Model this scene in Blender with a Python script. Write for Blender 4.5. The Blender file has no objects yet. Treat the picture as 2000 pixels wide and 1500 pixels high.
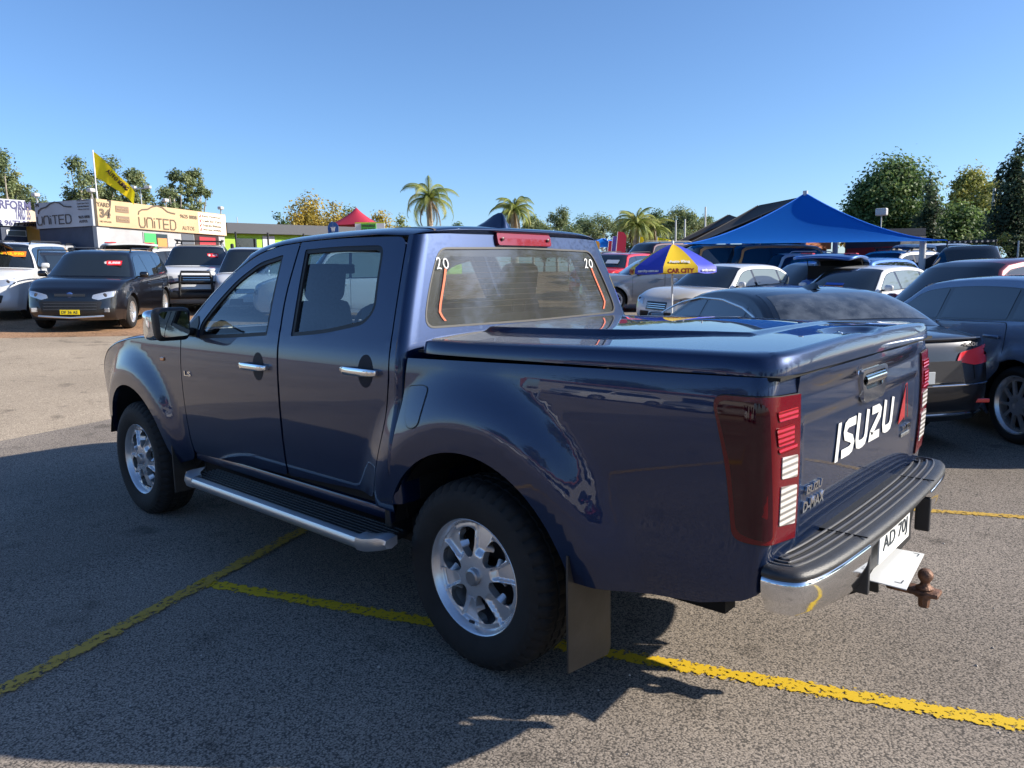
import bpy, bmesh, math, random
import numpy as np
from mathutils import Vector, Matrix
from mathutils.geometry import delaunay_2d_cdt
random.seed(7)
PI = math.pi
R = math.radians
scene = bpy.context.scene
C = scene.collection

# ------------------------------------------------------------------ camera, world, sun, exposure
CAM = np.array([-1.979, 2.841, 1.540])
YAW, PITCH, ROLL, FPX = R(-48.156), R(-8.241), R(-0.970), 1462.0
_F = np.array([math.cos(YAW)*math.cos(PITCH), math.sin(YAW)*math.cos(PITCH), math.sin(PITCH)])
_r = np.cross(_F, [0, 0, 1]); _r /= np.linalg.norm(_r); _u = np.cross(_r, _F)
_R = math.cos(ROLL)*_r + math.sin(ROLL)*_u
_U = -math.sin(ROLL)*_r + math.cos(ROLL)*_u
cd = bpy.data.cameras.new('camera')
cd.sensor_width = 36; cd.lens = 36*FPX/2000; cd.clip_start = .05; cd.clip_end = 3000
cam = bpy.data.objects.new('camera', cd); C.objects.link(cam)
m = Matrix(((_R[0], _U[0], -_F[0], CAM[0]), (_R[1], _U[1], -_F[1], CAM[1]), (_R[2], _U[2], -_F[2], CAM[2]), (0, 0, 0, 1)))
cam.matrix_world = m
scene.camera = cam
SUN = np.array([-1.60, -1.19, 1.0]); SUN /= np.linalg.norm(SUN)      # towards the sun
SUN_EL = math.asin(SUN[2]); SUN_AZ = math.atan2(SUN[0], SUN[1])
w = bpy.data.worlds.new("World"); scene.world = w; w.use_nodes = True
nt = w.node_tree; nt.nodes.clear()
sky = nt.nodes.new('ShaderNodeTexSky'); sky.sky_type = 'NISHITA'; sky.sun_disc = False
sky.sun_elevation = SUN_EL; sky.sun_rotation = SUN_AZ
sky.air_density = .9; sky.dust_density = .7; sky.ozone_density = 6.5; sky.altitude = 200
bg = nt.nodes.new('ShaderNodeBackground'); bg.inputs[1].default_value = 0.118
wo = nt.nodes.new('ShaderNodeOutputWorld')
nt.links.new(sky.outputs[0], bg.inputs[0]); nt.links.new(bg.outputs[0], wo.inputs[0])
sd = bpy.data.lights.new('sun', 'SUN'); sd.energy = 5.0; sd.angle = R(.55); sd.color = (1, .92, .80)
so = bpy.data.objects.new('sun', sd); C.objects.link(so); so.location = (0, 0, 30)
so.rotation_euler = Vector(SUN).to_track_quat('Z', 'Y').to_euler()
scene.view_settings.view_transform = 'Standard'; scene.view_settings.look = 'None'
scene.view_settings.exposure = 0.80; scene.view_settings.gamma = 1.0
scene.cycles.max_bounces = 8; scene.cycles.transparent_max_bounces = 16
scene.cycles.glossy_bounces = 5; scene.cycles.caustics_reflective = False; scene.cycles.caustics_refractive = False
scene.cycles.use_adaptive_sampling = True; scene.cycles.adaptive_threshold = 0.02
scene.cycles.sample_clamp_indirect = 6.0

def gz(x, y):
    """height of the ground: level round the pickup, rising gently ahead of it and to its far right"""
    x = min(x, 30.0); u = max(0.0, x); t = u-3.4; v = .045*.5*(t+math.sqrt(t*t+1.2))-.0039
    t = min(40.0, -y)-9.5; v += .020*.5*(t+math.sqrt(t*t+2.0))-.0011
    return max(0.0, v)

def at(px, py, dist):
    """world point seen at photograph pixel (2000 wide) at a horizontal distance"""
    d = _F + (px-1000)/FPX*_R - (py-750)/FPX*_U
    h = math.hypot(d[0], d[1])
    return Vector(CAM + d*(dist/h))

# ------------------------------------------------------------------ materials
MATS = {}
def mat(name, col=(.5, .5, .5), rough=.5, metal=0.0, coat=0.0, spec=None, emit=None, alpha=None, coat_rough=.02):
    if name in MATS: return MATS[name]
    m = bpy.data.materials.new(name); m.use_nodes = True; MATS[name] = m
    b = m.node_tree.nodes['Principled BSDF']
    b.inputs['Base Color'].default_value = (*col, 1); b.inputs['Roughness'].default_value = rough
    b.inputs['Metallic'].default_value = metal; b.inputs['Coat Weight'].default_value = coat
    b.inputs['Coat Roughness'].default_value = coat_rough
    if spec is not None: b.inputs['Specular IOR Level'].default_value = spec
    return m
def N(m, t, **kw):
    n = m.node_tree.nodes.new(t)
    for k, v in kw.items():
        if hasattr(n, k): setattr(n, k, v)
        else: n.inputs[k].default_value = v
    return n
def L(m, a, b): m.node_tree.links.new(a, b)
def noisy(m, scale=4.0, amount=.25, detail=6, bump=0.0, bscale=None, rough_amt=0.0, coord='Object'):
    """vary colour, roughness and relief of a Principled material with noise"""
    b = m.node_tree.nodes['Principled BSDF']
    tc = N(m, 'ShaderNodeTexCoord'); n = N(m, 'ShaderNodeTexNoise'); n.inputs['Scale'].default_value = scale
    n.inputs['Detail'].default_value = detail; L(m, tc.outputs[coord], n.inputs['Vector'])
    col = b.inputs['Base Color'].default_value[:]
    mx = N(m, 'ShaderNodeMix', data_type='RGBA')
    mx.inputs[6].default_value = tuple(c*(1-amount) for c in col[:3]) + (1,)
    mx.inputs[7].default_value = tuple(min(1, c*(1+amount)) for c in col[:3]) + (1,)
    mr = N(m, 'ShaderNodeMapRange'); mr.inputs[1].default_value = .3; mr.inputs[2].default_value = .7
    L(m, n.outputs[0], mr.inputs[0]); L(m, mr.outputs[0], mx.inputs[0]); L(m, mx.outputs[2], b.inputs['Base Color'])
    if rough_amt:
        r = b.inputs['Roughness'].default_value
        m2 = N(m, 'ShaderNodeMapRange'); m2.inputs[1].default_value = .3; m2.inputs[2].default_value = .7
        m2.inputs[3].default_value = max(.01, r-rough_amt); m2.inputs[4].default_value = r+rough_amt
        L(m, n.outputs[0], m2.inputs[0]); L(m, m2.outputs[0], b.inputs['Roughness'])
    if bump:
        n2 = N(m, 'ShaderNodeTexNoise'); n2.inputs['Scale'].default_value = bscale or scale*6; n2.inputs['Detail'].default_value = 4
        L(m, tc.outputs[coord], n2.inputs['Vector'])
        bp = N(m, 'ShaderNodeBump'); bp.inputs['Strength'].default_value = bump; bp.inputs['Distance'].default_value = .01
        L(m, n2.outputs[0], bp.inputs['Height']); L(m, bp.outputs[0], b.inputs['Normal'])
    return m
def paint(name, col, metal=.5, rough=.38, dust=.02):
    if name in MATS: return MATS[name]
    m = mat(name, col, rough, metal, 1.0)
    b = m.node_tree.nodes['Principled BSDF']
    tc = N(m, 'ShaderNodeTexCoord')
    v = N(m, 'ShaderNodeTexVoronoi'); v.inputs['Scale'].default_value = 900; L(m, tc.outputs['Object'], v.inputs['Vector'])
    mx = N(m, 'ShaderNodeMix', data_type='RGBA'); mx.blend_type = 'MULTIPLY'; mx.inputs[0].default_value = 1 if metal > 0 else 0
    mx.inputs[6].default_value = (*col, 1)
    mr = N(m, 'ShaderNodeMapRange'); mr.inputs[3].default_value = .75; mr.inputs[4].default_value = 1.45
    L(m, v.outputs['Color'], mr.inputs[0]); L(m, mr.outputs[0], mx.inputs[7]); L(m, mx.outputs[2], b.inputs['Base Color'])
    # faint dust film breaks up the clear coat
    n = N(m, 'ShaderNodeTexNoise'); n.inputs['Scale'].default_value = 3.5; n.inputs['Detail'].default_value = 7
    L(m, tc.outputs['Object'], n.inputs['Vector'])
    m2 = N(m, 'ShaderNodeMapRange'); m2.inputs[1].default_value = .45; m2.inputs[2].default_value = .75
    m2.inputs[3].default_value = .012; m2.inputs[4].default_value = .012 + dust*2
    L(m, n.outputs[0], m2.inputs[0]); L(m, m2.outputs[0], b.inputs['Coat Roughness'])
    return m
def glass(name, tint=(.5, .6, .6), ior=1.52, rough=.0, gain=1.0, dust=0.0):
    if name in MATS: return MATS[name]
    m = bpy.data.materials.new(name); m.use_nodes = True; MATS[name] = m
    t = m.node_tree; t.nodes.clear()
    o = N(m, 'ShaderNodeOutputMaterial'); mx = N(m, 'ShaderNodeMixShader')
    fr = N(m, 'ShaderNodeFresnel'); ge = N(m, 'ShaderNodeNewGeometry'); im = N(m, 'ShaderNodeMix'); im.inputs[2].default_value = ior; im.inputs[3].default_value = 1/ior; L(m, ge.outputs['Backfacing'], im.inputs[0]); L(m, im.outputs[0], fr.inputs['IOR'])
    mu = N(m, 'ShaderNodeMath', operation='MULTIPLY'); mu.use_clamp = True; mu.inputs[1].default_value = 1.7*gain
    tr = N(m, 'ShaderNodeBsdfTransparent'); tr.inputs[0].default_value = (*tint, 1)
    gl = N(m, 'ShaderNodeBsdfGlossy'); gl.inputs['Roughness'].default_value = rough; gl.inputs[0].default_value = (1, 1, 1, 1)
    L(m, fr.outputs[0], mu.inputs[0]); L(m, mu.outputs[0], mx.inputs[0]); L(m, tr.outputs[0], mx.inputs[1]); L(m, gl.outputs[0], mx.inputs[2])
    if dust:
        df = N(m, 'ShaderNodeBsdfDiffuse'); df.inputs[0].default_value = (.6, .6, .58, 1); m2 = N(m, 'ShaderNodeMixShader'); tc = N(m, 'ShaderNodeTexCoord'); n = N(m, 'ShaderNodeTexNoise'); n.inputs['Scale'].default_value = 6; n.inputs['Detail'].default_value = 8
        L(m, tc.outputs['Object'], n.inputs['Vector']); mr = N(m, 'ShaderNodeMapRange'); mr.inputs[1].default_value = .3; mr.inputs[2].default_value = .7; mr.inputs[3].default_value = dust*.8; mr.inputs[4].default_value = dust*1.2
        L(m, n.outputs[0], mr.inputs[0]); L(m, mr.outputs[0], m2.inputs[0]); L(m, mx.outputs[0], m2.inputs[1]); L(m, df.outputs[0], m2.inputs[2]); L(m, m2.outputs[0], o.inputs[0])
    else: L(m, mx.outputs[0], o.inputs[0])
    return m

# ------------------------------------------------------------------ object helpers
def link(name, me, parent=None, m=None):
    o = bpy.data.objects.new(name, me); C.objects.link(o)
    if m is not None:
        ms = m if isinstance(m, (list, tuple)) else [m]
        for x in ms: me.materials.append(x)
    if parent is not None: o.parent = parent
    return o
def thing(name, label, cat, loc=(0, 0, 0), rz=0.0, group=None):
    o = bpy.data.objects.new(name, None); C.objects.link(o); o.empty_display_size = .3
    o.location = loc; o.rotation_euler = (0, 0, rz); o['label'] = label; o['category'] = cat
    if group: o['group'] = group
    return o
def tag(o, label, cat, group=None, kind=None):
    if label: o['label'] = label
    if cat: o['category'] = cat
    if group: o['group'] = group
    if kind: o['kind'] = kind
    return o
class MB:
    """collects raw geometry; build() links it as one mesh object"""
    def __init__(s): s.v = []; s.f = []; s.mi = []
    def add(s, vs, fs, mi=0):
        b = len(s.v); s.v += [tuple(v) for v in vs]; s.f += [tuple(i+b for i in f) for f in fs]; s.mi += [mi]*len(fs); return s
    def box(s, c, d, rz=0, mi=0, ry=0, rx=0, bevel=0):
        bm = bmesh.new(); bmesh.ops.create_cube(bm, size=1)
        for v in bm.verts: v.co = Vector((v.co.x*d[0], v.co.y*d[1], v.co.z*d[2]))
        if bevel: bmesh.ops.bevel(bm, geom=bm.edges[:], offset=bevel, segments=2, affect='EDGES', profile=.5)
        M_ = Matrix.Translation(c) @ Matrix.Rotation(rz, 4, 'Z') @ Matrix.Rotation(ry, 4, 'Y') @ Matrix.Rotation(rx, 4, 'X')
        vs = [M_ @ v.co for v in bm.verts]; fs = [[v.index for v in f.verts] for f in bm.faces]; bm.free()
        return s.add(vs, fs, mi)
    def tube(s, pts, r, n=8, mi=0, cap=True, closed=False):
        pts = [Vector(p) for p in pts]; k = len(pts)
        rs = r if isinstance(r, (list, tuple)) else [r]*k
        vs = []; prev = None
        for i, p in enumerate(pts):
            if closed: t = pts[(i+1) % k]-pts[i-1]
            else: t = pts[min(i+1, k-1)]-pts[max(i-1, 0)]
            if t.length < 1e-9: t = Vector((0, 0, 1))
            t.normalize()
            if prev is None: a = t.orthogonal().normalized()
            else:
                a = prev - t*prev.dot(t)
                a = a.normalized() if a.length > 1e-6 else t.orthogonal().normalized()
            prev = a; b = t.cross(a)
            for j in range(n):
                q = 2*PI*j/n; vs.append(p + (a*math.cos(q)+b*math.sin(q))*rs[i])
        fs = []
        for i in range(k if closed else k-1):
            for j in range(n):
                a0 = i*n+j; a1 = i*n+(j+1) % n; i2 = (i+1) % k
                fs.append((a0, a1, i2*n+(j+1) % n, i2*n+j))
        if cap and not closed: fs.append(tuple(range(n-1, -1, -1))); fs.append(tuple((k-1)*n+j for j in range(n)))
        return s.add(vs, fs, mi)
    def lathe(s, prof, c=(0, 0, 0), n=32, axis='Z', mi=0, M_=None):
        """prof: list of (r, h)"""
        vs = []; fs = []
        for (r, h) in prof:
            for j in range(n):
                q = 2*PI*j/n
                if axis == 'Z': p = Vector((r*math.cos(q), r*math.sin(q), h))
                elif axis == 'Y': p = Vector((r*math.cos(q), h, r*math.sin(q)))
                else: p = Vector((h, r*math.cos(q), r*math.sin(q)))
                if M_: p = M_ @ p
                vs.append(p + Vector(c))
        for i in range(len(prof)-1):
            for j in range(n):
                fs.append((i*n+j, i*n+(j+1) % n, (i+1)*n+(j+1) % n, (i+1)*n+j))
        return s.add(vs, fs, mi)
    def prism(s, poly, z0, z1, M_=None, mi=0):
        """extrude an xy polygon (convex or not, n-gon caps)"""
        k = len(poly); vs = [Vector((p[0], p[1], z0)) for p in poly]+[Vector((p[0], p[1], z1)) for p in poly]
        if M_: vs = [M_ @ v for v in vs]
        fs = [tuple(range(k-1, -1, -1)), tuple(range(k, 2*k))]+[(i, (i+1) % k, k+(i+1) % k, k+i) for i in range(k)]
        return s.add(vs, fs, mi)
    def build(s, name, m, parent=None, smooth=None, weld=False, bevel=0):
        me = bpy.data.meshes.new(name); me.from_pydata([tuple(v) for v in s.v], [], s.f)
        if any(s.mi): me.polygons.foreach_set('material_index', s.mi)
        bm = bmesh.new(); bm.from_mesh(me)
        if weld: bmesh.ops.remove_doubles(bm, verts=bm.verts, dist=1e-5)
        bmesh.ops.recalc_face_normals(bm, faces=bm.faces)
        if bevel: bmesh.ops.bevel(bm, geom=[e for e in bm.edges if e.is_manifold and e.calc_face_angle(0) > .5], offset=bevel, segments=2, affect='EDGES', profile=.5)
        if smooth is not None:
            for f in bm.faces: f.smooth = True
            for e in bm.edges:
                if e.is_manifold and e.calc_face_angle(0) > smooth: e.smooth = False
        bm.to_mesh(me); bm.free(); me.update()
        return link(name, me, parent, m)

def inside(P, poly):
    x, y = P[:, 0], P[:, 1]; c = np.zeros(len(P), bool); n = len(poly); j = n-1
    for i in range(n):
        xi, yi = poly[i]; xj, yj = poly[j]
        if yi != yj:
            c ^= ((yi > y) != (yj > y)) & (x < (xj-xi)*(y-yi)/(yj-yi)+xi)
        j = i
    return c
def segdist(P, poly):
    d = np.full(len(P), 1e9); n = len(poly)
    for i in range(n):
        a = np.array(poly[i]); b = np.array(poly[(i+1) % n]); ab = b-a; l = ab@ab
        if l < 1e-14: continue
        t = np.clip(((P-a)@ab)/l, 0, 1); q = a+t[:, None]*ab
        d = np.minimum(d, np.hypot(*(P-q).T))
    return d
def dens(poly, res):
    out = []; n = len(poly)
    for i in range(n):
        a = poly[i]; b = poly[(i+1) % n]; l = math.hypot(b[0]-a[0], b[1]-a[1]); k = max(1, int(math.ceil(l/res)))
        for j in range(k): out.append((a[0]+(b[0]-a[0])*j/k, a[1]+(b[1]-a[1])*j/k))
    return out
def fil(poly, r, seg=5):
    """fillet polygon corners; r number or per-corner list"""
    out = []; n = len(poly)
    for i in range(n):
        ri = r[i] if isinstance(r, (list, tuple)) else r
        p = Vector(poly[i][:2]); a = Vector(poly[i-1][:2])-p; b = Vector(poly[(i+1) % n][:2])-p
        if ri <= 0: out.append(tuple(p)); continue
        la, lb = a.length, b.length; a /= la; b /= lb
        t = min(ri, la*.48, lb*.48)
        p0 = p+a*t; p1 = p+b*t
        for k in range(seg+1):
            u = k/seg; q = p0*(1-u)**2+p*2*u*(1-u)+p1*u*u; out.append((q.x, q.y))
    return out
def arcp(cx, cz, r, a0, a1, n=20):
    return [(cx+r*math.cos(a0+(a1-a0)*i/n), cz+r*math.sin(a0+(a1-a0)*i/n)) for i in range(n+1)]
def inset(poly, d):
    """shrink polygon (any orientation) by d"""
    n = len(poly); A = sum(poly[i][0]*poly[(i+1) % n][1]-poly[(i+1) % n][0]*poly[i][1] for i in range(n))
    sg = 1 if A > 0 else -1; out = []
    for i in range(n):
        a, p, b = poly[i-1], poly[i], poly[(i+1) % n]
        e1 = Vector((p[0]-a[0], p[1]-a[1])); e2 = Vector((b[0]-p[0], b[1]-p[1]))
        if e1.length < 1e-9 or e2.length < 1e-9: out.append(p); continue
        e1.normalize(); e2.normalize(); n1 = Vector((-e1.y, e1.x))*sg; n2 = Vector((-e2.y, e2.x))*sg
        k = n1+n2
        if k.length < 1e-6: out.append(p); continue
        k.normalize(); out.append((p[0]+k.x*d/max(.4, k.dot(n1)), p[1]+k.y*d/max(.4, k.dot(n1))))
    return out

def panel(name, poly, fn, m, parent=None, holes=(), res=.04, lip=.014, off=0.0, mirror=False, inner=None, hole_lip=None, flip=False):
    """trimmed surface: triangulate a 2-D outline, map it through fn(u,v)->xyz, give it exact normals and a folded edge"""
    outline = dens(poly, res); hs = [dens(h, res) for h in holes]
    ir = inner or res
    xs = [p[0] for p in poly]; ys = [p[1] for p in poly]
    gx = np.arange(min(xs)+ir*.5, max(xs), ir); gy = np.arange(min(ys)+ir*.5, max(ys), ir)
    G = np.array([(a, b) for a in gx for b in gy]) if len(gx) and len(gy) else np.zeros((0, 2))
    if len(G):
        k = inside(G, outline) & (segdist(G, outline) > .45*min(ir, res))
        for h in hs: k &= ~inside(G, h) & (segdist(G, h) > .45*min(ir, res))
        G = G[k]
    pts = [Vector(p) for p in outline]; edges = [(i, (i+1) % len(outline)) for i in range(len(outline))]
    for h in hs:
        b = len(pts); pts += [Vector(p) for p in h]; edges += [(b+i, b+(i+1) % len(h)) for i in range(len(h))]
    pts += [Vector(p) for p in G]
    V, E_, Fc, *_ = delaunay_2d_cdt(pts, edges, [], 0, 1e-6)
    V2 = np.array([(v.x, v.y) for v in V])
    T = [f for f in Fc if len(f) == 3]
    cen = np.array([V2[list(f)].mean(0) for f in T])
    k = inside(cen, outline)
    for h in hs: k &= ~inside(cen, h)
    T = [f for f, q in zip(T, k) if q]
    e = 1e-3
    def nrm(u, v):
        a = np.array(fn(u+e, v))-np.array(fn(u-e, v)); b = np.array(fn(u, v+e))-np.array(fn(u, v-e))
        n = np.cross(a, b); l = np.linalg.norm(n); n = n/l if l > 1e-12 else np.array([0, 0, 1.0])
        return -n if flip else n
    P = []; NN = []
    for u, v in V2:
        n = nrm(u, v); P.append(np.array(fn(u, v))+n*off); NN.append(n)
    faces = []
    for f in T:
        a, b, c = [P[i] for i in f]; g = np.cross(b-a, c-a)
        faces.append(tuple(f) if g@NN[f[0]] > 0 else (f[0], f[2], f[1]))
    def addlip(loop, depth, hole=False):
        n = len(loop); base = len(P); LP = []; 
        for (u, v) in loop:
            nn = nrm(u, v); p = np.array(fn(u, v))+nn*off; LP.append((p, p-nn*depth, nn))
        A = sum(loop[i][0]*loop[(i+1) % n][1]-loop[(i+1) % n][0]*loop[i][1] for i in range(n))
        for i in range(n):
            a, b = LP[i], LP[(i+1) % n]
            t = b[0]-a[0]; o = np.cross(t, a[2]); 
            l = np.linalg.norm(o)
            if l < 1e-12: continue
            o /= l
            # outward direction away from the sheet
            mid = ((loop[i][0]+loop[(i+1) % n][0])/2, (loop[i][1]+loop[(i+1) % n][1])/2)
            du = (mid[0], mid[1])
            q = len(P)
            P.extend([a[0], b[0], b[1], a[1]]); 
            # orientation test: push a little inward in 2-D
            ex, ey = loop[(i+1) % n][0]-loop[i][0], loop[(i+1) % n][1]-loop[i][1]
            s = (1 if A > 0 else -1)*(-1 if hole else 1)
            inn = (mid[0]-ey*s*.01/max(1e-9, math.hypot(ex, ey)), mid[1]+ex*s*.01/max(1e-9, math.hypot(ex, ey)))
            pin = np.array(fn(*inn))+nrm(*mid)*off
            if (pin-(a[0]+b[0])/2)@o > 0: o = -o
            n1 = a[2]*.0+o; NN.extend([n1, n1, n1, n1])
            g = np.cross(b[0]-a[0], a[1]-a[0])
            faces.append((q, q+1, q+2, q+3) if g@o > 0 else (q, q+3, q+2, q+1))
    if lip: addlip(outline, lip)
    hl = lip if hole_lip is None else hole_lip
    if hl:
        for h in hs: addlip(h, hl, True)
    obs = []
    for sx in ((1, -1) if mirror else (1,)):
        me = bpy.data.meshes.new(name)
        me.from_pydata([(p[0], p[1]*sx, p[2]) for p in P], [], faces if sx == 1 else [tuple(reversed(f)) for f in faces])
        me.shade_smooth()
        me.normals_split_custom_set_from_vertices([(n[0], n[1]*sx, n[2]) for n in NN])
        obs.append(link(name, me, parent if not isinstance(parent, tuple) else parent[0 if sx == 1 else 1], m))
    return obs if mirror else obs[0]

def sheet(name, fn, us, vs, m, parent=None, thick=0.0, smooth=True, flip=False, closed_v=False):
    """regular grid surface"""
    nu, nv = len(us), len(vs); P = [fn(u, v) for u in us for v in vs]; F = []
    for i in range(nu-1):
        for j in range(nv-1 + (1 if closed_v else 0)):
            j2 = (j+1) % nv
            q = (i*nv+j, (i+1)*nv+j, (i+1)*nv+j2, i*nv+j2); F.append(q[::-1] if flip else q)
    me = bpy.data.meshes.new(name); me.from_pydata([tuple(p) for p in P], [], F)
    if smooth: me.shade_smooth()
    o = link(name, me, parent, m)
    if thick:
        md = o.modifiers.new('solid', 'SOLIDIFY'); md.thickness = thick; md.offset = -1
    return o
def ss(a, b, x):
    t = min(1, max(0, (x-a)/(b-a))); return t*t*(3-2*t)
def spl(x, xs, ys):
    """smooth monotone-ish interpolation"""
    if x <= xs[0]: return ys[0] + (ys[1]-ys[0])/(xs[1]-xs[0])*(x-xs[0])*.5
    if x >= xs[-1]: return ys[-1] + (ys[-1]-ys[-2])/(xs[-1]-xs[-2])*(x-xs[-1])*.5
    i = 0
    while x > xs[i+1]: i += 1
    h = xs[i+1]-xs[i]; t = (x-xs[i])/h
    def sl(k):
        if k == 0: return (ys[1]-ys[0])/(xs[1]-xs[0])
        if k == len(xs)-1: return (ys[-1]-ys[-2])/(xs[-1]-xs[-2])
        a = (ys[k]-ys[k-1])/(xs[k]-xs[k-1]); b = (ys[k+1]-ys[k])/(xs[k+1]-xs[k])
        return 0 if a*b < 0 and False else (a*(xs[k+1]-xs[k])+b*(xs[k]-xs[k-1]))/(xs[k+1]-xs[k-1])
    m0, m1 = sl(i)*h, sl(i+1)*h
    return (2*t**3-3*t*t+1)*ys[i]+(t**3-2*t*t+t)*m0+(-2*t**3+3*t*t)*ys[i+1]+(t**3-t*t)*m1
def lin(a, b, n): return [a+(b-a)*i/(n-1) for i in range(n)]

def text_mesh(s, size=1.0, depth=.004, bold=0.0, spacing=1.0, align='CENTER', shear=0.0):
    cu = bpy.data.curves.new('t', 'FONT'); cu.body = s; cu.size = size; cu.extrude = depth/2; cu.offset = bold
    cu.space_character = spacing; cu.align_x = align; cu.align_y = 'CENTER'; cu.shear = shear; cu.resolution_u = 3
    o = bpy.data.objects.new('t', cu); C.objects.link(o)
    dg = bpy.context.evaluated_depsgraph_get(); me = bpy.data.meshes.new_from_object(o.evaluated_get(dg))
    bpy.data.objects.remove(o); bpy.data.curves.remove(cu)
    return me
def text(name, s, M_, m, parent=None, width=None, height=None, **kw):
    """lettering fitted to width x height, local x along reading direction, y up, z out of the face"""
    me = text_mesh(s, **kw)
    xs = [v.co.x for v in me.vertices]; ys = [v.co.y for v in me.vertices]
    cx, cy = (min(xs)+max(xs))/2, (min(ys)+max(ys))/2; sw = max(xs)-min(xs); sh = max(ys)-min(ys)
    fx = width/sw if width else (height/sh if height else 1); fy = height/sh if height else fx
    for v in me.vertices: v.co = Vector(((v.co.x-cx)*fx, (v.co.y-cy)*fy, v.co.z))
    me.transform(M_); me.materials.clear()
    me.name = name
    return link(name, me, parent, m)
def frame(o, x, y):
    """matrix from origin, reading direction, up direction"""
    x = Vector(x).normalized(); y = Vector(y); y = (y-x*y.dot(x)).normalized(); z = x.cross(y)
    M_ = Matrix((x, y, z)).transposed().to_4x4(); M_.translation = Vector(o); return M_
def strokes(name, lines, wd, M_, m, parent=None, depth=.003, mb=None, mi=0, join=True):
    """flat ribbons of constant width along 2-D polylines, given thickness"""
    mb2 = mb or MB()
    for ln in lines:
        ln = [Vector(p) for p in ln]; k = len(ln); Lp = []; Rp = []
        for i in range(k):
            t0 = (ln[i]-ln[i-1]).normalized() if i else None; t1 = (ln[i+1]-ln[i]).normalized() if i < k-1 else None
            if t0 is None: t0 = t1
            if t1 is None: t1 = t0
            n0 = Vector((-t0.y, t0.x)); n1 = Vector((-t1.y, t1.x)); nn = n0+n1
            nn = nn.normalized() if nn.length > 1e-6 else n0
            s = wd/2/max(.5, nn.dot(n0)); Lp.append(ln[i]+nn*s); Rp.append(ln[i]-nn*s)
        vs = []
        for z in (0, depth):
            for a, b in zip(Lp, Rp): vs += [Vector((a.x, a.y, z)), Vector((b.x, b.y, z))]
        o = 2*k; fs = []
        for i in range(k-1):
            a = 2*i
            fs += [(o+a, o+a+1, o+a+3, o+a+2), (a, a+2, a+3, a+1), (a, o+a, o+a+2, a+2), (a+1, a+3, o+a+3, o+a+1)]
        fs += [(0, 1, o+1, o), (2*k-2, o+2*k-2, o+2*k-1, 2*k-1)]
        mb2.add([M_ @ v for v in vs], fs, mi)
    if mb is None: return mb2.build(name, m, parent)

# common materials
BLACK = noisy(mat('black_plastic', (.012, .012, .013), .45), 30, .2, bump=.15, bscale=400)
RUBBER = mat('seal_rubber', (.008, .008, .009), .55)
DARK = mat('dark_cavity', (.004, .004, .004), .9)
CHROME = mat('chrome', (.76, .77, .78), .09, 1.0)
ALLOY = noisy(mat('alloy_silver', (.68, .69, .71), .27, .7), 60, .04)
TYRE = noisy(mat('tyre_rubber', (.008, .008, .0085), .8), 12, .35, bump=.2, bscale=300)
WHITE = mat('white_lettering', (.70, .70, .68), .4)

# ================================================================== THE PICKUP
NAVY = paint('navy_paint', (.0006, .0125, .054), .6, .42, dust=.008)
GL_SIDE = glass('side_glass', (.52, .66, .72), 1.52, gain=.85)
GL_REAR = glass('rear_glass', (.42, .44, .45), 1.55, rough=.05, gain=1.15, dust=.06)
truck = thing('pickup_truck', 'dark blue dual cab pickup with hard tray lid, chrome handles and big white tailgate lettering', 'pickup truck')

ZB = [.42, .50, .58, .70, .85, 1.00, 1.10, 1.17, 1.22, 1.255]
YB = [.795, .832, .853, .868, .878, .882, .881, .876, .868, .858]
def flare(x, z, cx, r0, r1, h, zc=.395):
    rho = math.hypot(x-cx, (z-zc)*(.97 if z > zc else .75))
    return h*(1-ss(r0, r1, rho))
def YS(x, z, fl=True):
    if z <= 1.255: y = spl(z, ZB, YB)
    else:
        d = z-1.255; k = ss(0, .05, d); y = .858-.25*d*(1-k)-k*(.36*d+.10*d*d)
    if x > 2.8: y -= .115*((x-2.8)/1.12)**2.3
    if x < -.5: y -= .012*((-.5-x)/.6)**2
    if fl:
        y += flare(x, z, -.01, .56, .785, .062)
        y += flare(x, z, 3.095, .54, .73, .055)
        if x < -.45: y += .010*(1-ss(.60, .80, z))*ss(-.45, -.7, x)
        # soft crease along the shoulder of tray and doors
    return y
S = lambda x, z: (x, YS(x, z), z)
ARF = arcp(3.095, .395, .485, PI*1.06, -.06*PI, 26)          # over the front wheel, rear to front
# ---- doors and wings
G_ = .0035
fd = fil([(2.374, .515), (2.381, .80), (2.380, 1.02), (2.368, 1.17), (2.372, 1.225), (2.30, 1.31), (2.14, 1.455), (1.95, 1.590), (1.76, 1.675), (1.58, 1.712), (1.392+G_, 1.722),
      (1.379+G_, 1.45), (1.336+G_, 1.262), (1.330+G_, 1.16), (1.332+G_, .90), (1.341+G_, .556)], [.03, 0, .05, .04, .03, .05, .06, .07, .07, .07, .008, .1, .06, .05, .1, .03])
fwin = fil([(2.168, 1.218), (1.80, 1.236), (1.448, 1.262), (1.482, 1.45), (1.515, 1.667), (1.721, 1.633), (1.904, 1.545), (2.060, 1.420), (2.178, 1.300)], [.03, .2, .012, .1, .012, .06, .08, .08, .04])
rd = fil([(1.332-G_, .558), (1.322-G_, .90), (1.321-G_, 1.16), (1.329-G_, 1.262), (1.372-G_, 1.45), (1.386-G_, 1.724), (1.00, 1.730), (.560, 1.716), (.517, 1.49), (.476, 1.255), (.470, 1.12), (.500, .90), (.540, .72), (.560, .60)],
      [.02, .1, .05, .06, .1, .008, .2, .06, .1, .08, .08, .1, .08, .04])
rwin = fil([(1.233, 1.267), (1.272, 1.46), (1.325, 1.686), (1.02, 1.692), (.700, 1.684), (.664, 1.52), (.634, 1.40), (.690, 1.338), (.972, 1.288)], [.012, .1, .012, .3, .05, .1, .06, .10, .3])
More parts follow.
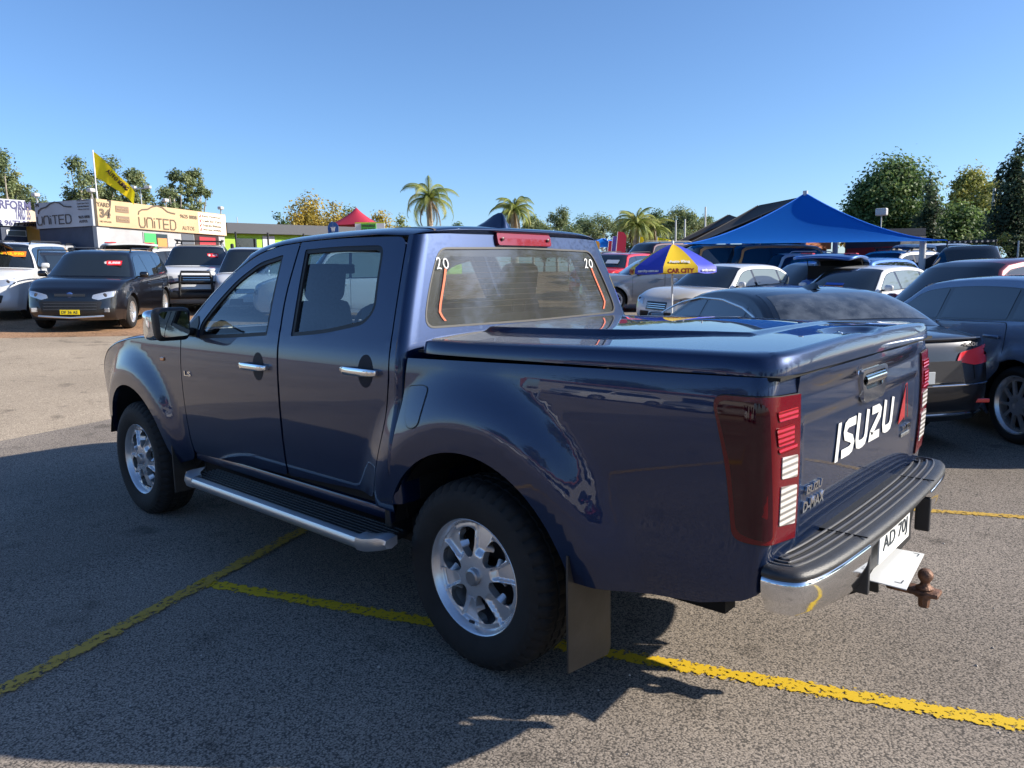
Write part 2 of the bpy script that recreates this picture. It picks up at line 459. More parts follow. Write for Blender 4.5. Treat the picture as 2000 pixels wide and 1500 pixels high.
ff = fil([(2.388, .515), (2.388+.0, 1.02), (2.378, 1.165), (2.385, 1.21), (2.70, 1.205), (3.10, 1.175), (3.45, 1.12), (3.70, 1.04), (3.86, .93), (3.88, .72), (3.72, .62), (3.60, .60)] + [(3.575, .52)] + list(reversed(ARF[1:-1])) + [(2.615, .43), (2.56, .43), (2.42, .47)],
      [.03, 0, .03, .02, .1, .1, .1, .1, .08, .05, .02, 0, 0] + [0]*(len(ARF)-2) + [0, 0, .02])
for nm, ol, win in (('front_door', fd, fwin), ('rear_door', rd, rwin)):
    ds = panel(nm, ol, S, NAVY, truck, holes=[win], res=.035, lip=.018, mirror=True, hole_lip=.03, flip=True)
    bw = fil(win, 0) if False else win
    ins = inset(win, .020)
    sl = panel('window_seal', inset(win, -.004), S, RUBBER, (ds[0], ds[1]), holes=[ins], res=.03, lip=.006, off=-.004, mirror=True, hole_lip=.012, flip=True)
    panel('window_glass', inset(win, .012), S, GL_SIDE, (ds[0], ds[1]), res=.06, lip=0, off=-.016, mirror=True, flip=True)
    # handle with chrome bar over a flat cup with painted shade
    hx, hz, hw = (1.54, 1.103, .135) if nm == 'front_door' else (.655, 1.142, .128)
    for sx, d in ((1, ds[0]), (-1, ds[1])):
        y0 = YS(hx, hz)
        b = MB()
        cup = [(hx-.03+.052*math.cos(a), hz+.001+.072*math.sin(a)) for a in [2*PI*i/20 for i in range(20)]]
        def CUP(u, v, hx=hx, hz=hz, sx=sx):
            q = min(1, math.hypot((u-hx+.03)/.052, (v-hz-.001)/.072)); return (u, (YS(u, v)+.0012-.0*(1-q*q))*sx, v)
        c_ = panel('handle_cup_shade', cup, CUP, mat('handle_backing', (.002, .005, .018), .5, .2, 0.0, spec=.2), d, res=.015, lip=0, flip=(sx > 0))  # flat patch, the recess shade is put into its dark colour
        hpts = []
        for i in range(13):
            t = -1+2*i/12; hpts.append((hx+t*hw*.98, (y0+.012+.026*(1-t**4))*sx, hz))
        hv = []; hf = []
        for i, p in enumerate(hpts):
            t = -1+2*i/12; hh = .0165*(1-.35*abs(t)**6); dd = .007
            for (a, bb) in ((-1, -.6), (-.6, -1), (.6, -1), (1, -.6), (1, .5), (.5, 1), (-.5, 1), (-1, .5)):
                hv.append((p[0], p[1]+bb*dd*sx, p[2]+a*hh))
        for i in range(12):
            for j in range(8): hf.append((i*8+j, i*8+(j+1) % 8, (i+1)*8+(j+1) % 8, (i+1)*8+j))
        hf += [tuple(range(8)), tuple(range(96, 104))]
        b.add(hv, hf)
        for t in (-.86, .86): b.box((hx+t*hw, (y0+.008)*sx, hz), (.03, .03, .024), bevel=.004)
        b.build('door_handle', CHROME, d, smooth=.7)
panel('front_fender', ff, S, NAVY, truck, res=.035, lip=.03, mirror=True, flip=True)
# ---- rear corner of the cab (side sliver and pillar)
def xe(z): return .432+(.13*(z-1.25) if z < 1.25 and False else .20*max(0, z-1.25)) + (-.012*(1.25-z) if z < 1.25 else 0)
cs = [(xe(.56)+.001, .56)] + [(.548, .565), (.552, .60), (.532, .72), (.492, .90), (.462, 1.12), (.468, 1.255), (.509, 1.49), (.552, 1.722), (xe(1.72), 1.722), (xe(1.6), 1.6), (xe(1.45), 1.45), (xe(1.3), 1.3), (xe(1.22), 1.22), (xe(1.0), 1.0), (xe(.8), .8)]
panel('cab_corner', cs, S, NAVY, truck, res=.03, lip=0, mirror=True, flip=True)
# ---- rear wall of the cab with the window opening
def RW(u, z):
    """u in -1..1 across the cab; rounded corners meet the side surface"""
    yh = YS(xe(z), z); r = .055; y = abs(u)*yh; sg = 1 if u >= 0 else -1
    xr = xe(z)-.036
    if y > yh-r:
        a = (y-(yh-r))/r*PI/2; return (xr+.036*(1-math.cos(a))+.0*a, sg*(yh-r+r*math.sin(a)), z)
    return (xr-.012*(1-(y/yh)**2)+.012*(1-((yh-r)/yh)**2), sg*y, z)
def uz(y, z): return (y/YS(xe(z), z), z)
gw = fil([uz(.722, 1.328), uz(0, 1.322), uz(-.722, 1.328), uz(-.66, 1.49), uz(-.565, 1.662), uz(0, 1.672), uz(.565, 1.662), uz(.66, 1.49)], [.07, 0, .07, .3, .06, 0, .06, .3])
rwp = [(-.999, .60), (.999, .60)] + [(.999, z) for z in lin(.7, 1.722, 12)] + [(u, 1.722+.012*(1-(abs(u))**4)) for u in lin(.97, -.97, 24)] + [(-.999, z) for z in lin(1.722, .7, 12)]
rear_wall = panel('cab_rear_panel', rwp, RW, NAVY, truck, holes=[gw], res=.035, lip=0, hole_lip=.012, inner=.04, flip=True)
# upper rear strip from the window up over the roof edge
CZ = lambda x: spl(x, [.40, .50, .60, .80, 1.20, 1.60, 1.90, 2.10], [1.735, 1.757, 1.770, 1.780, 1.787, 1.783, 1.755, 1.705])
def edge_z(x): return spl(x, [.50, .56, .75, 1.00, 1.20, 1.392, 1.58, 1.76, 1.95, 2.14, 2.30, 2.375], [1.722, 1.722, 1.734, 1.736, 1.734, 1.728, 1.718, 1.681, 1.596, 1.461, 1.316, 1.23])
prof = []   # (xc, zc, xe, ze, n, m)
prof.append((xe(1.734)-.045, 1.734, xe(1.722), 1.722, 9, 1.0))
for xc, zc, x_e in ((.452, 1.752, .53), (.468, 1.762, .545), (.50, 1.769, .565), (.58, 1.776, .62), (.75, 1.783, .77), (1.0, 1.788, 1.0), (1.25, 1.789, 1.22), (1.5, 1.785, 1.42), (1.7, 1.776, 1.60), (1.88, 1.757, 1.76), (1.98, 1.735, 1.85)):
    prof.append((xc, zc, x_e, edge_z(x_e), 4.0, .62))
def strip(prof, n=33):
    rows = []
    for (xc, zc, x_e, ze, nn, mm) in prof:
        ye = YS(x_e, ze); row = []
        for j in range(n):
            w_ = -1+2*j/(n-1); v = math.sin(w_*PI/2); 
            f = max(0, 1-abs(v)**nn)**mm
            row.append((x_e+(xc-x_e)*f, ye*v, ze+(zc-ze)*f))
        rows.append(row)
    return rows
def densify(pr, k=3):
    out = []
    cols = list(zip(*pr)); t = list(range(len(pr)))
    for i in range((len(pr)-1)*k+1):
        out.append(tuple(spl(i/k, t, c) for c in cols))
    return out
def grid(name, rows, m, parent=None, flip=False, smooth=True):
    nu, nv = len(rows), len(rows[0]); P = [p for r in rows for p in r]; F = []
    for i in range(nu-1):
        for j in range(nv-1):
            q = (i*nv+j, i*nv+j+1, (i+1)*nv+j+1, (i+1)*nv+j); F.append(q[::-1] if flip else q)
    me = bpy.data.meshes.new(name); me.from_pydata(P, [], F)
    bm = bmesh.new(); bm.from_mesh(me); bmesh.ops.recalc_face_normals(bm, faces=bm.faces)
    bm.to_mesh(me); bm.free()
    if smooth: me.shade_smooth()
    return link(name, me, parent, m)
roof = grid('roof', strip(densify(prof), 41), NAVY, truck)
# ditch trims on the roof and the dark stripe where roof skin meets the pillar
from mathutils.bvhtree import BVHTree
bpy.context.view_layer.update()
_me = roof.data; _bv = BVHTree.FromPolygons([v.co[:] for v in _me.vertices], [p.vertices[:] for p in _me.polygons])
for s in (1, -1):
    pts = []
    for i in range(16):
        t = i/15; x = .47+.34*t**1.6; y = (.585-.045*t)*s; z0_ = 1.68+.09*t
        hit = _bv.find_nearest(Vector((x-.03*(1-t), y, 1.683+.10*ss(0, .45, t)+.02*t)))
        pts.append(hit[0]+Vector((-.001, 0, .0015)))
    vs = []
    for p in pts: vs += [(p.x, p.y-.009, p.z), (p.x, p.y+.009, p.z)]
    b = MB(); b.add(vs, [(2*i, 2*i+1, 2*i+3, 2*i+2) for i in range(15)]); b.build('roof_trim', mat('trim_grey', (.11, .09, .08), .5), truck, smooth=1)
# windscreen, pillars and bonnet
wsp = [(1.98, 1.735, 1.85, edge_z(1.85), 4.0, .62)]
for t in lin(0, 1, 7)[1:]:
    xc = 1.98+(2.78-1.98)*t; zc = 1.735-(1.735-1.235)*(t**1.12); x_e = 1.85+(2.375-1.85)*min(1, t*1.0); wsp.append((xc, zc, x_e, edge_z(x_e), 3.2, .75))
wr = strip(densify(wsp, 2), 33)
for c0_, c1_ in ((0, 5), (28, 33)): grid('windscreen_pillar', [r[c0_:c1_] for r in wr], NAVY, truck)
grid('windscreen', [r[4:29] for r in wr], GL_SIDE, truck)
bp_ = [(2.78, 1.225, 2.38, 1.222, 4, .6), (3.0, 1.225, 2.75, 1.203, 4, .6), (3.3, 1.20, 3.10, 1.176, 4, .6), (3.6, 1.15, 3.45, 1.121, 4, .6), (3.82, 1.07, 3.70, 1.041, 4, .6), (3.93, .95, 3.85, .94, 4, .7), (3.98, .80, 3.87, .80, 4, .8), (3.99, .62, 3.86, .64, 4, .8), (3.94, .45, 3.78, .45, 4, .8)]
grid('bonnet', strip(densify(bp_), 33), NAVY, truck)
# ---- rear window
rg = panel('rear_window', inset(gw, -.004), RW, GL_REAR, truck, res=.06, lip=0, off=-.004, flip=True)
panel('window_border', inset(gw, -.006), RW, mat('ceramic_border', (.01, .01, .011), .25, 0, .5), rg, holes=[fil([uz(.655, 1.368), uz(-.655, 1.368), uz(-.535, 1.632), uz(.535, 1.632)], .06)], res=.05, lip=.003, off=-.010, flip=True)
panel('window_rubber', inset(gw, -.006), RW, RUBBER, rg, holes=[inset(gw, .003)], res=.04, lip=.004, off=.002, flip=True)
b = MB()
for i in range(9):
    z = 1.40+.026*i; b.tube([(RW(*uz(y, z))[0]+.0045, y, z) for y in lin(-.60+.12*(z-1.4), .60-.12*(z-1.4), 9)], .0008, 3)
b.build('heater_wires', mat('wire_brown', (.25, .2, .15), .5), rg)
ORANGE = mat('orange_marker', (.55, .09, .02), .6)
def onglass(y, z, o=.001): p = RW(*uz(y, z)); return (p[0]-o, p[1], p[2])
for s in (1, -1):
    pl_ = [(.545, 1.578), (.563, 1.53), (.590, 1.47), (.612, 1.42), (.622, 1.39), (.612, 1.368), (.598, 1.350)]
    b = MB(); vs = []; 
    for (y, z) in pl_: vs += [onglass(s*(y+.0062), z), onglass(s*(y-.0062), z)]
    fs = [(2*i, 2*i+1, 2*i+3, 2*i+2) for i in range(len(pl_)-1)]
    b.add(vs, fs); b.build('orange_sticker', ORANGE, rg)
    cy = .56 if s > 0 else -.525; cz_ = 1.598; k = .025
    two = [(-1.35, .55), (-1.15, .95), (-.8, 1.0), (-.55, .7), (-.75, .1), (-1.1, -.55), (-1.45, -.95), (-1.0, -.8), (-.45, -.95)]
    zero = [(.75+.55*math.cos(a), .0+.85*math.sin(a)) for a in [2*PI*i/14+1.2 for i in range(15)]]
    M_ = frame(onglass(cy, cz_, .0022), (0, -1, 0), (.2, 0, 1))
    strokes('chalk_number', [[(x*k, y*k) for x, y in two], [(x*k, y*k) for x, y in zero]], .0052, M_, mat('chalk_white', (.8, .8, .78), .8), rg, depth=.001)
# ---- high brake light
BR = panel('brake_light', fil([uz(.200, 1.684), uz(-.200, 1.684), uz(-.200, 1.742), uz(.200, 1.742)], .02), lambda u, z: (RW(u, min(z, 1.73))[0]-.018+.3*max(0, z-1.725), RW(u, z)[1], z), mat('brake_lens', (.22, .008, .014), .12, 0, 1), truck, res=.02, lip=.022, flip=True)
b = MB(); b.box((.475-.006, 0, 1.712), (.008, .26, .022), bevel=.003); b.build('lamp_array', mat('brake_inner', (.55, .02, .04), .3, 0, 1), BR)
for s in (1, -1): b = MB(); b.lathe([(0, 0), (.008, 0), (.009, .004), (.005, .006), (0, .006)], n=10, M_=frame((.456, .17*s, 1.713), (0, -1, 0), (0, 0, 1))); b.build('screw', mat('screw_dark', (.05, .01, .01), .4), BR, smooth=.6)
# ---- antenna fin
b = MB(); rows = []
fin = [(.86, .000, .020), (.80, .018, .030), (.73, .042, .036), (.67, .070, .036), (.635, .080, .032), (.615, .079, .026), (.600, .060, .030), (.585, .030, .036), (.575, 0, .040)]
vs = []; fs = []
for (x, h, hw) in fin:
    vs += [(x, -hw, 1.772), (x, -hw*.6*(1-h*4), 1.772+h*.7), (x, -.004, 1.774+h), (x, .004, 1.774+h), (x, hw*.6*(1-h*4), 1.772+h*.7), (x, hw, 1.772)]
for i in range(len(fin)-1):
    for j in range(5): fs.append((i*6+j, i*6+j+1, (i+1)*6+j+1, (i+1)*6+j))
b.add(vs, fs); b.build('antenna_fin', NAVY, truck, smooth=.8)

# ---- tray side with wrapped rear corner, trimmed for the lamp
XC = -1.085; RC = .062
def XT(z): return .014*(1-((z-.98)/.30)**2)
def SB(s, z):
    if s >= XC: return (s, YS(s, z), z)
    y0 = YS(XC, z); q = (XC-s)/RC
    if q < PI/2: return (XC-RC*math.sin(q)-XT(z)*math.sin(q), y0-RC*(1-math.cos(q)), z)
    return (XC-RC-XT(z)-(q-PI/2)*RC*.06, y0-RC-(q-PI/2)*RC, z)
SE = XC-RC*PI/2-.118                       # rear edge of the tray side, at the tailgate gap
ARR = arcp(-.012, .395, .490, -.03*PI, .0, 1)[:0] + arcp(-.012, .395, .490, PI*.07, PI*.931, 34)
bs = [(.352, 1.216), (.372, 1.02), (.405, .80), (.448, .62), (.472, .50)] + ARR + [(-.50, .497), (-.60, .502), (-.75, .514), (-.95, .540), (XC, .585), (XC-.05, .608), (XC-.10, .635), (SE, .655), (SE, 1.238), (XC-.10, 1.246), (XC, 1.246), (-.40, 1.234), (0, 1.224)]
lamp_o = fil([(-.985, 1.192), (-1.15, 1.192), (SE-.01, 1.184), (SE-.01, .748), (-1.185, .762), (-1.12, .768), (-1.058, .776), (-1.052, .86), (-1.040, .98), (-1.012, 1.10)], [.05, 0, 0, 0, .03, .05, .05, .1, .1, .1])
lamp_h = inset(lamp_o, -.004)
# the opening reaches the rear edge: split the outline there
bs2 = bs[:-5]; k0 = 0
def clip_open():
    lo = [p for p in lamp_h]
    # path from the bottom rear edge round the lamp to the top rear edge
    bottom = (SE, .742); top = (SE, 1.190)
    seq = [p for p in lamp_h if p[0] > SE+.001]
    # order from bottom to top round the forward side
    i0 = min(range(len(seq)), key=lambda i: abs(seq[i][0]-SE)+abs(seq[i][1]-.745))
    seq = seq[i0:]+seq[:i0]
    if seq[1][1] > seq[-1][1] and False: seq.reverse()
    d_fwd = seq[0:3]
    return bottom, seq, top
bt, sq, tp = clip_open()
# sq runs along the bottom, up the front and back along the top (or the reverse)
if abs(sq[1][0]-SE) < abs(sq[-1][0]-SE) and sq[1][1] > 1.0: sq = [sq[0]]+sq[1:][::-1]
if sq[len(sq)//4][1] > sq[-len(sq)//4][1]: sq = sq[::-1]
bs_full = bs[:bs.index((SE, .655))+1] + [bt] + sq + [tp] + bs[bs.index((SE, .655))+1:]
bed = panel('tray_side', bs_full, SB, NAVY, truck, res=.032, lip=.022, mirror=True, flip=True)
# fuel flap on the left side
ffl = fil([(.345, 1.105), (.250, 1.118), (.205, 1.112), (.212, 1.03), (.222, .962), (.262, .942), (.300, .945), (.330, .985)], .03)
panel('fuel_flap', inset(ffl, .004), SB, NAVY, bed[0], res=.02, lip=.012, off=.003, flip=True)
panel('fuel_flap_seam', ffl, SB, RUBBER, bed[0], holes=[inset(ffl, .0035)], res=.02, lip=0, off=.0012, flip=True)
# ---- tail lamps
LENS = mat('lens_smoked', (.034, .0003, .005), .04, 0, 0.0)
LRED = mat('lens_red', (.11, .001, .005), .06, 0, 0.0)
LDEEP = mat('lens_deep_red', (.38, .006, .012), .10, .0, 0.0)
LCLR = mat('lens_clear', (.50, .47, .44), .15, .0, 0.0)
_b = LRED.node_tree.nodes['Principled BSDF']
tc = N(LRED, 'ShaderNodeTexCoord'); vv = N(LRED, 'ShaderNodeTexVoronoi'); vv.inputs['Scale'].default_value = 260; L(LRED, tc.outputs['Object'], vv.inputs['Vector'])
bp = N(LRED, 'ShaderNodeBump'); bp.inputs['Strength'].default_value = .12; bp.inputs['Distance'].default_value = .003; L(LRED, vv.outputs[0], bp.inputs['Height']); L(LRED, bp.outputs[0], _b.inputs['Normal'])
for mm_ in (LCLR, LDEEP):
    _b = mm_.node_tree.nodes['Principled BSDF']; tc = N(mm_, 'ShaderNodeTexCoord'); wv = N(mm_, 'ShaderNodeTexWave'); wv.bands_direction = 'Z'; wv.inputs['Scale'].default_value = 16 if mm_ is LCLR else 22
    L(mm_, tc.outputs['Object'], wv.inputs['Vector']); bp = N(mm_, 'ShaderNodeBump'); bp.inputs['Strength'].default_value = .8; bp.inputs['Distance'].default_value = .006
    L(mm_, wv.outputs[0], bp.inputs['Height']); L(mm_, bp.outputs[0], _b.inputs['Normal'])
def SL(s, z):
    p = np.array(SB(s, z)); d = .007
    e = 1e-3; a = np.array(SB(s+e, z))-np.array(SB(s-e, z)); b_ = np.array(SB(s, z+e))-np.array(SB(s, z-e)); n = np.cross(a, b_); n /= np.linalg.norm(n)
    n = -n
    return tuple(p+n*d)
lamps = panel('tail_light', lamp_o, SL, LRED, truck, res=.022, lip=.03, mirror=True, flip=True)
SX = XC-RC*PI/2*.72
side_o = fil([(-.999, 1.178), (SX+.012, 1.178), (SX+.004, 1.0), (SX-.008, .775), (-1.12, .783), (-1.072, .80), (-1.066, .87), (-1.054, .99), (-1.026, 1.09)], .04)
panel('smoked_lens', side_o, SL, LENS, (lamps[0], lamps[1]), res=.03, lip=.003, off=.003, mirror=True, flip=True)
for nm, o_, mt in (('reverse_lens', [(SX-.038, 1.018), (SE+.008, 1.010), (SE+.008, .944), (SX-.038, .955)], LCLR), ('indicator_lens', [(SX-.036, .932), (SE+.008, .920), (SE+.008, .800), (SX-.036, .815)], LCLR),
                   ('brake_lens', [(SX-.012, 1.150), (SE+.012, 1.150), (SE+.012, 1.120), (SX-.018, 1.122)], LDEEP), ('brake_lens', [(SX-.010, 1.105), (SE+.035, 1.105), (SE+.035, 1.050), (SX-.016, 1.052)], LDEEP), ('brake_lens', [(SX-.016, 1.043), (SE+.014, 1.046), (SE+.014, 1.030), (SX-.024, 1.030)], LDEEP)):
    panel(nm, fil(o_, .006), SL, mt, (lamps[0], lamps[1]), res=.02, lip=.003, off=.0035, mirror=True, flip=True)
panel('lamp_gasket', inset(lamp_o, -.003), SL, RUBBER, (lamps[0], lamps[1]), holes=[inset(lamp_o, .0005)], res=.03, lip=0, off=-.004, mirror=True, flip=True)

# ---- tailgate
TY = YS(XC, .95)-RC-.118-.006              # half width
def TGX(y, z):
    x = XC-RC-XT(z)-.118*.06-.004*(1-(y/TY)**2)
    a = max(0, 1-(abs(y)/.60)**2.5)
    x -= .030*ss(1.178, 1.218, z)*a + .010*ss(1.17, 1.23, z)*(1-a)
    x += .008*ss(1.112, 1.084, z)*ss(.66, .72, z)*ss(.66, .62, abs(y))
    x += .010*ss(.72, .66, z)
    return x
def TG(y, z): return (TGX(y, z), y, z)
tgo = fil([(TY, .648), (TY, 1.236), (TY*.6, 1.242), (0, 1.246), (-TY*.6, 1.242), (-TY, 1.236), (-TY, .648)], [.035, .01, 0, 0, 0, .01, .035])
hdl = fil([(.150, 1.196), (.118, 1.078), (-.118, 1.078), (-.150, 1.196)], .035)
tg = panel('tailgate', tgo, TG, NAVY, truck, res=.03, inner=.022, lip=.02, flip=True)
b = MB()
hb = panel('handle_bezel', hdl, lambda y, z: (TGX(y, 1.15)-.014+.020*(1-min(1, segd(y, z)/.02))**2, y, z) if False else (TGX(0, 1.12)-.012, y, z), CHROME, tg, holes=[fil([(.122, 1.182), (.100, 1.125), (-.100, 1.125), (-.122, 1.182)], .02)], res=.02, lip=.014, flip=True)
b = MB(); x0 = TGX(0, 1.12)
rows = [[(x0-.004+.0*0-.020*math.sin(PI*j/8)*(.8), y, 1.138+.040*(1-math.cos(PI*j/8))/2) for y in lin(-.112, .112, 9)] for j in range(9)]
o_ = grid('pull_handle', rows, CHROME, hb)
b.box((x0+.006, 0, 1.152), (.012, .24, .066)); b.build('handle_backing', mat('recess_dark', (.05, .05, .05), .2, .8), hb)
b = MB(); b.lathe([(0, -.002), (.016, -.002), (.018, 0), (.018, .006)], n=16, M_=frame((TGX(.215, 1.20)-.004, .215, 1.207), (0, -1, 0), (0, 0, 1))); b.build('tailgate_lock', CHROME, tg, smooth=.6)
# lettering on the tailgate: drawn letter by letter, italic
def letter_poly(paths, x0, h, sc=1.0, M_=None, m=WHITE, wd=.03):
    return paths
MT = frame((TGX(0, .95)-.0022, 0, 0), (0, -1, 0), (0, 0, 1))
def TL(pts, dx): return [(-.352+dx+p[0]*.128+p[1]*.026, .912+.012*(dx/.7)+p[1]*.128) for p in pts]
tb = MB(); W_ = .030
def slab(poly): tb.prism([(p[0], p[1]) for p in poly], 0, .0012, MT)
# I
slab(TL([(0, 0), (.22, 0), (.22, 1), (0, 1)], .0))
def ribbon(pts, dx): strokes('', [TL(pts, dx)], W_*1.0, MT, None, depth=.0012, mb=tb)
ribbon([(1.0, .88), (.42, .88), (.24, .82), (.20, .68), (.28, .56), (.78, .42), (.90, .30), (.84, .16), (.66, .12), (.06, .12)], .052)
ribbon([(.12, 1.0), (.12, .30), (.20, .15), (.38, .11), (.62, .11), (.80, .15), (.88, .30), (.88, 1.0)], .198)
ribbon([(.08, .88), (.70, .88), (.86, .80), (.84, .66), (.18, .22), (.16, .12), (.98, .12)], .350)
ribbon([(.12, 1.0), (.12, .30), (.20, .15), (.38, .11), (.62, .11), (.80, .15), (.88, .30), (.88, 1.0)], .506)
tb.build('tailgate_lettering', WHITE, tg)
b = MB(); b.prism([(.372, .925), (.460, .945), (.455, 1.07)], 0, .003, MT); b.build('red_flash', mat('flash_red', (.38, .012, .015), .35, 0, .6), tg)
b = MB(); strokes('', [[(.463, .930), (.458, 1.075), (.478, 1.08), (.512, .935)]], .0035, MT, None, mb=b, depth=.002); b.build('flash_outline', mat('flash_red'), tg)
text('badge_text', 'ISUZU', frame((TGX(.5, .86)-.005, .525, .872), (0, -1, 0), (0, 0, 1)), CHROME, tg, width=.135, height=.026, bold=.03, depth=.006, shear=.15)
text('badge_text', 'D-MAX', frame((TGX(.5, .81)-.005, .520, .822), (0, -1, 0), (0, 0, 1)), CHROME, tg, width=.185, height=.034, bold=.03, depth=.006, shear=.15)
text('badge_text', '3.0 TD', frame((TGX(-.5, .90)-.005, -.500, .895), (0, -1, 0), (0, 0, 1)), CHROME, tg, width=.12, height=.024, bold=.03, depth=.006, shear=.15)
b = MB(); b.box((TGX(-.5, .865)-.004, -.50, .866), (.005, .12, .016), bevel=.002); b.build('badge_plate', mat('badge_grey', (.45, .46, .47), .25, .8), tg)

# ---- hard lid over the tray
def lid_edge(x): return 1.238+.010*ss(.3, -1.1, x)
def rrect(u, v, a=.0): return u, v
LX0, LX1, LY = -1.180, .352, .857
def lid_h(x, y):
    z = 1.292+.016*ss(.3, -1.0, x)+.018*(1-(y/.85)**2)
    # long raised centre with sharp strakes, tapering at the back
    hw = .50-.14*ss(-.3, -.86, x)
    e = .006
    up = ss(hw+e, hw-e, abs(y))*(1 - ss(-.86, -.90, x))*ss(.28, .24, x)
    z += .021*up*(1-.6*ss(-.30, -.86, x))
    # narrow groove beside it
    z -= .007*math.exp(-((abs(y)-hw-.012)/.008)**2)*ss(-.86, -.6, x)*ss(.30, .2, x)
    # dish for the lock near the rear edge
    q = math.hypot((x+1.085)/.085, y/.20); z -= .020*ss(1.0, .72, q)
    z += .008*ss(-1.02, -1.17, x)*ss(.35, .55, abs(y))*0
    return z
def LIDF(u, v):
    """u,v in [-1,1]: rounded-rectangle cap, folded down to the seam at the rim"""
    # superelliptic distance to the rim
    a = max(abs(u), abs(v))
    cx, cy = (LX0+LX1)/2, 0; hx, hy = (LX1-LX0)/2, LY
    # corner rounding: pull corners in
    n = 14.0
    r = (abs(u)**n+abs(v)**n)**(1/n) if a > 0 else 0
    k = a/r if r > 0 else 1
    x = cx+hx*u*k; y = hy*v*k*(1-.012*ss(-.4, -1.15, cx+hx*u*k))
    d = (1-a)                                # 0 at rim
    dm = d*min(hx, hy)                       # metres from rim
    zt = lid_h(x, y); ze = lid_edge(x)
    return x, y, zt, ze, dm
def lid_rows():
    ns = 96; nv = 72; rows = []
    def q(t): return t
    us = sorted(set([round(t, 5) for t in lin(-1, 1, ns)])); 
    prof_d = [0, 0, .004, .012, .024, .040, .060]
    ts = [-1]+[-.999, -.992, -.98, -.965, -.95, -.93]+lin(-.9, .9, 110)+[.93, .95, .965, .98, .992, .999, 1]
    tv = [-1, -.999, -.992, -.98, -.965, -.945]+lin(-.92, .92, 230)+[.945, .965, .98, .992, .999, 1]
    for u in ts:
        row = []
        for v in tv:
            x, y, zt, ze, dm = LIDF(u, v)
            if u < 0: dmx = (1-abs(u))*.77/1.0*1.6
            else: dmx = (1-abs(u))*.77
            dmv = (1-abs(v))*LY
            dd = min(dmx, dmv); R_ = .046
            f = math.sqrt(max(0, 1-(1-min(1, dd/R_))**2))
            wall = .030
            z = ze+wall*ss(0, .003, dd)+(zt-ze-wall)*f if dd > 0 else ze
            row.append((x, y, z))
        rows.append(row)
    return rows
lid = grid('tray_lid', lid_rows(), NAVY, truck)
b = MB(); b.box((-.42, 0, 1.243), (1.50, 1.66, .010)); b.build('lid_underside', DARK, lid)
b = MB(); b.lathe([(.0, .012), (.014, .012), (.017, .008), (.017, 0)], c=(-1.045, .0, lid_h(-1.07, 0)-.002), n=14); b.box((-1.045, 0, lid_h(-1.07, 0)+.011), (.004, .018, .006)); b.build('lid_lock', CHROME, lid, smooth=.6)

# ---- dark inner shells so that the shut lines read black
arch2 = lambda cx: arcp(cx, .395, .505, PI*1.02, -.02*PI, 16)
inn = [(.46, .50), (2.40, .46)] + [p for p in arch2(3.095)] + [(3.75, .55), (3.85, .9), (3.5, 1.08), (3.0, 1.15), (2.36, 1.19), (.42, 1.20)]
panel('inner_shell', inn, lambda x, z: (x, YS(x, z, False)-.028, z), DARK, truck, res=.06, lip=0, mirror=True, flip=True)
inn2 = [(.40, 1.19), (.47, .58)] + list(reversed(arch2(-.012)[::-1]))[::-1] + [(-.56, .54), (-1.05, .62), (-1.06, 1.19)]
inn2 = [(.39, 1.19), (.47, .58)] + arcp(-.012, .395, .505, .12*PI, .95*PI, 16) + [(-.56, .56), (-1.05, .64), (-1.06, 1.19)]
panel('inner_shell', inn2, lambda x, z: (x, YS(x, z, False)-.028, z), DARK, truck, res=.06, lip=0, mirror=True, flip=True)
b = MB(); b.box((-1.10, 0, .92), (.03, 1.50, .56)); b.box((.39, 0, .90), (.012, 1.60, .60)); b.box((-.35, 0, .60), (1.4, .96, .12)); b.box((1.45, 0, .44), (2.0, 1.50, .14)); b.box((3.2, 0, .55), (1.2, .96, .3))
b.box((1.45, 0, .33), (4.4, .10, .10)); b.box((1.45, .42, .40), (4.6, .08, .14)); b.box((1.45, -.42, .40), (4.6, .08, .14))
b.build('chassis', DARK, truck)
for cx in (-.012, 3.095):
    for s in (1, -1):
        b = MB(); a = arcp(cx, .395, .500, PI*.935, .065*PI, 22)
        vs = [(p[0], .872*s, p[1]) for p in a]+[(p[0], .46*s, p[1]) for p in a]; n = len(a)
        b.add(vs, [(i, i+1, n+i+1, n+i) for i in range(n-1)]); b.build('arch_liner', BLACK, truck, smooth=1)
b = MB(); b.tube([(0, -.7, .39), (0, .7, .39)], .045, 10); b.lathe([(0, -.1), (.14, -.09), (.16, 0), (.14, .09), (0, .1)], c=(0, 0, .38), n=16, axis='X')
for s in (1, -1): b.tube([(.7, .5*s, .42), (0, .52*s, .33), (-.65, .5*s, .46)], .022, 6)
b.box((0, 0, .80), (1.15, .86, .40)); b.box((3.1, 0, .80), (1.15, .86, .40)); b.build('rear_axle', DARK, truck, smooth=.8)

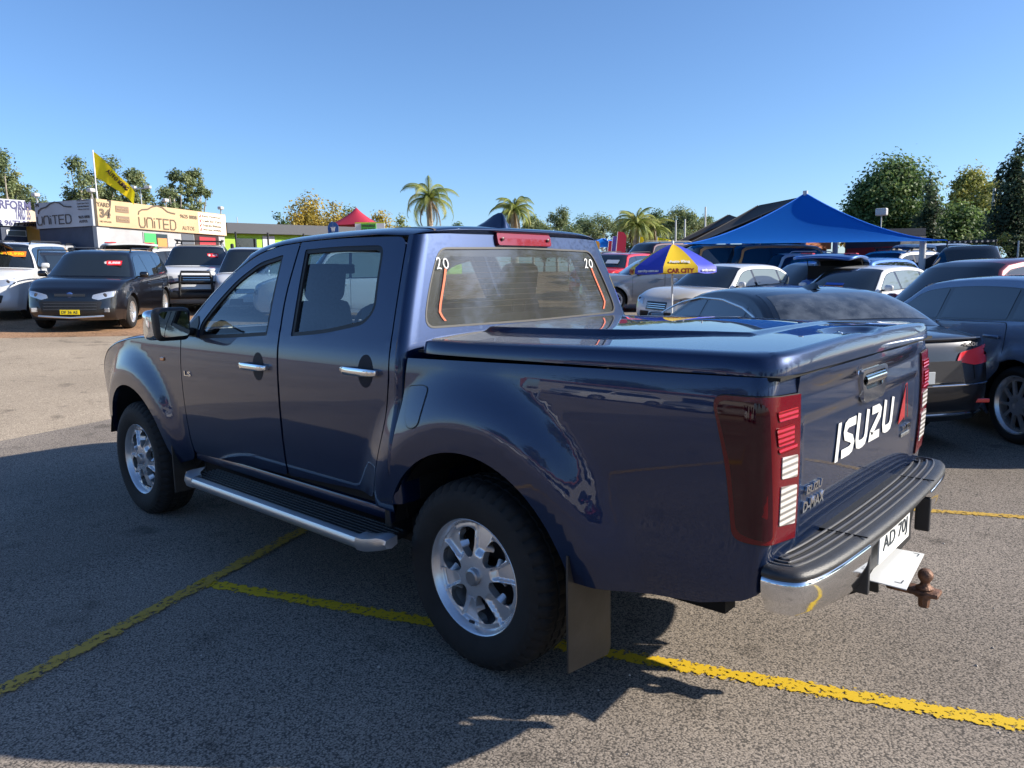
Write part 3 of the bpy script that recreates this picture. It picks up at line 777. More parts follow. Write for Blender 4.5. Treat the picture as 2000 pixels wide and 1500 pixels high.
# ---- wheels
def alloy_disc(name, r, nspk, holes, relief, m, parent, depth=.0, M_=None, res=.012, lip=.03):
    poly = [(r*math.cos(a), r*math.sin(a)) for a in [2*PI*i/72 for i in range(72)]]
    def f(u, v):
        return (u, relief(math.hypot(u, v), math.atan2(v, u)), v)
    return panel(name, poly, f, m, parent, holes=holes, res=res, lip=lip, flip=True)
def polar(pts): return [(r*math.cos(a), r*math.sin(a)) for r, a in pts]
def make_tyre(r, rr, wdt, lugs=90, hero=True):
    """lathe with a groove pattern; axis Y, outer face +y"""
    h = wdt/2
    pr = [(rr-.006, h*.70), (rr+.004, h*.86), (rr+.012, h*.90), (rr+(r-rr)*.30, h*.99), (rr+(r-rr)*.52, h*1.02), (rr+(r-rr)*.56, h*1.015), (rr+(r-rr)*.75, h*.96), (r-.028, h*.88), (r-.012, h*.80), (r-.003, h*.66), (r, h*.45), (r, h*.42), (r-.008, h*.40), (r-.008, h*.34), (r, h*.32), (r+.001, h*.06), (r-.008, h*.04)]
    pr = pr+[(a, -b_) for a, b_ in reversed(pr)]
    n = lugs*2; vs = []; fs = []
    for i, (a, y) in enumerate(pr):
        for j in range(n):
            q = 2*PI*(j+.0)/n; rad = a
            if hero and a > r-.03 and abs(y) > h*.5 and (j % 4) < 1: rad = a-.009
            elif hero and a > r-.002 and abs(y) < h*.5 and (j % 4) == 2: rad = a-.006
            vs.append((rad*math.cos(q), y, rad*math.sin(q)))
    for i in range(len(pr)-1):
        for j in range(n): fs.append((i*n+j, i*n+(j+1) % n, (i+1)*n+(j+1) % n, (i+1)*n+j))
    return MB().add(vs, fs)
def hero_wheel(loc, s, rot=0.0, steer=0.0):
    wv = bpy.data.objects.new('wheel', None); C.objects.link(wv); wv.parent = truck; wv.location = loc
    wv.rotation_euler = (0, rot, (0 if s > 0 else PI)+steer)
    make_tyre(.381, .228, .250).build('tyre', TYRE, wv, smooth=.55)
    rim = MB()
    rim.lathe([(.232, .098), (.236, .106), (.232, .110), (.224, .104), (.219, .088), (.205, .070), (.200, -.02), (.214, -.08), (.226, -.10)], n=72, axis='Y')
    rim.build('rim', ALLOY, wv, smooth=.7)
    hs = []
    for k in range(6):
        a0 = 2*PI*k/6+PI/6
        hs.append(fil(polar([(.078, a0-.17), (.078, a0+.17), (.135, a0+.31), (.180, a0+.275), (.196, a0+.12), (.196, a0-.12), (.180, a0-.275), (.135, a0-.31)]), .016, 4))
    def rel(r, a):
        k = ((a/(2*PI/6)) % 1.0); d = (k if k < .5 else k-1)*(2*PI/6)      # angle from spoke centre
        y = .078+.020*(1-(r/.22)**2)
        lat = abs(r*math.sin(d)); half = .007+.24*max(0, r-.080)
        y -= .019*ss(.085, .115, r)*(1-ss(half, half+.011, lat))*(1-ss(.200, .212, r))
        y -= .007*ss(.030, .050, lat)*ss(.20, .18, r)*ss(.07, .09, r)
        y += .006*ss(.212, .219, r)
        return y
    alloy_disc('spokes', .224, 6, hs, rel, ALLOY, wv, res=.005, lip=.034)
    b = MB(); b.lathe([(.0, .118), (.026, .118), (.033, .114), (.036, .100), (.037, .070)], n=28, axis='Y'); b.build('hub_cap', mat('hub_grey', (.35, .36, .38), .3, .8), wv, smooth=.5)
    b = MB(); b.lathe([(.05, .0), (.14, .0), (.145, .012), (.05, .012)], n=32, axis='Y', c=(0, -.02, 0)); b.box((-.09, -.01, .09), (.07, .05, .10), bevel=.01); b.build('brake_disc', mat('brake_iron', (.03, .03, .03), .5, .7), wv, smooth=.5)
    b = MB(); b.lathe([(.0, .012), (.205, .012), (.205, -.01)], n=32, axis='Y', c=(0, -.06, 0)); b.build('wheel_back', DARK, wv)
    b = MB(); b.tube([(.075, .088, -.185), (.068, .112, -.17)], .006, 6); b.build('valve', RUBBER, wv)
for (x, s, rt) in ((0, 1, .30), (3.095, 1, .85), (0, -1, .2), (3.095, -1, .9)):
    hero_wheel((x, .775*s, .379), s, rt, 0.0 if x == 0 else .0)

# ---- side steps
for s in (1, -1):
    st = bpy.data.objects.new('side_step', None); C.objects.link(st); st.parent = truck
    n = 26; rows = []
    # silver rail with turned-in ends
    path = []
    for i in range(n+1):
        t = i/n; x = .40+(2.20-.40)*t; path.append((x, 1.035, .432))
    secs = []
    sec = [(0, .026), (.008, .023), (.014, .010), (.015, -.004), (.010, -.020), (0, -.028), (-.030, -.030), (-.030, .026)]
    vs = []; fs = []; k = len(sec)
    for (x, y, z) in [(.52, 1.03, .440)]+[(x, 1.03, .440) for x in lin(.55, 2.02, 12)]:
        for a, c_ in sec: vs.append((x, (y+a)*s, z+c_))
    nn = len(vs)//k
    for i in range(nn-1):
        for j in range(k): fs.append((i*k+j, i*k+(j+1) % k, (i+1)*k+(j+1) % k, (i+1)*k+j))
    MB().add(vs, fs).build('step_rail', mat('satin_aluminium', (.55, .56, .58), .33, .9), st, smooth=.6)
    for (xa, xb) in ((.53, .345), (2.01, 2.215)):
        vs = []; fs = []; m_ = 8
        for i in range(m_+1):
            t = i/m_; x = xa+(xb-xa)*t; fr_ = xb > 1; inn_ = (.12*ss(.3, 1, t) if fr_ else .03*ss(.6, 1, t)); lift = 0 if fr_ else .030*ss(.1, 1, t)
            ys = 1.033-inn_*.55; wd_ = .05+(.05*ss(0, .6, t) if fr_ else 0); k_ = 1-.35*ss(.75, 1, t)
            for a, c_ in ((.015, .0), (.009, .026), (-.02, .034), (-wd_, .036), (-wd_, -.015), (-.02, -.034), (.006, -.028)): vs.append((x, (ys+a)*s, .440+lift+c_*k_))
        for i in range(m_):
            for j in range(7): fs.append((i*7+j, i*7+(j+1) % 7, (i+1)*7+(j+1) % 7, (i+1)*7+j))
        fs += [tuple(range(7)), tuple(range(m_*7, m_*7+7))]
        MB().add(vs, fs).build('step_end', mat('satin_aluminium'), st, smooth=.7)
    b = MB(); b.box((1.27, .925*s, .444), (1.66, .19, .030), bevel=.006)
    for i in range(7): b.box((1.27, (.850+.025*i)*s, .462), (1.66, .012, .008), bevel=.002)
    b.build('step_pad', BLACK, st)
    b = MB()
    for x in (.75, 1.27, 1.85): b.box((x, .76*s, .40), (.06, .34, .03))
    b.build('step_bracket', DARK, st)
    # sill cover under the doors
    b = MB(); b.box((1.45, .80*s, .505), (1.86, .07, .06), bevel=.012); b.build('sill', NAVY, truck, smooth=.6)
# ---- mud flaps
FL = noisy(mat('flap_rubber', (.032, .028, .025), .5), 8, .3, bump=.1)
for s in (1, -1):
    b = MB(); vs = []
    for (y, z) in ((.925, .60), (.930, .48), (.935, .185), (.70, .160), (.682, .185), (.675, .60)):
        vs += [(-.505+.02*(z-.5), y*s, z), (-.497+.02*(z-.5), y*s, z)]
    n = 6; fs = [tuple(range(0, 12, 2)), tuple(range(11, 0, -2))]+[(2*i, 2*i+1, (2*i+3) % 12, (2*i+2) % 12) for i in range(6)]
    b.add(vs, fs); b.build('mud_flap', FL, truck)
    b = MB(); b.box((2.56, .80*s, .40), (.012, .20, .30), bevel=.004); b.build('mud_flap', FL, truck)
    b = MB(); b.box((.53, .80*s, .52), (.05, .13, .22), bevel=.01); b.build('sill_end', BLACK, truck)
# ---- mirrors
for s in (1, -1):
    mr_ = MB(); bm = bmesh.new(); bmesh.ops.create_cube(bm, size=1)
    for v in bm.verts: v.co = Vector((v.co.x*.13, v.co.y*.200, v.co.z*.185))
    bmesh.ops.bevel(bm, geom=bm.edges[:], offset=.042, segments=4, affect='EDGES', profile=.6)
    for v in bm.verts:
        if v.co.x > 0: v.co.y *= .86; v.co.z *= .86
        v.co.y *= 1-.15*(v.co.z < 0)*(abs(v.co.z)/.1)
    vs = [(2.235+v.co.x+.10*(v.co.y), s*(.995+v.co.y), 1.305+v.co.z) for v in bm.verts]; fs = [[v.index for v in f.verts] for f in bm.faces]; bm.free()
    mir = mr_.add(vs, fs).build('mirror', BLACK, truck, smooth=.9)
    b = MB(); bm = bmesh.new(); bmesh.ops.create_cube(bm, size=1)
    for v in bm.verts: v.co = Vector((v.co.x*.09, v.co.y*.150, v.co.z*.168))
    bmesh.ops.bevel(bm, geom=bm.edges[:], offset=.04, segments=4, affect='EDGES', profile=.6)
    vs = [(2.284+v.co.x+.10*v.co.y, s*(1.032+v.co.y), 1.300+v.co.z) for v in bm.verts]; fs = [[v.index for v in f.verts] for f in bm.faces]; bm.free()
    b.add(vs, fs).build('mirror_cap', CHROME, mir, smooth=.9)
    ol = fil([(-.078, -.065), (.075, -.070), (.082, .070), (-.070, .074)], .03)
    panel('mirror_glass', ol, lambda u, v, s=s: (2.169+.10*u, s*(.992+u), 1.305+v), mat('mirror_silver', (.55, .58, .6), .02, 1.0), mir, res=.03, lip=.002, off=.001, flip=(s > 0))
    b = MB(); b.box((2.25, .90*s, 1.255), (.07, .09, .045), bevel=.012); b.build('mirror_arm', BLACK, mir, smooth=.9)
    panel('mirror_sail', fil([(2.36, 1.222), (2.185, 1.224), (2.192, 1.300), (2.225, 1.345), (2.30, 1.290)], .01), lambda x, z, s=s: (x, YS(x, z)*s, z), BLACK, truck, res=.03, lip=.004, off=.004, flip=(s > 0))
text('badge_text', 'LS', frame((2.300, YS(2.3, 1.0)+.002, 1.008), (-1, 0, 0), (0, 0, 1)), CHROME, truck, width=.085, height=.028, depth=.004, bold=.02)
b = MB(); b.box((2.62, YS(2.62, 1.08)+.002, 1.075), (.05, .012, .022), bevel=.005); b.build('side_repeater', mat('repeater_orange', (.7, .22, .04), .2, 0, 1), truck)

# ---- rear bumper
bump = bpy.data.objects.new('rear_bumper', None); C.objects.link(bump); bump.parent = truck
plan = [(-1.150, .897), (-1.178, .900), (-1.215, .892), (-1.252, .868), (-1.275, .80), (-1.292, .68), (-1.303, .50), (-1.310, .30), (-1.313, 0)]
plan = plan+[(x, -y) for x, y in reversed(plan[:-1])]
def smooth_plan(pl, k=4):
    xs = [p[0] for p in pl]; ys = [p[1] for p in pl]; t = list(range(len(pl)))
    return [(spl(i/k, t, xs), spl(i/k, t, ys)) for i in range((len(pl)-1)*k+1)]
plan = [(x+.010, y*.938) for x, y in plan]
PLN = smooth_plan(plan)
def offs(pl, d):
    out = []
    for i, p in enumerate(pl):
        a = pl[max(0, i-1)]; b_ = pl[min(len(pl)-1, i+1)]; t = Vector((b_[0]-a[0], b_[1]-a[1])).normalized(); out.append((p[0]+t.y*d*-1, p[1]+t.x*d))
    return out
def sgn_check():
    o = offs(PLN, .02); mid = len(o)//2
    return 1 if o[mid][0] > PLN[mid][0] else -1
SG = sgn_check()
def inner(d): return offs(PLN, d*SG)
TOPM = noisy(mat('step_plastic', (.028, .029, .032), .42), 30, .15, bump=.2, bscale=300)
rows = []
for d, z in ((.0, .672), (-.006, .679), (-.004, .690), (.006, .700), (.022, .705), (.045, .703), (.10, .700), (.20, .698)):
    rows.append([(x if x > -5 else x, y, z) for x, y in inner(d)])
for r in rows[-2:]:
    for i, p in enumerate(r):
        r[i] = (min(p[0], -1.10) if abs(p[1]) > .7 and False else p[0], max(-.885, min(.885, p[1])), p[2])
stp = grid('step_top', rows, TOPM, bump)
b = MB(); b.box((-1.17, 0, .672), (.15, 1.40, .02)); b.build('step_base', DARK, bump)
# ridges on the step pad
rb = MB()
for d, h_ in ((.040, .006), (.066, .006), (.094, .006), (.120, .005)):
    pl_ = [p for p in inner(d) if abs(p[1]) < .84-.5*(d-.04)]
    rb.tube([(x, y, .7045) for x, y in pl_], .0042, 6)
rb.build('step_ridges', mat('ridge_grey', (.075, .075, .08), .4), bump, smooth=1)
rb = MB()
for y in (.42, -.42): rb.box((-1.235, y, .706), (.13, .004, .004))
rb.box((-1.16, 0, .705), (.035, .84, .006)); rb.build('step_groove', mat('groove_black', (.010, .010, .010), .5), bump)
# chrome corners and black centre
def band(name, y0, y1, levels, m, cap=True):
    pl_ = [i for i, p in enumerate(PLN) if y0 <= p[1] <= y1]
    rows = []
    for d, z in levels:
        o = inner(d); rows.append([(o[i][0], o[i][1], z+ (-.0+.040*ss(.45, .88, abs(o[i][1])) if z < .6 else 0)) for i in pl_])
    return grid(name, rows, m, bump)
lv = [(.004, .674), (-.003, .670), (-.006, .658), (-.002, .61), (.008, .565), (.022, .532), (.036, .520)]
band('chrome_corner', .375, .96, lv, CHROME); band('chrome_corner', -.96, -.375, lv, CHROME)
band('bumper_centre', -.380, .380, [(.004, .674), (.012, .655), (.030, .625), (.045, .60), (.052, .54), (.050, .48), (.075, .465)], TOPM)
for s in (1, -1): b = MB(); b.box((-1.275, .385*s, .575), (.055, .02, .14), bevel=.006); b.build('centre_cheek', TOPM, bump)
np_ = MB(); np_.box((-1.272, .0, .590), (.006, .372, .107), bevel=.002); plate = np_.build('number_plate', mat('plate_white', (.75, .76, .74), .4), truck)
text('plate_text', 'AD 70J', frame((-1.2765, .0, .592), (0, -1, 0), (0, 0, 1)), mat('plate_ink', (.02, .03, .04), .5), plate, width=.30, height=.068, depth=.002)
# the loose white card wedged level under the plate
b = MB()
q = [(-1.262, .267), (-1.225, -.098), (-1.349, -.107), (-1.384, .271)]
b.prism(q, .505, .508); card = b.build('flip_plate', mat('card_white', (.72, .73, .72), .45), truck)
b = MB(); MI = Matrix.Translation((0, 0, .5085))
strokes('', [[(-1.336, -.06), (-1.336, -.09), (-1.316, -.09)], [(-1.358, .20), (-1.358, .23), (-1.338, .23)]], .003, MI, None, mb=b, depth=.0006); b.build('fold_mark', mat('plate_ink'), card)
# tow bar and ball
RUST = noisy(mat('rusty_steel', (.16, .085, .055), .55, .5), 40, .5, bump=.4, bscale=150)
tow = bpy.data.objects.new('tow_bar', None); C.objects.link(tow); tow.parent = truck
b = MB(); b.box((-1.08, 0, .445), (.36, .06, .05), bevel=.006); b.tube([(-1.05, -.5, .455), (-1.05, .5, .455)], .032, 8); b.box((-1.245, 0, .43), (.09, .045, .035), bevel=.006)
b.box((-1.19, .08, .44), (.12, .012, .09)); b.box((-1.19, -.08, .44), (.12, .012, .09)); b.build('hitch', mat('hitch_black', (.02, .019, .018), .6), tow)
b = MB(); b.box((-1.345, 0, .408), (.17, .07, .02), bevel=.008); b.lathe([(0, -.01), (.038, -.01), (.038, .0), (0, .0)], c=(-1.380, 0, .406), n=20); b.lathe([(0, -.055), (.018, -.055), (.02, -.03), (.02, -.01)], c=(-1.380, 0, .408), n=8); b.build('tongue', RUST, tow, smooth=.6)
b = MB(); b.lathe([(.028, 0), (.030, .006), (.018, .014), (.014, .024), (.017, .030), (.0235, .040), (.0255, .050), (.0235, .061), (.015, .071), (0, .075)], c=(-1.380, 0, .418), n=24); b.build('tow_ball', RUST, tow, smooth=1)

# ---- cabin interior seen through the glass
SEAT = noisy(mat('seat_cloth', (.045, .047, .052), .85), 60, .25)
cabin = bpy.data.objects.new('cabin', None); C.objects.link(cabin); cabin.parent = truck
def seat(x, y, rear=False):
    b = MB(); wd_ = .48 if not rear else 1.25
    b.box((x+.22, y, .88), (.50, wd_, .16), bevel=.05); b.box((x-.04, y, 1.14), (.14, wd_, .56), ry=.22*(1 if not rear else .6), bevel=.05)
    b.build('seat', SEAT, cabin, smooth=1)
    for yy in ([y] if not rear else [y-.36, y+.36]):
        h = MB(); bm = bmesh.new(); bmesh.ops.create_cube(bm, size=1)
        for v in bm.verts: v.co = Vector((v.co.x*.11, v.co.y*.27*(1 if v.co.z > 0 else .85), v.co.z*.215))
        bmesh.ops.bevel(bm, geom=bm.edges[:], offset=.053, segments=6, affect='EDGES', profile=.5)
        vs = [(x-.13+v.co.x-.1*v.co.z, yy+v.co.y, (1.515 if not rear else 1.500)+v.co.z) for v in bm.verts]; fs = [[v.index for v in f.verts] for f in bm.faces]; bm.free()
        h.add(vs, fs); 
        for q in (-.05, .05): h.tube([(x-.12, yy+q, 1.34), (x-.13, yy+q, 1.46)], .007, 6)
        h.build('headrest', SEAT, cabin, smooth=1)
seat(1.75, .38); seat(1.75, -.38); seat(.95, 0, True)
b = MB(); b.box((2.45, 0, 1.08), (.50, 1.42, .24), bevel=.06); b.build('dashboard', mat('dash_dark', (.02, .02, .021), .6), cabin, smooth=1)
b = MB(); b.tube([(2.13+.10*math.sin(a)*.5, -.38+.185*math.cos(a), 1.17+.175*math.sin(a)) for a in [2*PI*i/24 for i in range(24)]], .014, 8, closed=True); b.build('steering_wheel', mat('dash_dark'), cabin, smooth=1)
b = MB(); b.box((1.5, 0, .62), (2.1, 1.56, .04)); b.build('cabin_floor', DARK, cabin)
b = MB(); b.box((2.02, 0, 1.60), (.03, .24, .06), bevel=.01); b.build('inner_mirror', BLACK, cabin)
rl = strip([(p[0], p[1]-.03, p[2], p[3]-.02, p[4], p[5]) for p in prof[4:]], 17)
grid('roof_lining', rl, mat('lining', (.16, .155, .145), .9), cabin)

# ================================================================== GROUND
def gp(px, py):
    """where the photograph's pixel meets the ground"""
    d = _F + (px-1000)/FPX*_R - (py-750)/FPX*_U; d = d/math.hypot(d[0], d[1]); t = .5
    while t < 150:
        P = CAM+d*t
        if P[2] <= gz(P[0], P[1]): break
        t += .02
    return Vector((P[0], P[1], gz(P[0], P[1])))
def asphalt(name, stone, tar, dark_amt, scale=95, cover=.40, bump=.55):
    m = bpy.data.materials.new(name); m.use_nodes = True; MATS[name] = m
    b = m.node_tree.nodes['Principled BSDF']; b.inputs['Roughness'].default_value = .9; b.inputs['Specular IOR Level'].default_value = .2
    tc = N(m, 'ShaderNodeTexCoord')
    wn = N(m, 'ShaderNodeTexNoise'); wn.inputs['Scale'].default_value = 40; wn.inputs['Detail'].default_value = 2; L(m, tc.outputs['Object'], wn.inputs['Vector'])
    add = N(m, 'ShaderNodeVectorMath', operation='MULTIPLY_ADD'); add.inputs[1].default_value = (.012, .012, .0); L(m, wn.outputs['Color'], add.inputs[0]); L(m, tc.outputs['Object'], add.inputs[2])
    v = N(m, 'ShaderNodeTexVoronoi'); v.inputs['Scale'].default_value = scale; L(m, add.outputs[0], v.inputs['Vector'])
    n3 = N(m, 'ShaderNodeTexNoise'); n3.inputs['Scale'].default_value = scale*.5; n3.inputs['Detail'].default_value = 3; L(m, tc.outputs['Object'], n3.inputs['Vector'])
    cr = N(m, 'ShaderNodeMapRange'); cr.inputs[1].default_value = .75; cr.inputs[2].default_value = .42; cr.inputs[3].default_value = 0; cr.inputs[4].default_value = 1
    L(m, v.outputs['Distance'], cr.inputs[0])
    ck = N(m, 'ShaderNodeMapRange'); ck.inputs[1].default_value = cover-.08; ck.inputs[2].default_value = cover+.06; L(m, n3.outputs[0], ck.inputs[0])
    mul = N(m, 'ShaderNodeMath', operation='MULTIPLY'); L(m, cr.outputs[0], mul.inputs[0]); L(m, ck.outputs[0], mul.inputs[1])
    big = N(m, 'ShaderNodeTexNoise'); big.inputs['Scale'].default_value = .55; big.inputs['Detail'].default_value = 5; L(m, tc.outputs['Object'], big.inputs['Vector'])
    bm_ = N(m, 'ShaderNodeMapRange'); bm_.inputs[1].default_value = .35; bm_.inputs[2].default_value = .65; bm_.inputs[3].default_value = 1-dark_amt; bm_.inputs[4].default_value = 1+dark_amt*.6; L(m, big.outputs[0], bm_.inputs[0])
    sc = N(m, 'ShaderNodeMix', data_type='RGBA'); sc.inputs[6].default_value = (*[c*.66 for c in stone], 1); sc.inputs[7].default_value = (*[min(1, c*1.35) for c in stone], 1)
    L(m, v.outputs['Color'], sc.inputs[0])
    mx = N(m, 'ShaderNodeMix', data_type='RGBA'); mx.inputs[6].default_value = (*tar, 1); L(m, sc.outputs[2], mx.inputs[7]); L(m, mul.outputs[0], mx.inputs[0])
    # small oil spots
    sp = N(m, 'ShaderNodeTexNoise'); sp.inputs['Scale'].default_value = 3.1; sp.inputs['Detail'].default_value = 2; L(m, tc.outputs['Object'], sp.inputs['Vector'])
    s2 = N(m, 'ShaderNodeMapRange'); s2.inputs[1].default_value = .62; s2.inputs[2].default_value = .74; s2.inputs[3].default_value = 1; s2.inputs[4].default_value = .62; L(m, sp.outputs[0], s2.inputs[0])
    mm = N(m, 'ShaderNodeMath', operation='MULTIPLY'); L(m, bm_.outputs[0], mm.inputs[0]); L(m, s2.outputs[0], mm.inputs[1])
    m3 = N(m, 'ShaderNodeMix', data_type='RGBA'); m3.blend_type = 'MULTIPLY'; m3.inputs[0].default_value = 1; L(m, mx.outputs[2], m3.inputs[6]); L(m, mm.outputs[0], m3.inputs[7])
    L(m, m3.outputs[2], b.inputs['Base Color'])
    bp = N(m, 'ShaderNodeBump'); bp.inputs['Strength'].default_value = bump; bp.inputs['Distance'].default_value = .006; L(m, mul.outputs[0], bp.inputs['Height']); L(m, bp.outputs[0], b.inputs['Normal'])
    return m
def ground_sheet(name, xs, ys, m, dz=0.0):
    P = []; F = []; nx, ny = len(xs), len(ys)
    for x in xs:
        for y in ys: P.append((x, y, gz(x, y)+dz))
    for i in range(nx-1):
        for j in range(ny-1): F.append((i*ny+j, (i+1)*ny+j, (i+1)*ny+j+1, i*ny+j+1))
    me = bpy.data.meshes.new(name); me.from_pydata(P, [], F); me.shade_smooth()
    o = link(name, me, None, m); o['kind'] = 'structure'; return o
def poly_sheet(name, poly, m, dz, res=.8):
    o = panel(name, poly, lambda u, v: (u, v, gz(u, v)+dz), m, None, res=res, lip=0)
    o['kind'] = 'structure'; return o
xs = [-900, -300, -120, -80, -40, -20, -10]+lin(-6, 34, 81)+[40, 60, 100, 160, 260, 500, 1500]
ys = [-1500, -500, -260, -160, -100, -60, -45]+lin(-36, 10, 47)+[16, 25, 50, 100, 200, 600]
ground_sheet('ground', xs, ys, asphalt('lot_gravel', (.44, .26, .15), (.18, .11, .065), .3, 45), -.012)
g0, g1, g2 = gp(0, 660), gp(170, 662), gp(300, 655)
dv = (g2-g0).normalized(); ga = g0-dv*30; gb = g0+dv*60; nv = Vector((-dv.y, dv.x, 0))
if nv.x > 0: nv = -nv
e0, e1 = gp(0, 862), gp(200, 822)
ROADM = asphalt('worn_bitumen', (.45, .37, .275), (.25, .20, .15), .14, 90, .30, .2)
poly_sheet('road', [tuple((ga)[:2]), tuple((gb)[:2]), tuple((gb+nv*30)[:2]), tuple((ga+nv*30)[:2])], ROADM, -.006, 1.5)
LOTM = asphalt('asphalt', (.315, .268, .222), (.090, .080, .070), .20, 140, .33, .15)
eg = [(e0.x+(e0.x-e1.x)*7, e0.y+(e0.y-e1.y)*7), (e0.x, e0.y), (e1.x, e1.y), (7.0, -2.5), (8.2, -6), (12, -16), (20, -34), (10, -60), (-30, -60), (-60, 0), (-30, 40), (0, 40)]
poly_sheet('car_park', eg, LOTM, 0.0, 1.2)
# yellow bay lines, worn through to the asphalt
YEL = mat('worn_yellow_paint', (.66, .43, .010), .75)
def wear(m, thr=.47):
    t = m.node_tree; b = t.nodes['Principled BSDF']; o = t.nodes['Material Output']
    tc = N(m, 'ShaderNodeTexCoord'); n = N(m, 'ShaderNodeTexNoise'); n.inputs['Scale'].default_value = 44; n.inputs['Detail'].default_value = 6; n.inputs['Roughness'].default_value = .65; L(m, tc.outputs['Object'], n.inputs['Vector'])
    uv = N(m, 'ShaderNodeUVMap')
    sx = N(m, 'ShaderNodeSeparateXYZ'); L(m, uv.outputs[0], sx.inputs[0])
    # more wear towards both edges of the stripe
    a = N(m, 'ShaderNodeMath', operation='SUBTRACT'); a.inputs[1].default_value = .5; L(m, sx.outputs[1], a.inputs[0])
    a2 = N(m, 'ShaderNodeMath', operation='ABSOLUTE'); L(m, a.outputs[0], a2.inputs[0])
    a3 = N(m, 'ShaderNodeMapRange'); a3.inputs[1].default_value = .22; a3.inputs[2].default_value = .5; a3.inputs[3].default_value = 0; a3.inputs[4].default_value = .26; L(m, a2.outputs[0], a3.inputs[0])
    s = N(m, 'ShaderNodeMath', operation='SUBTRACT'); L(m, n.outputs[0], s.inputs[0]); L(m, a3.outputs[0], s.inputs[1])
    r = N(m, 'ShaderNodeMapRange'); r.inputs[1].default_value = thr-.02; r.inputs[2].default_value = thr+.02; L(m, s.outputs[0], r.inputs[0])
    tr = N(m, 'ShaderNodeBsdfTransparent'); mx = N(m, 'ShaderNodeMixShader'); L(m, r.outputs[0], mx.inputs[0]); L(m, tr.outputs[0], mx.inputs[1]); L(m, b.outputs[0], mx.inputs[2]); L(m, mx.outputs[0], o.inputs[0])
wear(YEL, .425); noisy_done = True
YEL2 = mat('faded_yellow_paint', (.50, .31, .045), .8); wear(YEL2, .44)
def stripe(a, b, wd, m, dz=.004):
    a = Vector(a[:2]); b = Vector(b[:2]); n = max(2, int((b-a).length/.5)); t = (b-a).normalized(); q = Vector((-t.y, t.x))*wd/2
    P = []; F = []
    for i in range(n+1):
        c = a+(b-a)*i/n
        for s in (1, -1): p = c+q*s; P.append((p.x, p.y, gz(p.x, p.y)+dz))
    for i in range(n): F.append((2*i, 2*i+1, 2*i+3, 2*i+2))
    me = bpy.data.meshes.new('bay_line'); me.from_pydata(P, [], F); uvl = me.uv_layers.new(name='UVMap')
    for f in me.polygons:
        for li in f.loop_indices:
            vi = me.loops[li].vertex_index; uvl.data[li].uv = ((vi//2)/n, vi % 2)
    o = link('bay_line', me, None, m); o['kind'] = 'structure'; return o
jn = Vector((1.65, 1.175)); u1 = (Vector((-1.69, -.045))-jn).normalized(); u2 = (Vector((1.25, 2.18))-Vector((1.95, .40))).normalized()
stripe(jn-u1*.05, jn-u1*-8.0, .125, YEL)
stripe(jn-u2*3.0, jn+u2*5, .135, YEL2, .008)
r0_, r1_ = gp(1810, 998), gp(2000, 1012); ur = (r1_-r0_).normalized()
stripe(r0_-ur*3, r1_+ur*3, .11, YEL2)

# loose grit and pale chips lying on the asphalt
b = MB(); rg_ = random.Random(3)
for i in range(520):
    x = rg_.uniform(-2.2, 5.5); y = rg_.uniform(-3.0, 2.6); r_ = rg_.uniform(.0022, .0055)*(1.5 if i % 9 == 0 else 1); a0 = rg_.uniform(0, 6); z = gz(x, y)+.0015; k = 5
    vs = [(x+r_*math.cos(a0+2*PI*j/k)*rg_.uniform(.7, 1.2), y+r_*math.sin(a0+2*PI*j/k)*rg_.uniform(.6, 1.1), z) for j in range(k)]+[(x, y, z+r_*.8)]
    b.add(vs, [(j, (j+1) % k, k) for j in range(k)])
g_ = b.build('grit', noisy(mat('pale_grit', (.42, .38, .33), .9), 3, .5)); tag(g_, 'pale loose grit and chips scattered over the dark asphalt', 'grit', kind='stuff')

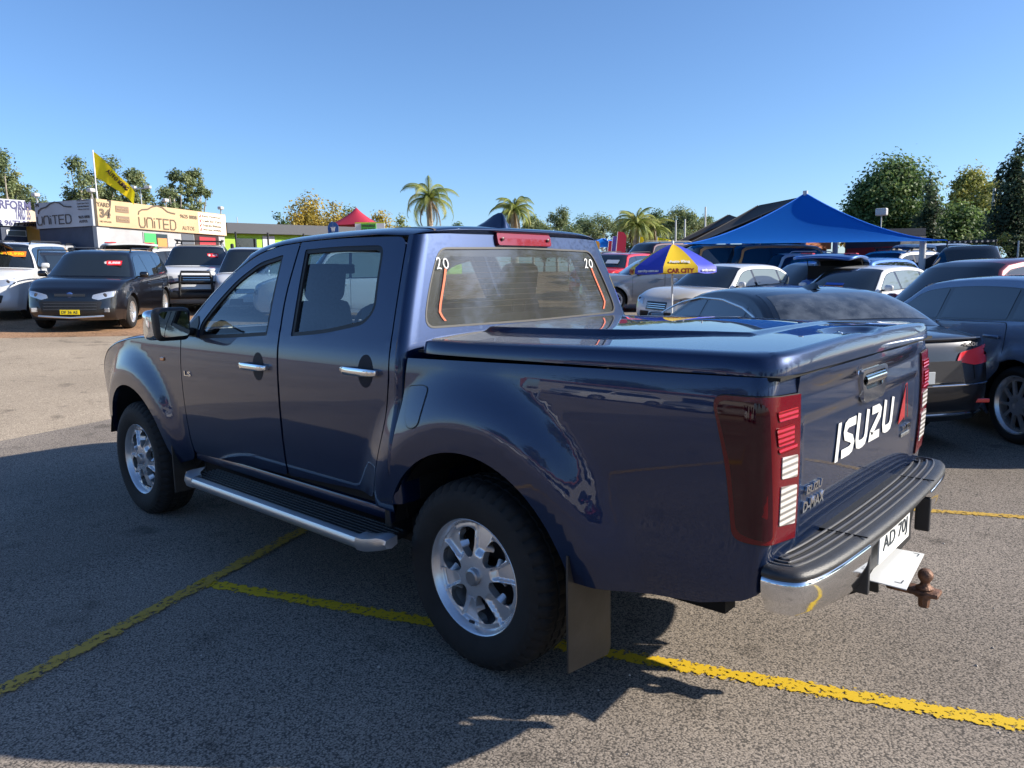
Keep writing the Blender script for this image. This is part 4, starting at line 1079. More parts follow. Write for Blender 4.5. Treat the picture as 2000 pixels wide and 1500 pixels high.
# ================================================================== OTHER CARS
CARGLASS = mat('tinted_glass', (.012, .016, .018), .02, 0, 1.0, coat_rough=.0)
PALEG = mat('pale_lit_window', (.16, .20, .19), .06, 0, 1.0, coat_rough=.0)  # opaque, light through and off the glass put into its pale colour
CARGLASS.node_tree.nodes['Principled BSDF'].inputs['Specular IOR Level'].default_value = .8
GL_CAR = glass('car_glass', (.50, .58, .58), 1.52, gain=1.3)
GLOSSBLK = mat('gloss_black', (.006, .006, .007), .12, 0, 1)
HEADL = mat('headlamp', (.50, .52, .55), .12, .6, 1.0)
TAILR = mat('tail_red', (.75, .02, .02), .2, 0, 1.0)
WCACHE = {}
def wheel_meshes(r, rr, wdt, spk, style):
    k = (round(r, 3), round(rr, 3), spk, style)
    if k in WCACHE: return WCACHE[k]
    t = make_tyre(r, rr, wdt, 40, False).build('tyre', TYRE, smooth=.6)
    h = wdt/2
    rim = MB(); rim.lathe([(rr, h*.84), (rr+.006, h*.90), (rr-.004, h*.90), (rr-.012, h*.72), (rr-.03, h*.5), (rr-.035, -h*.6)], n=40, axis='Y')
    R1 = rr-.008
    hs = []
    dth = 2*PI/spk
    for i in range(spk):
        a0 = i*dth
        g = dth*.5
        if style == 'thin': w0, w1 = .50*g, .80*g
        else: w0, w1 = .34*g, .62*g
        hs.append(fil(polar([(R1*.36, a0-w0), (R1*.36, a0+w0), (R1*.88, a0+w1), (R1*.88, a0-w1)]), .012, 3))
    def rel(q, a): return h*.62+.02*(1-(q/R1)**2)-.012*ss(.05, .03, q)
    poly = [(R1*math.cos(a), R1*math.sin(a)) for a in [2*PI*i/48 for i in range(48)]]
    sp = panel('spokes', poly, lambda u, v: (u, rel(math.hypot(u, v), 0), v), ALLOY if style != 'dark' else mat('dark_alloy', (.08, .08, .085), .3, .7), None, holes=hs, res=.03, lip=.025, flip=True)
    bk = MB().lathe([(.0, h*.05), (rr-.02, h*.05)], n=24, axis='Y').build('wheel_back', DARK)
    rm = rim.build('rim', ALLOY if style != 'dark' else mat('dark_alloy'), smooth=.6)
    ms = [(o.name.split('.')[0], o.data) for o in (t, rm, sp, bk)]
    for o in (t, rm, sp, bk): bpy.data.objects.remove(o)
    WCACHE[k] = ms; return ms
def add_wheel(root, x, y, r, rr, wdt, spk, style, rz=0):
    e = bpy.data.objects.new('wheel', None); C.objects.link(e); e.parent = root; e.location = (x, y, r-.004)
    e.rotation_euler = (0, random.uniform(0, 6), (0 if y > 0 else PI)+rz)
    for nm, me in wheel_meshes(r, rr, wdt, spk, style): 
        o = bpy.data.objects.new(nm, me); C.objects.link(o); o.parent = e
DEF = dict(L=4.6, W=1.84, H=1.65, wb=2.7, fo=.88, wr=.345, rr=.235, spk=10, style='std', xc=1.15, xh=.45, xr=-1.55, xg=-2.05, zc=1.08, zh=.88, zd=1.02, zbf=.98, zbr=1.05, tb=.40,
           kind='suv', col=(.8, .8, .8), metal=0, rails=False, band=None, pil=(-.05, -1.05), low=.24, glassm=None, grille=None, head=None, tail=None, lower='black', roofk=.0)
def orient(root, x, y, rz):
    e = .5; nx_ = -(gz(x+e, y)-gz(x-e, y))/(2*e); ny_ = -(gz(x, y+e)-gz(x, y-e))/(2*e); up = Vector((nx_, ny_, 1)).normalized()
    f = Vector((math.cos(rz), math.sin(rz), 0)); f = (f-up*f.dot(up)).normalized(); l = up.cross(f)
    M_ = Matrix((f, l, up)).transposed().to_4x4(); M_.translation = (x, y, gz(x, y)); root.matrix_world = M_
def make_car(name, label, cat, x, y, rz, group=None, **kw):
    s = dict(DEF); s.update(kw); h = s['L']/2; W2 = s['W']/2; H = s['H']; kind = s['kind']
    root = thing(name, label, cat, group=group)
    P = paint('paint_%03d_%03d_%03d_%d' % (*[int(c*1000) for c in s['col']], int(s['metal']*10)), s['col'], s['metal'], .35 if s['metal'] else .3, dust=.03)
    xf = h-s['fo']; xrr = xf-s['wb']; wr = s['wr']; AR = wr+.055
    zb = lambda q: s['zbf']+(s['zbr']-s['zbf'])*min(1, max(0, (s['xc']-q)/(s['xc']-s['xr'])))
    zc, zh, zd = s['zc'], s['zh'], s['zd']; xc, xh, xr, xg = s['xc'], s['xh'], s['xr'], s['xg']
    # centre profile with edge points: (x, z, xe, ze, n, m)
    pr = [(-h+.12, .28, -h+.24, .28, 5, .8), (-h+.03, .42, -h+.17, .42, 5, .8), (-h, .58, -h+.15, .58, 5, .8), (-h+.03, .78, -h+.17, .78, 5, .8)]
    if kind == 'sedan':
        pr += [(-h+.07, zd-.05, -h+.20, zd-.07, 5, .75), (-h+.16, zd, -h+.30, zd-.045, 4, .6), ((xg*2-h)/3, zd+.025, (xg*2-h)/3+.02, zd-.02, 4, .6), (xg, zd+.05, xg+.06, zd+.0, 4, .65)]
        i_rg0 = len(pr)-1
        pr += [((xg*.5+xr*.5)-.02, zd+.05+(H-zd-.05)*.60, (xg*.5+xr*.5)+.08, zd+.0+(H-zd-.08)*.60, 3.6, .65)]
    else:
        pr += [(-h+.05, zb(-h)-.02, -h+.18, zb(-h)-.04, 5, .8), (xg, zb(-h)+.06, xg+.12, zb(-h)+.04, 5, .75)]
        i_rg0 = len(pr)-1
        pr += [((xg+xr)/2-.03, (zb(-h)+.06+H)/2+.06, (xg+xr)/2+.12, (zb(-h)+.06+H)/2+.02, 4.5, .7)]
    pr += [(xr, H-.035, xr+.10, H-.09, 4, .6)]
    i_rg1 = len(pr)-1
    pr += [((xr+xh)/2, H, (xr+xh)/2, H-.055, 4, .6), (xh, H-.055, xh-.12, H-.105, 4, .6)]
    i_w0 = len(pr)-1
    pr += [((xh+xc)/2+.02, (H-.055+zc)/2+.035, (xh+xc)/2-.18, (H-.10+zc)/2+.00, 3.4, .7), (xc, zc, xc-.22, zc-.035, 3.4, .65)]
    i_w1 = len(pr)-1
    pr += [(xc+.12, zc-.015, xc+.02, zc-.05, 4, .6), ((xc+h)/2, (zc+zh)/2+.035, (xc+h)/2-.06, (zc+zh)/2-.03, 4, .6), (h-.30, zh, h-.42, zh-.06, 4, .6), (h-.10, zh-.11, h-.30, zh-.13, 4, .7), (h-.03, .62, h-.24, .62, 3.5, .8), (h, .46, h-.20, .46, 3.5, .8), (h-.04, .32, h-.22, .32, 3.5, .8), (h-.14, .24, h-.30, .24, 3.5, .8)]
    K = 3; dp = densify(pr, K)
    def Y(q, z, fl=True):
        b = zb(q); top = b
        if z < .5: y = W2-.05*((.5-z)/.28)**1.6
        elif z < b: y = W2-.030*((z-.5)/(b-.5))**2.5
        else:
            d = z-b; k_ = ss(0, .05, d); y = W2-.030-.22*d*(1-k_)-k_*(s['tb']*d+.10*d*d)
        if q > h-1.0: y -= .20*((q-h+1.0)/1.0)**2.2
        if q < -h+.8: y -= .13*((-h+.8-q)/.8)**2.2
        if fl:
            for cx in (xf, xrr):
                y += flare(q, z, cx, AR+.01, AR+.10, .018, wr)
        return y
    def Sx(sg): return lambda q, z: (q, sg*Y(q, z), z)
    rows = []
    for (xq, zq, xe_, ze_, n_, m_) in dp:
        ye = Y(xe_, ze_); row = []
        for j in range(25):
            v = math.sin((-1+2*j/24)*PI/2); f = max(0, 1-abs(v)**n_)**m_
            row.append((xe_+(xq-xe_)*f, ye*v, ze_+(zq-ze_)*f))
        rows.append(row)
    Pv = [p for r in rows for p in r]; F = []
    for i in range(len(rows)-1):
        for j in range(24): F.append((i*25+j, i*25+j+1, (i+1)*25+j+1, (i+1)*25+j))
    bodyskin = MB().add(Pv, F)
    bd = bodyskin.build('body', P, root, smooth=.9)
    E = [(p[2], p[3]) for p in dp]
    bot = [(h-.45, .24)] + list(reversed([(a, b) for a, b in arcp(xf, wr, AR, 0, PI, 14) if True]))[::-1] 
    bot = [(xf+AR+.03, s['low'])] + arcp(xf, wr, AR, -.12*PI, 1.12*PI, 16) + [(xf-AR-.03, s['low']), (xrr+AR+.03, s['low'])] + arcp(xrr, wr, AR, -.12*PI, 1.12*PI, 16) + [(xrr-AR-.04, .28)]
    side = E + bot
    panel('side_panel', side, Sx(1), P, root, res=.09, inner=.075, lip=.02, mirror=True, flip=True)
    # edge height at a given x above the belt
    tp = sorted([(a, b) for a, b in E if b > zb(a)+.02])
    tx = [a for a, b in tp]; tz = [b for a, b in tp]
    top = lambda q: float(np.interp(q, tx, tz))-.050
    bx = s['band'] or (min(tx)+.16, max(tx)-.10)
    a_, b__ = bx
    while top(a_) < zb(a_)+.10: a_ += .02
    while top(b__) < zb(b__)+.04: b__ -= .02
    def bandpoly(p, q, gap=0.0, r=.03):
        n_ = max(3, int((q-p)/.12)); xs_ = lin(p, q, n_)
        lean = .10
        lo = [(v, zb(v)+.02+gap) for v in xs_]; hi = [(v+(lean*0), top(v)-gap) for v in reversed(xs_)]
        return lo+hi
    band = bandpoly(a_, b__)
    panel('window_surround', fil(band, .02, 2), Sx(1), GLOSSBLK, root, res=.09, lip=.002, off=.003, mirror=True, flip=True)
    cuts = [b__-.0]+[p for p in s['pil'] if a_+.2 < p < b__-.15]+[a_]
    gm = s['glassm'] or CARGLASS
    for i in range(len(cuts)-1):
        hi_, lo_ = cuts[i]-(.035 if i else .02), cuts[i+1]+(.035 if i < len(cuts)-2 else .04)
        if hi_-lo_ < .12: continue
        pg = bandpoly(lo_, hi_, .012)
        panel('side_window', fil(pg, .018, 2), Sx(1), gm, root, res=.09, lip=0, off=.006, mirror=True, flip=True)
    # doors over dark seams
    dx = [max(xf-AR-.10, s['pil'][0]+.5) if False else xf-AR-.12] + [s['pil'][0]] + [min(s['pil'][1], xrr+AR+.25)]
    if s.get('doors', True):
        for i in range(len(dx)-1):
            x1, x0 = dx[i], dx[i+1]
            if x1-x0 < .35: continue
            if i == len(dx)-2 and x0 < xrr+AR+.1:
                pd = [(xrr+AR+.10, s['low']+.09), (x1, s['low']+.09), (x1, zb(x1)+.012), (x0, zb(x0)+.012), (x0, max(wr+AR*.75, .6))]
            else: pd = [(x0, s['low']+.09), (x1, s['low']+.09), (x1, zb(x1)+.012), (x0, zb(x0)+.012)]
            pd = fil(pd, .05, 4)
            panel('door_seam', pd, Sx(1), RUBBER, root, holes=[inset(pd, .007)], res=.12, lip=0, off=.0015, mirror=True, flip=True)
            ds_ = panel('door', inset(pd, .006), Sx(1), P, root, res=.10, lip=.002, off=.0025, mirror=True, flip=True)
            for sg, d_ in ((1, ds_[0]), (-1, ds_[1])):
                b = MB(); hx_ = x0+.16; hz_ = zb(hx_)-.12; b.box((hx_, sg*(Y(hx_, hz_)+.018), hz_), (.20, .022, .028), bevel=.009)
                b.build('door_handle', s.get('handlem') or P, d_, smooth=.8)
    # windscreen and rear window laid just proud of the skin
    def gl(name, i0, i1, c0, off, mt, trim=(1, 1)):
        rs = rows[i0*K+trim[0]: i1*K+1-trim[1]]; out = []
        nr = len(rs)
        for i, r in enumerate(rs):
            a = Vector(rs[min(i+1, nr-1)][12]); b = Vector(rs[max(i-1, 0)][12]); t = (a-b).normalized(); n_ = Vector((t.z*-1, 0, t.x)) 
            if n_.z < 0: n_ = -n_
            out.append([tuple(Vector(p)+n_*off) for p in r[c0:25-c0]])
        return grid(name, out, mt, root)
    gl('windscreen', i_w0, i_w1, 3, .006, s.get('wsm') or CARGLASS, (1, 0))
    gl('windscreen_border', i_w0, i_w1, 2, .003, GLOSSBLK, (0, 0))
    if kind != 'van': 
        gl('rear_window', i_rg0, i_rg1, 4, .006, s.get('rwm') or CARGLASS, (1, 1)); gl('rear_window_border', i_rg0, i_rg1, 3, .003, GLOSSBLK, (0, 0))
    # front and rear overlays mapped on the fascia
    fz = [(p[1], p[0], p[2]) for p in dp[len(dp)-6*K:]][::-1]; rz_ = [(p[1], p[0], p[2]) for p in dp[:6*K if kind == 'sedan' else 4*K+1]]
    def fas(tab):
        zs = [t[0] for t in tab]; xs_ = [t[1] for t in tab]; xe_ = [t[2] for t in tab]
        def f(y, z):
            xa = float(np.interp(z, zs, xs_)); xb = float(np.interp(z, zs, xe_)); ye = Y(xb, z)
            q = min(.965, abs(y)/ye); y = math.copysign(q*ye, y); n_ = 3.5 if tab is fz else 5; return (xb+(xa-xb)*max(0, 1-q**n_)**.8, y, z)
        return f
    FF, FR = fas(fz), fas(rz_)
    mirp = lambda pg: [(-a, b) for a, b in pg][::-1]
    W_ = W2
    hl = s['head'] or [(.42, .60), (.80, .68), (.84, .78), (.66, .79), (.44, .72)]
    hl = [(a*W_/.92, b) for a, b in hl]
    for pg in (hl, mirp(hl)):
        o = panel('headlight', fil(pg, .02, 3), FF, HEADL, root, res=.05, lip=.01, off=.012)
        cy_ = sum(p[0] for p in pg)/len(pg); cz2 = sum(p[1] for p in pg)/len(pg)
        b = MB(); p_ = FF(cy_, cz2); b.lathe([(0, .012), (.03, .012), (.045, .0)], c=(p_[0]+.008, cy_, cz2), n=14, axis='X'); b.build('projector', mat('lamp_core', (.05, .05, .06), .05, 0, 1), o, smooth=.6)
    gr = s['grille'] or [(-.36, .60), (.36, .60), (.40, .72), (-.40, .72)]
    go = panel('grille', fil(gr, .02, 3), FF, GLOSSBLK, root, res=.06, lip=.01, off=.010)
    zs_ = [p[1] for p in gr]; b = MB()
    for i in range(1, 4):
        z = min(zs_)+(max(zs_)-min(zs_))*i/4; hw = min(abs(p[0]) for p in gr)*.95
        b.tube([(FF(v, z)[0]+.018, v, z) for v in lin(-hw, hw, 9)], .007, 5)
    b.build('grille_bar', s.get('barm') or CHROME, go, smooth=1)
    lo = s.get('intake') or [(-.55, .30), (.55, .30), (.50, .46), (-.50, .46)]
    panel('lower_intake', fil(lo, .03, 3), FF, BLACK, root, res=.07, lip=.01, off=.008)
    if s.get('plate', True):
        for f_, sg in ((FF, 1), (FR, -1)):
            zp = .42 if sg > 0 else s.get('rpz', .78); b = MB(); p_ = f_(0, zp); b.box((p_[0]+.02*sg, 0, zp), (.012, .37, .10), bevel=.003); b.build('number_plate', s.get('platem') or mat('plate_white'), root)
    tl = s['tail'] or [(.50, .80), (.86, .80), (.88, .95), (.54, .93)]
    for pg in (tl, mirp(tl)):
        pg = [(a*W_/.92, b) for a, b in pg]
        panel('tail_light', fil(pg, .02, 3), FR, TAILR, root, res=.05, lip=.01, off=.010, flip=True)
    # under body, liners, mirrors, wheels
    b = MB(); b.box(((xf+xrr)/2, 0, .38), (s['L']-1.0, s['W']-.72, .30)); b.box(((xf+xrr)/2, 0, .36), (s['wb']-2*AR-.04, s['W']-.16, .20)); b.build('underbody', DARK, root)
    for cx in (xf, xrr):
        for sg in (1, -1):
            b = MB(); a = arcp(cx, wr, AR+.004, -.1*PI, 1.1*PI, 12); n_ = len(a)
            vs = [(p[0], sg*(Y(p[0], max(p[1], .3))-.015), p[1]) for p in a]+[(p[0], sg*(W2-.36), p[1]) for p in a]
            b.add(vs, [(i, i+1, n_+i+1, n_+i) for i in range(n_-1)]); b.build('arch_liner', BLACK, root)
    for sg in (1, -1):
        b = MB(); mx_ = xc-.42; mz_ = zb(mx_)+.10; b.box((mx_, sg*(W2+.10), mz_), (.10, .19, .13), bevel=.045); mi = b.build('mirror', s.get('mirm') or P, root, smooth=1)
        b = MB(); b.box((mx_, sg*(W2+.0), mz_-.05), (.05, .12, .035), bevel=.01); b.build('mirror_arm', BLACK, mi)
        b = MB(); b.box((mx_-.052, sg*(W2+.10), mz_), (.006, .15, .10), bevel=.0025); b.build('mirror_glass', mat('mirror_silver'), mi)
    for cx in (xf, xrr):
        for sg in (1, -1): add_wheel(root, cx, sg*(W2-.125), wr, s['rr'], .235, s['spk'], s['style'])
    if s['rails']:
        for sg in (1, -1):
            b = MB(); ry_ = Y((xr+xh)/2, H-.06)-.05; b.tube([(xr+.15, sg*ry_, H-.05), (xr+.22, sg*ry_, H+.01)]+[(v, sg*ry_, H+.025) for v in lin(xr+.35, xh-.5, 5)]+[(xh-.35, sg*ry_, H+.01), (xh-.28, sg*ry_, H-.05)], .016, 6)
            b.build('roof_rail', s.get('railm') or BLACK, root, smooth=1)
    orient(root, x, y, R(rz))
    root['_Y'] = 0; del root['_Y']
    return root, s, Y, FF, FR, P, rows, K, (i_w0, i_w1, i_rg0, i_rg1)
def vang(px): return math.degrees(YAW)+math.degrees(math.atan((1000-px)/FPX))
def wpos(px, d):
    a = R(vang(px)); return CAM[0]+d*math.cos(a), CAM[1]+d*math.sin(a)
STK = {}
def ws_sticker(car, y, w_, hgt, m1, txt=None, m2=None, rowt=.5):
    """price strip inside the windscreen top; y sideways, laid on the glass"""
    root, s, Y, FF, FR, P, rows, K, ii = car
    def pt(yy, t):
        q = ii[0]*K+2+2*t; i = int(q); f = q-i; o = []
        for r in (rows[i], rows[i+1]): ys_ = [p[1] for p in r]; o.append((np.interp(yy, ys_, [p[0] for p in r]), np.interp(yy, ys_, [p[2] for p in r])))
        return Vector((o[0][0]+(o[1][0]-o[0][0])*f, yy, o[0][1]+(o[1][1]-o[0][1])*f))
    a = pt(y, rowt); up = (pt(y, rowt-.3)-a).normalized(); n = Vector((-up.z*-1, 0, 0)); rd_ = Vector((0, 1, 0))
    M_ = frame(a, rd_, up); M_.translation = Vector(a)+M_.to_3x3().col[2]*.014
    b = MB(); b.prism([(-w_/2, -hgt/2), (w_/2, -hgt/2), (w_/2, hgt/2), (-w_/2, hgt/2)], 0, .002, M_); o = b.build('price_sticker', m1, root)
    if txt:
        M2 = M_.copy(); M2.translation = M_.translation+M_.to_3x3().col[2]*.003
        text('sticker_text', txt, M2, m2 or WHITE, o, width=w_*.85, height=hgt*.6, depth=.001, bold=.03)
    return o
STR = mat('sticker_red', (.75, .02, .03), .5); STO = mat('sticker_orange', (.85, .22, .02), .5); STY = mat('sticker_yellow', (.8, .6, .02), .5); STB = mat('sticker_blue', (.03, .10, .45), .5)
YPL = mat('plate_yellow', (.75, .58, .01), .5)
CARS = {}
def open_hatch(car, ang, glassy=True, extra=None):
    """raised tailgate hinged at the rear roof edge"""
    root, s, Y, FF, FR, P, rows, K, ii = car
    hx, hz = s['xr']-.05, s['H']-.06; wd = s['W']*.80; Lh = 1.05; b = MB(); n = 9; A = R(ang)
    def pt(u, v, o=0.0):     # u along the door 0..1, v across
        bow = .10*math.sin(PI*min(1, u*1.0)); wv = wd/2*(1-.12*ss(.3, 0, u)-.10*ss(.85, 1, u)); 
        x = -u*Lh; z = bow-.04*(v*v)+o
        return (hx+x*math.cos(A)-z*math.sin(A)*-1*(-1), v*wv, hz+(-x)*math.sin(A)+z*math.cos(A))
    us = lin(0, 1, 11); vs_ = lin(-1, 1, 11)
    top_ = [[pt(u, v) for v in vs_] for u in us]; o = grid('open_tailgate', top_, P, root)
    md = o.modifiers.new('t', 'SOLIDIFY'); md.thickness = .05; md.offset = 0
    gl_ = [[pt(u, v, .034) for v in lin(-.82, .82, 9)] for u in lin(.10, .52, 6)]; grid('tailgate_window', gl_, CARGLASS, o)
    gl_ = [[pt(u, v, -.034) for v in lin(-.82, .82, 9)] for u in lin(.08, .92, 8)]; grid('tailgate_lining', gl_, mat('lining_dark', (.03, .03, .032), .8), o)
    for sg in (1, -1):
        bb = MB(); bb.tube([pt(.45, .9*sg, -.04), (hx-.15, sg*wd*.48, hz-.55)], .011, 6); bb.build('gas_strut', DARK, o)
        bb = MB(); p = pt(.62, .72*sg, .045); bb.box(p, (.12, .30, .02), ry=A, bevel=.008); bb.build('tailgate_lamp', TAILR, o)
    hole = MB(); hole.box((hx-.22, 0, hz-.50), (.30, wd*.92, .74)); hole.build('boot_opening', DARK, root)
    return o
# ---- left row, facing the camera
w1 = gp(252, 640); w2 = gp(92, 638); w3 = gp(302, 618)
hd = 143
def from_wheel(wp, hd, s, left=True):
    """car centre from a front wheel's contact point"""
    h = s['L']/2; xf = h-s['fo']; a = R(hd); y = (s['W']/2-.125)*(1 if left else -1)
    return wp.x-(xf*math.cos(a)-y*math.sin(a)), wp.y-(xf*math.sin(a)+y*math.cos(a))
sp = dict(L=4.86, W=1.90, H=1.70, wb=2.84, fo=.98, wr=.36, rr=.23, spk=12, col=(.003, .003, .005), metal=0, zc=1.12, zh=.96, zbf=1.04, zbr=1.12, xc=1.25, xh=.50, xr=-1.85, xg=-2.25, pil=(-.10, -1.10), rails=True,
          head=[(.40, .70), (.52, .665), (.86, .76), (.90, .85), (.66, .83), (.42, .77)], grille=[(-.30, .73), (.30, .73), (.34, .80), (-.34, .80)], intake=[(-.52, .36), (.52, .36), (.60, .64), (-.60, .64)], platem=YPL, barm=mat('bar_dark', (.1, .1, .1), .3, .6))
x, y = from_wheel(w1, hd, sp)
terr = make_car('parked_suv', 'black seven seat wagon with yellow number plate and red price sticker facing the camera', 'car', x, y, hd, **sp)
ws_sticker(terr, .42, .40, .15, STR, '$ 8,888', WHITE, .6)
b = MB(); FF = terr[3]; b.tube([(FF(v, .335)[0]+.02, v, .335-.03*(1-abs(v)/.6)) for v in lin(-.62, .62, 13)], .022, 6); b.build('lower_trim', mat('trim_silver', (.6, .61, .62), .3, .8), terr[0], smooth=1)
b = MB()
for z_ in (.47, .53, .59): b.tube([(FF(v, z_)[0]+.014, v, z_) for v in lin(-.50, .50, 11)], .008, 5)
b.build('intake_bar', mat('bar_dark'), terr[0], smooth=1)
text('plate_text', 'DF 36 AS', frame((FF(0, .42)[0]+.028, 0, .42), (0, 1, 0), (0, 0, 1)), mat('plate_ink'), terr[0], width=.30, height=.06, depth=.002)
for sg in (1, -1): b = MB(); p = FF(.66*sg, .46); b.box((p[0]+.004, p[1], p[2]), (.03, .17, .09), rz=-.45*sg, bevel=.01); b.build('fog_lamp', HEADL, terr[0])
b = MB(); p = FF(0, .765); b.lathe([(0, .014), (.05, .012), (.065, 0)], c=p, n=16, axis='X'); b.build('front_badge', mat('badge_blue', (.05, .10, .28), .2, .4, 1), terr[0], smooth=.8)
sp = dict(L=5.2, W=1.85, H=1.84, wb=3.15, fo=.92, wr=.375, rr=.23, spk=6, col=(.62, .63, .64), zc=1.22, zh=1.08, zbf=1.16, zbr=1.20, xc=1.42, xh=.80, xr=-2.25, xg=-2.50, pil=(.20, -.85), rails=True,
          head=[(.42, .86), (.52, .80), (.84, .88), (.90, 1.00), (.70, .98), (.44, .94)], grille=[(-.36, .76), (.36, .76), (.42, 1.00), (-.42, 1.00)], intake=[(-.5, .42), (.5, .42), (.55, .60), (-.55, .60)])
x, y = from_wheel(gp(60, 621), 147, sp)
nav = make_car('parked_ute', 'white dual cab ute with canopy and orange price sticker at the left edge', 'ute', x, y, 147, **sp)
ws_sticker(nav, .35, .62, .15, STO, '$ 23,990', mat('sticker_yellow'), .5)
sp = dict(L=4.95, W=1.98, H=1.86, wb=2.85, fo=.95, wr=.39, rr=.23, spk=5, col=(.62, .63, .64), zc=1.26, zh=1.13, zbf=1.18, zbr=1.22, xc=1.15, xh=.55, xr=-2.0, xg=-2.30, pil=(.0, -1.0), rails=True, railm=mat('trim_silver'),
          head=[(.50, .86), (.56, .80), (.88, .84), (.92, 1.00), (.56, .99)], grille=[(-.40, .78), (.40, .78), (.46, 1.02), (-.46, 1.02)], intake=[(-.55, .40), (.55, .40), (.62, .60), (-.62, .60)])
x, y = wpos(402, 25.0); lc = make_car('parked_offroader', 'white large offroader with roof rack and black bull bar behind the pickup bonnet', 'car', x, y, 151, **sp)
ws_sticker(lc, .40, .30, .13, STR, '$ 52', WHITE, .6)
b = MB(); FF = lc[3]; X0 = FF(0, .6)[0]+.12
b.tube([(X0-.16, -.80, .62), (X0-.10, -.66, .80), (X0, -.45, .84), (X0, .45, .84), (X0-.10, .66, .80), (X0-.16, .80, .62)], .035, 8)
b.tube([(X0, -.42, .45), (X0+.0, -.40, .95), (X0-.02, -.36, 1.12), (X0-.02, .36, 1.12), (X0, .40, .95), (X0, .42, .45)], .035, 8); b.tube([(X0, -.42, .62), (X0, .42, .62)], .03, 8)
b.box((X0-.10, 0, .48), (.22, 1.75, .18), bevel=.04); b.build('bull_bar', BLACK, lc[0], smooth=.9)
b = MB(); b.box((-.7, 0, 1.95), (1.9, 1.25, .02)); 
for v in lin(-1.5, .1, 7): b.box((v, 0, 1.965), (.05, 1.3, .03))
for sg in (1, -1): b.tube([(-1.65, .65*sg, 1.99), (.25, .65*sg, 1.99)], .02, 6); b.box((.1, .6*sg, 1.91), (.05, .04, .1)); b.box((-1.5, .6*sg, 1.91), (.05, .04, .1))
b.build('roof_rack', BLACK, lc[0], smooth=1)
b = MB(); b.tube([(1.05, .93, 1.2), (1.02, .95, 1.75)], .03, 8); b.box((1.05, .95, 1.82), (.12, .10, .16), bevel=.03); b.build('snorkel', BLACK, lc[0], smooth=.9)
SUVW = dict(L=4.6, W=1.82, H=1.68, wb=2.7, fo=.9, wr=.35, rr=.225, spk=7, col=(.62, .63, .64), zc=1.12, zh=.98, zbf=1.03, zbr=1.12, xc=1.10, xh=.45, xr=-1.65, xg=-2.05, rails=True)
x, y = wpos(318, 32.0); make_car('parked_suv', 'white mid size wagon seen side on between the black wagon and the bull bar offroader', 'car', x, y, 92, **dict(SUVW, railm=BLACK, H=1.72))
x, y = wpos(232, 27.5); wh = make_car('parked_suv', 'white wagon with raised tailgate behind the black seven seat wagon', 'car', x, y, -8, **dict(SUVW, L=4.7)); open_hatch(wh, 12)
x, y = wpos(122, 24.5); dk = make_car('parked_suv', 'black wagon with open tailgate behind the white canopy ute', 'car', x, y, -62, **dict(SUVW, col=(.006, .006, .008), metal=.2, H=1.62)); open_hatch(dk, 20)
x, y = wpos(118, 33); c7 = make_car('parked_suv', 'white wagon with red windscreen sticker in the rear left row', 'car', x, y, 150, **dict(SUVW, H=1.80)); ws_sticker(c7, .3, .5, .16, STR, '9,990', WHITE)

# ---- right side
B4 = dict(L=4.64, W=1.83, H=1.385, wb=2.81, fo=.80, wr=.33, rr=.235, spk=5, col=(.020, .021, .026), metal=.6, kind='sedan', zc=.99, zh=.80, zd=1.00, zbf=.93, zbr=.99, xc=.92, xh=.18, xr=-1.05, xg=-1.72, pil=(-.22, -1.12), tb=.55, low=.2,
          tail=[(.42, .79), (.60, .755), (.80, .765), (.81, .88), (.78, .915), (.46, .86)], head=[(.44, .58), (.82, .62), (.86, .70), (.46, .68)], grille=[(-.34, .48), (.34, .48), (.30, .68), (-.30, .68)], rpz=.67, platem=mat('plate_grey', (.45, .47, .48), .4), doors=True, rwm=noisy(mat('dusty_rear_glass', (.055, .062, .070), .16, 0, .6), 9, .6))
def at_rear(x, y, hd, s):
    a = R(hd); h = s['L']/2; return x+h*math.cos(a), y+h*math.sin(a)
def at_front(x, y, hd, s):
    a = R(hd); h = s['L']/2; return x-h*math.cos(a), y-h*math.sin(a)
bm4 = make_car('parked_coupe', 'black four door coupe with red tail lamps parked beside the pickup tray', 'car', *at_rear(-.42, -3.72, -36, B4), -36, **B4)
root, s4, Y4, FF4, FR4, P4, *_r4 = bm4
b = MB(); p = FR4(0, .89); b.lathe([(0, .012), (.034, .011), (.040, 0)], c=(p[0]-.012, 0, .89), n=20, axis='X', M_=Matrix.Scale(-1, 4, (1, 0, 0)))
b.build('boot_badge', CHROME, root, smooth=.8)
b = MB(); p = FR4(0, .89); vs = []
for k, q in ((0, 0), (1, PI)):
    for j in range(6): a = q+PI/2*j/5; vs.append((p[0]-.026, .026*math.cos(a), .89+.026*math.sin(a)))
    vs.append((p[0]-.026, 0, .89))
b.add(vs, [tuple(range(7)), tuple(range(7, 14))]); b.build('badge_quarter', mat('roundel_blue', (.03, .2, .5), .3), root)
text('boot_text', '420i', frame((FR4(-.55, .93)[0]-.014, -.56, .925), (0, -1, 0), (0, 0, 1)), CHROME, root, width=.15, height=.032, depth=.005, bold=.03)
b = MB(); b.tube([(FR4(v, .62)[0]-.003, v, .62) for v in lin(-.74, .74, 17)], .004, 5); b.build('boot_seam', RUBBER, root)
b = MB(); b.tube([(FR4(v, .965)[0]-.016, v, .968) for v in lin(-.70, .70, 17)], .014, 6); b.build('boot_lip', P4, root, smooth=1)
b = MB(); b.tube([(FR4(v, .345)[0]-.012, v, .345) for v in lin(-.80, .80, 17)], .012, 6); b.tube([(FR4(v, .60)[0]-.010, v, .60) for v in lin(-.78, .78, 17)], .007, 6); b.build('bumper_trim', CHROME, root, smooth=1)
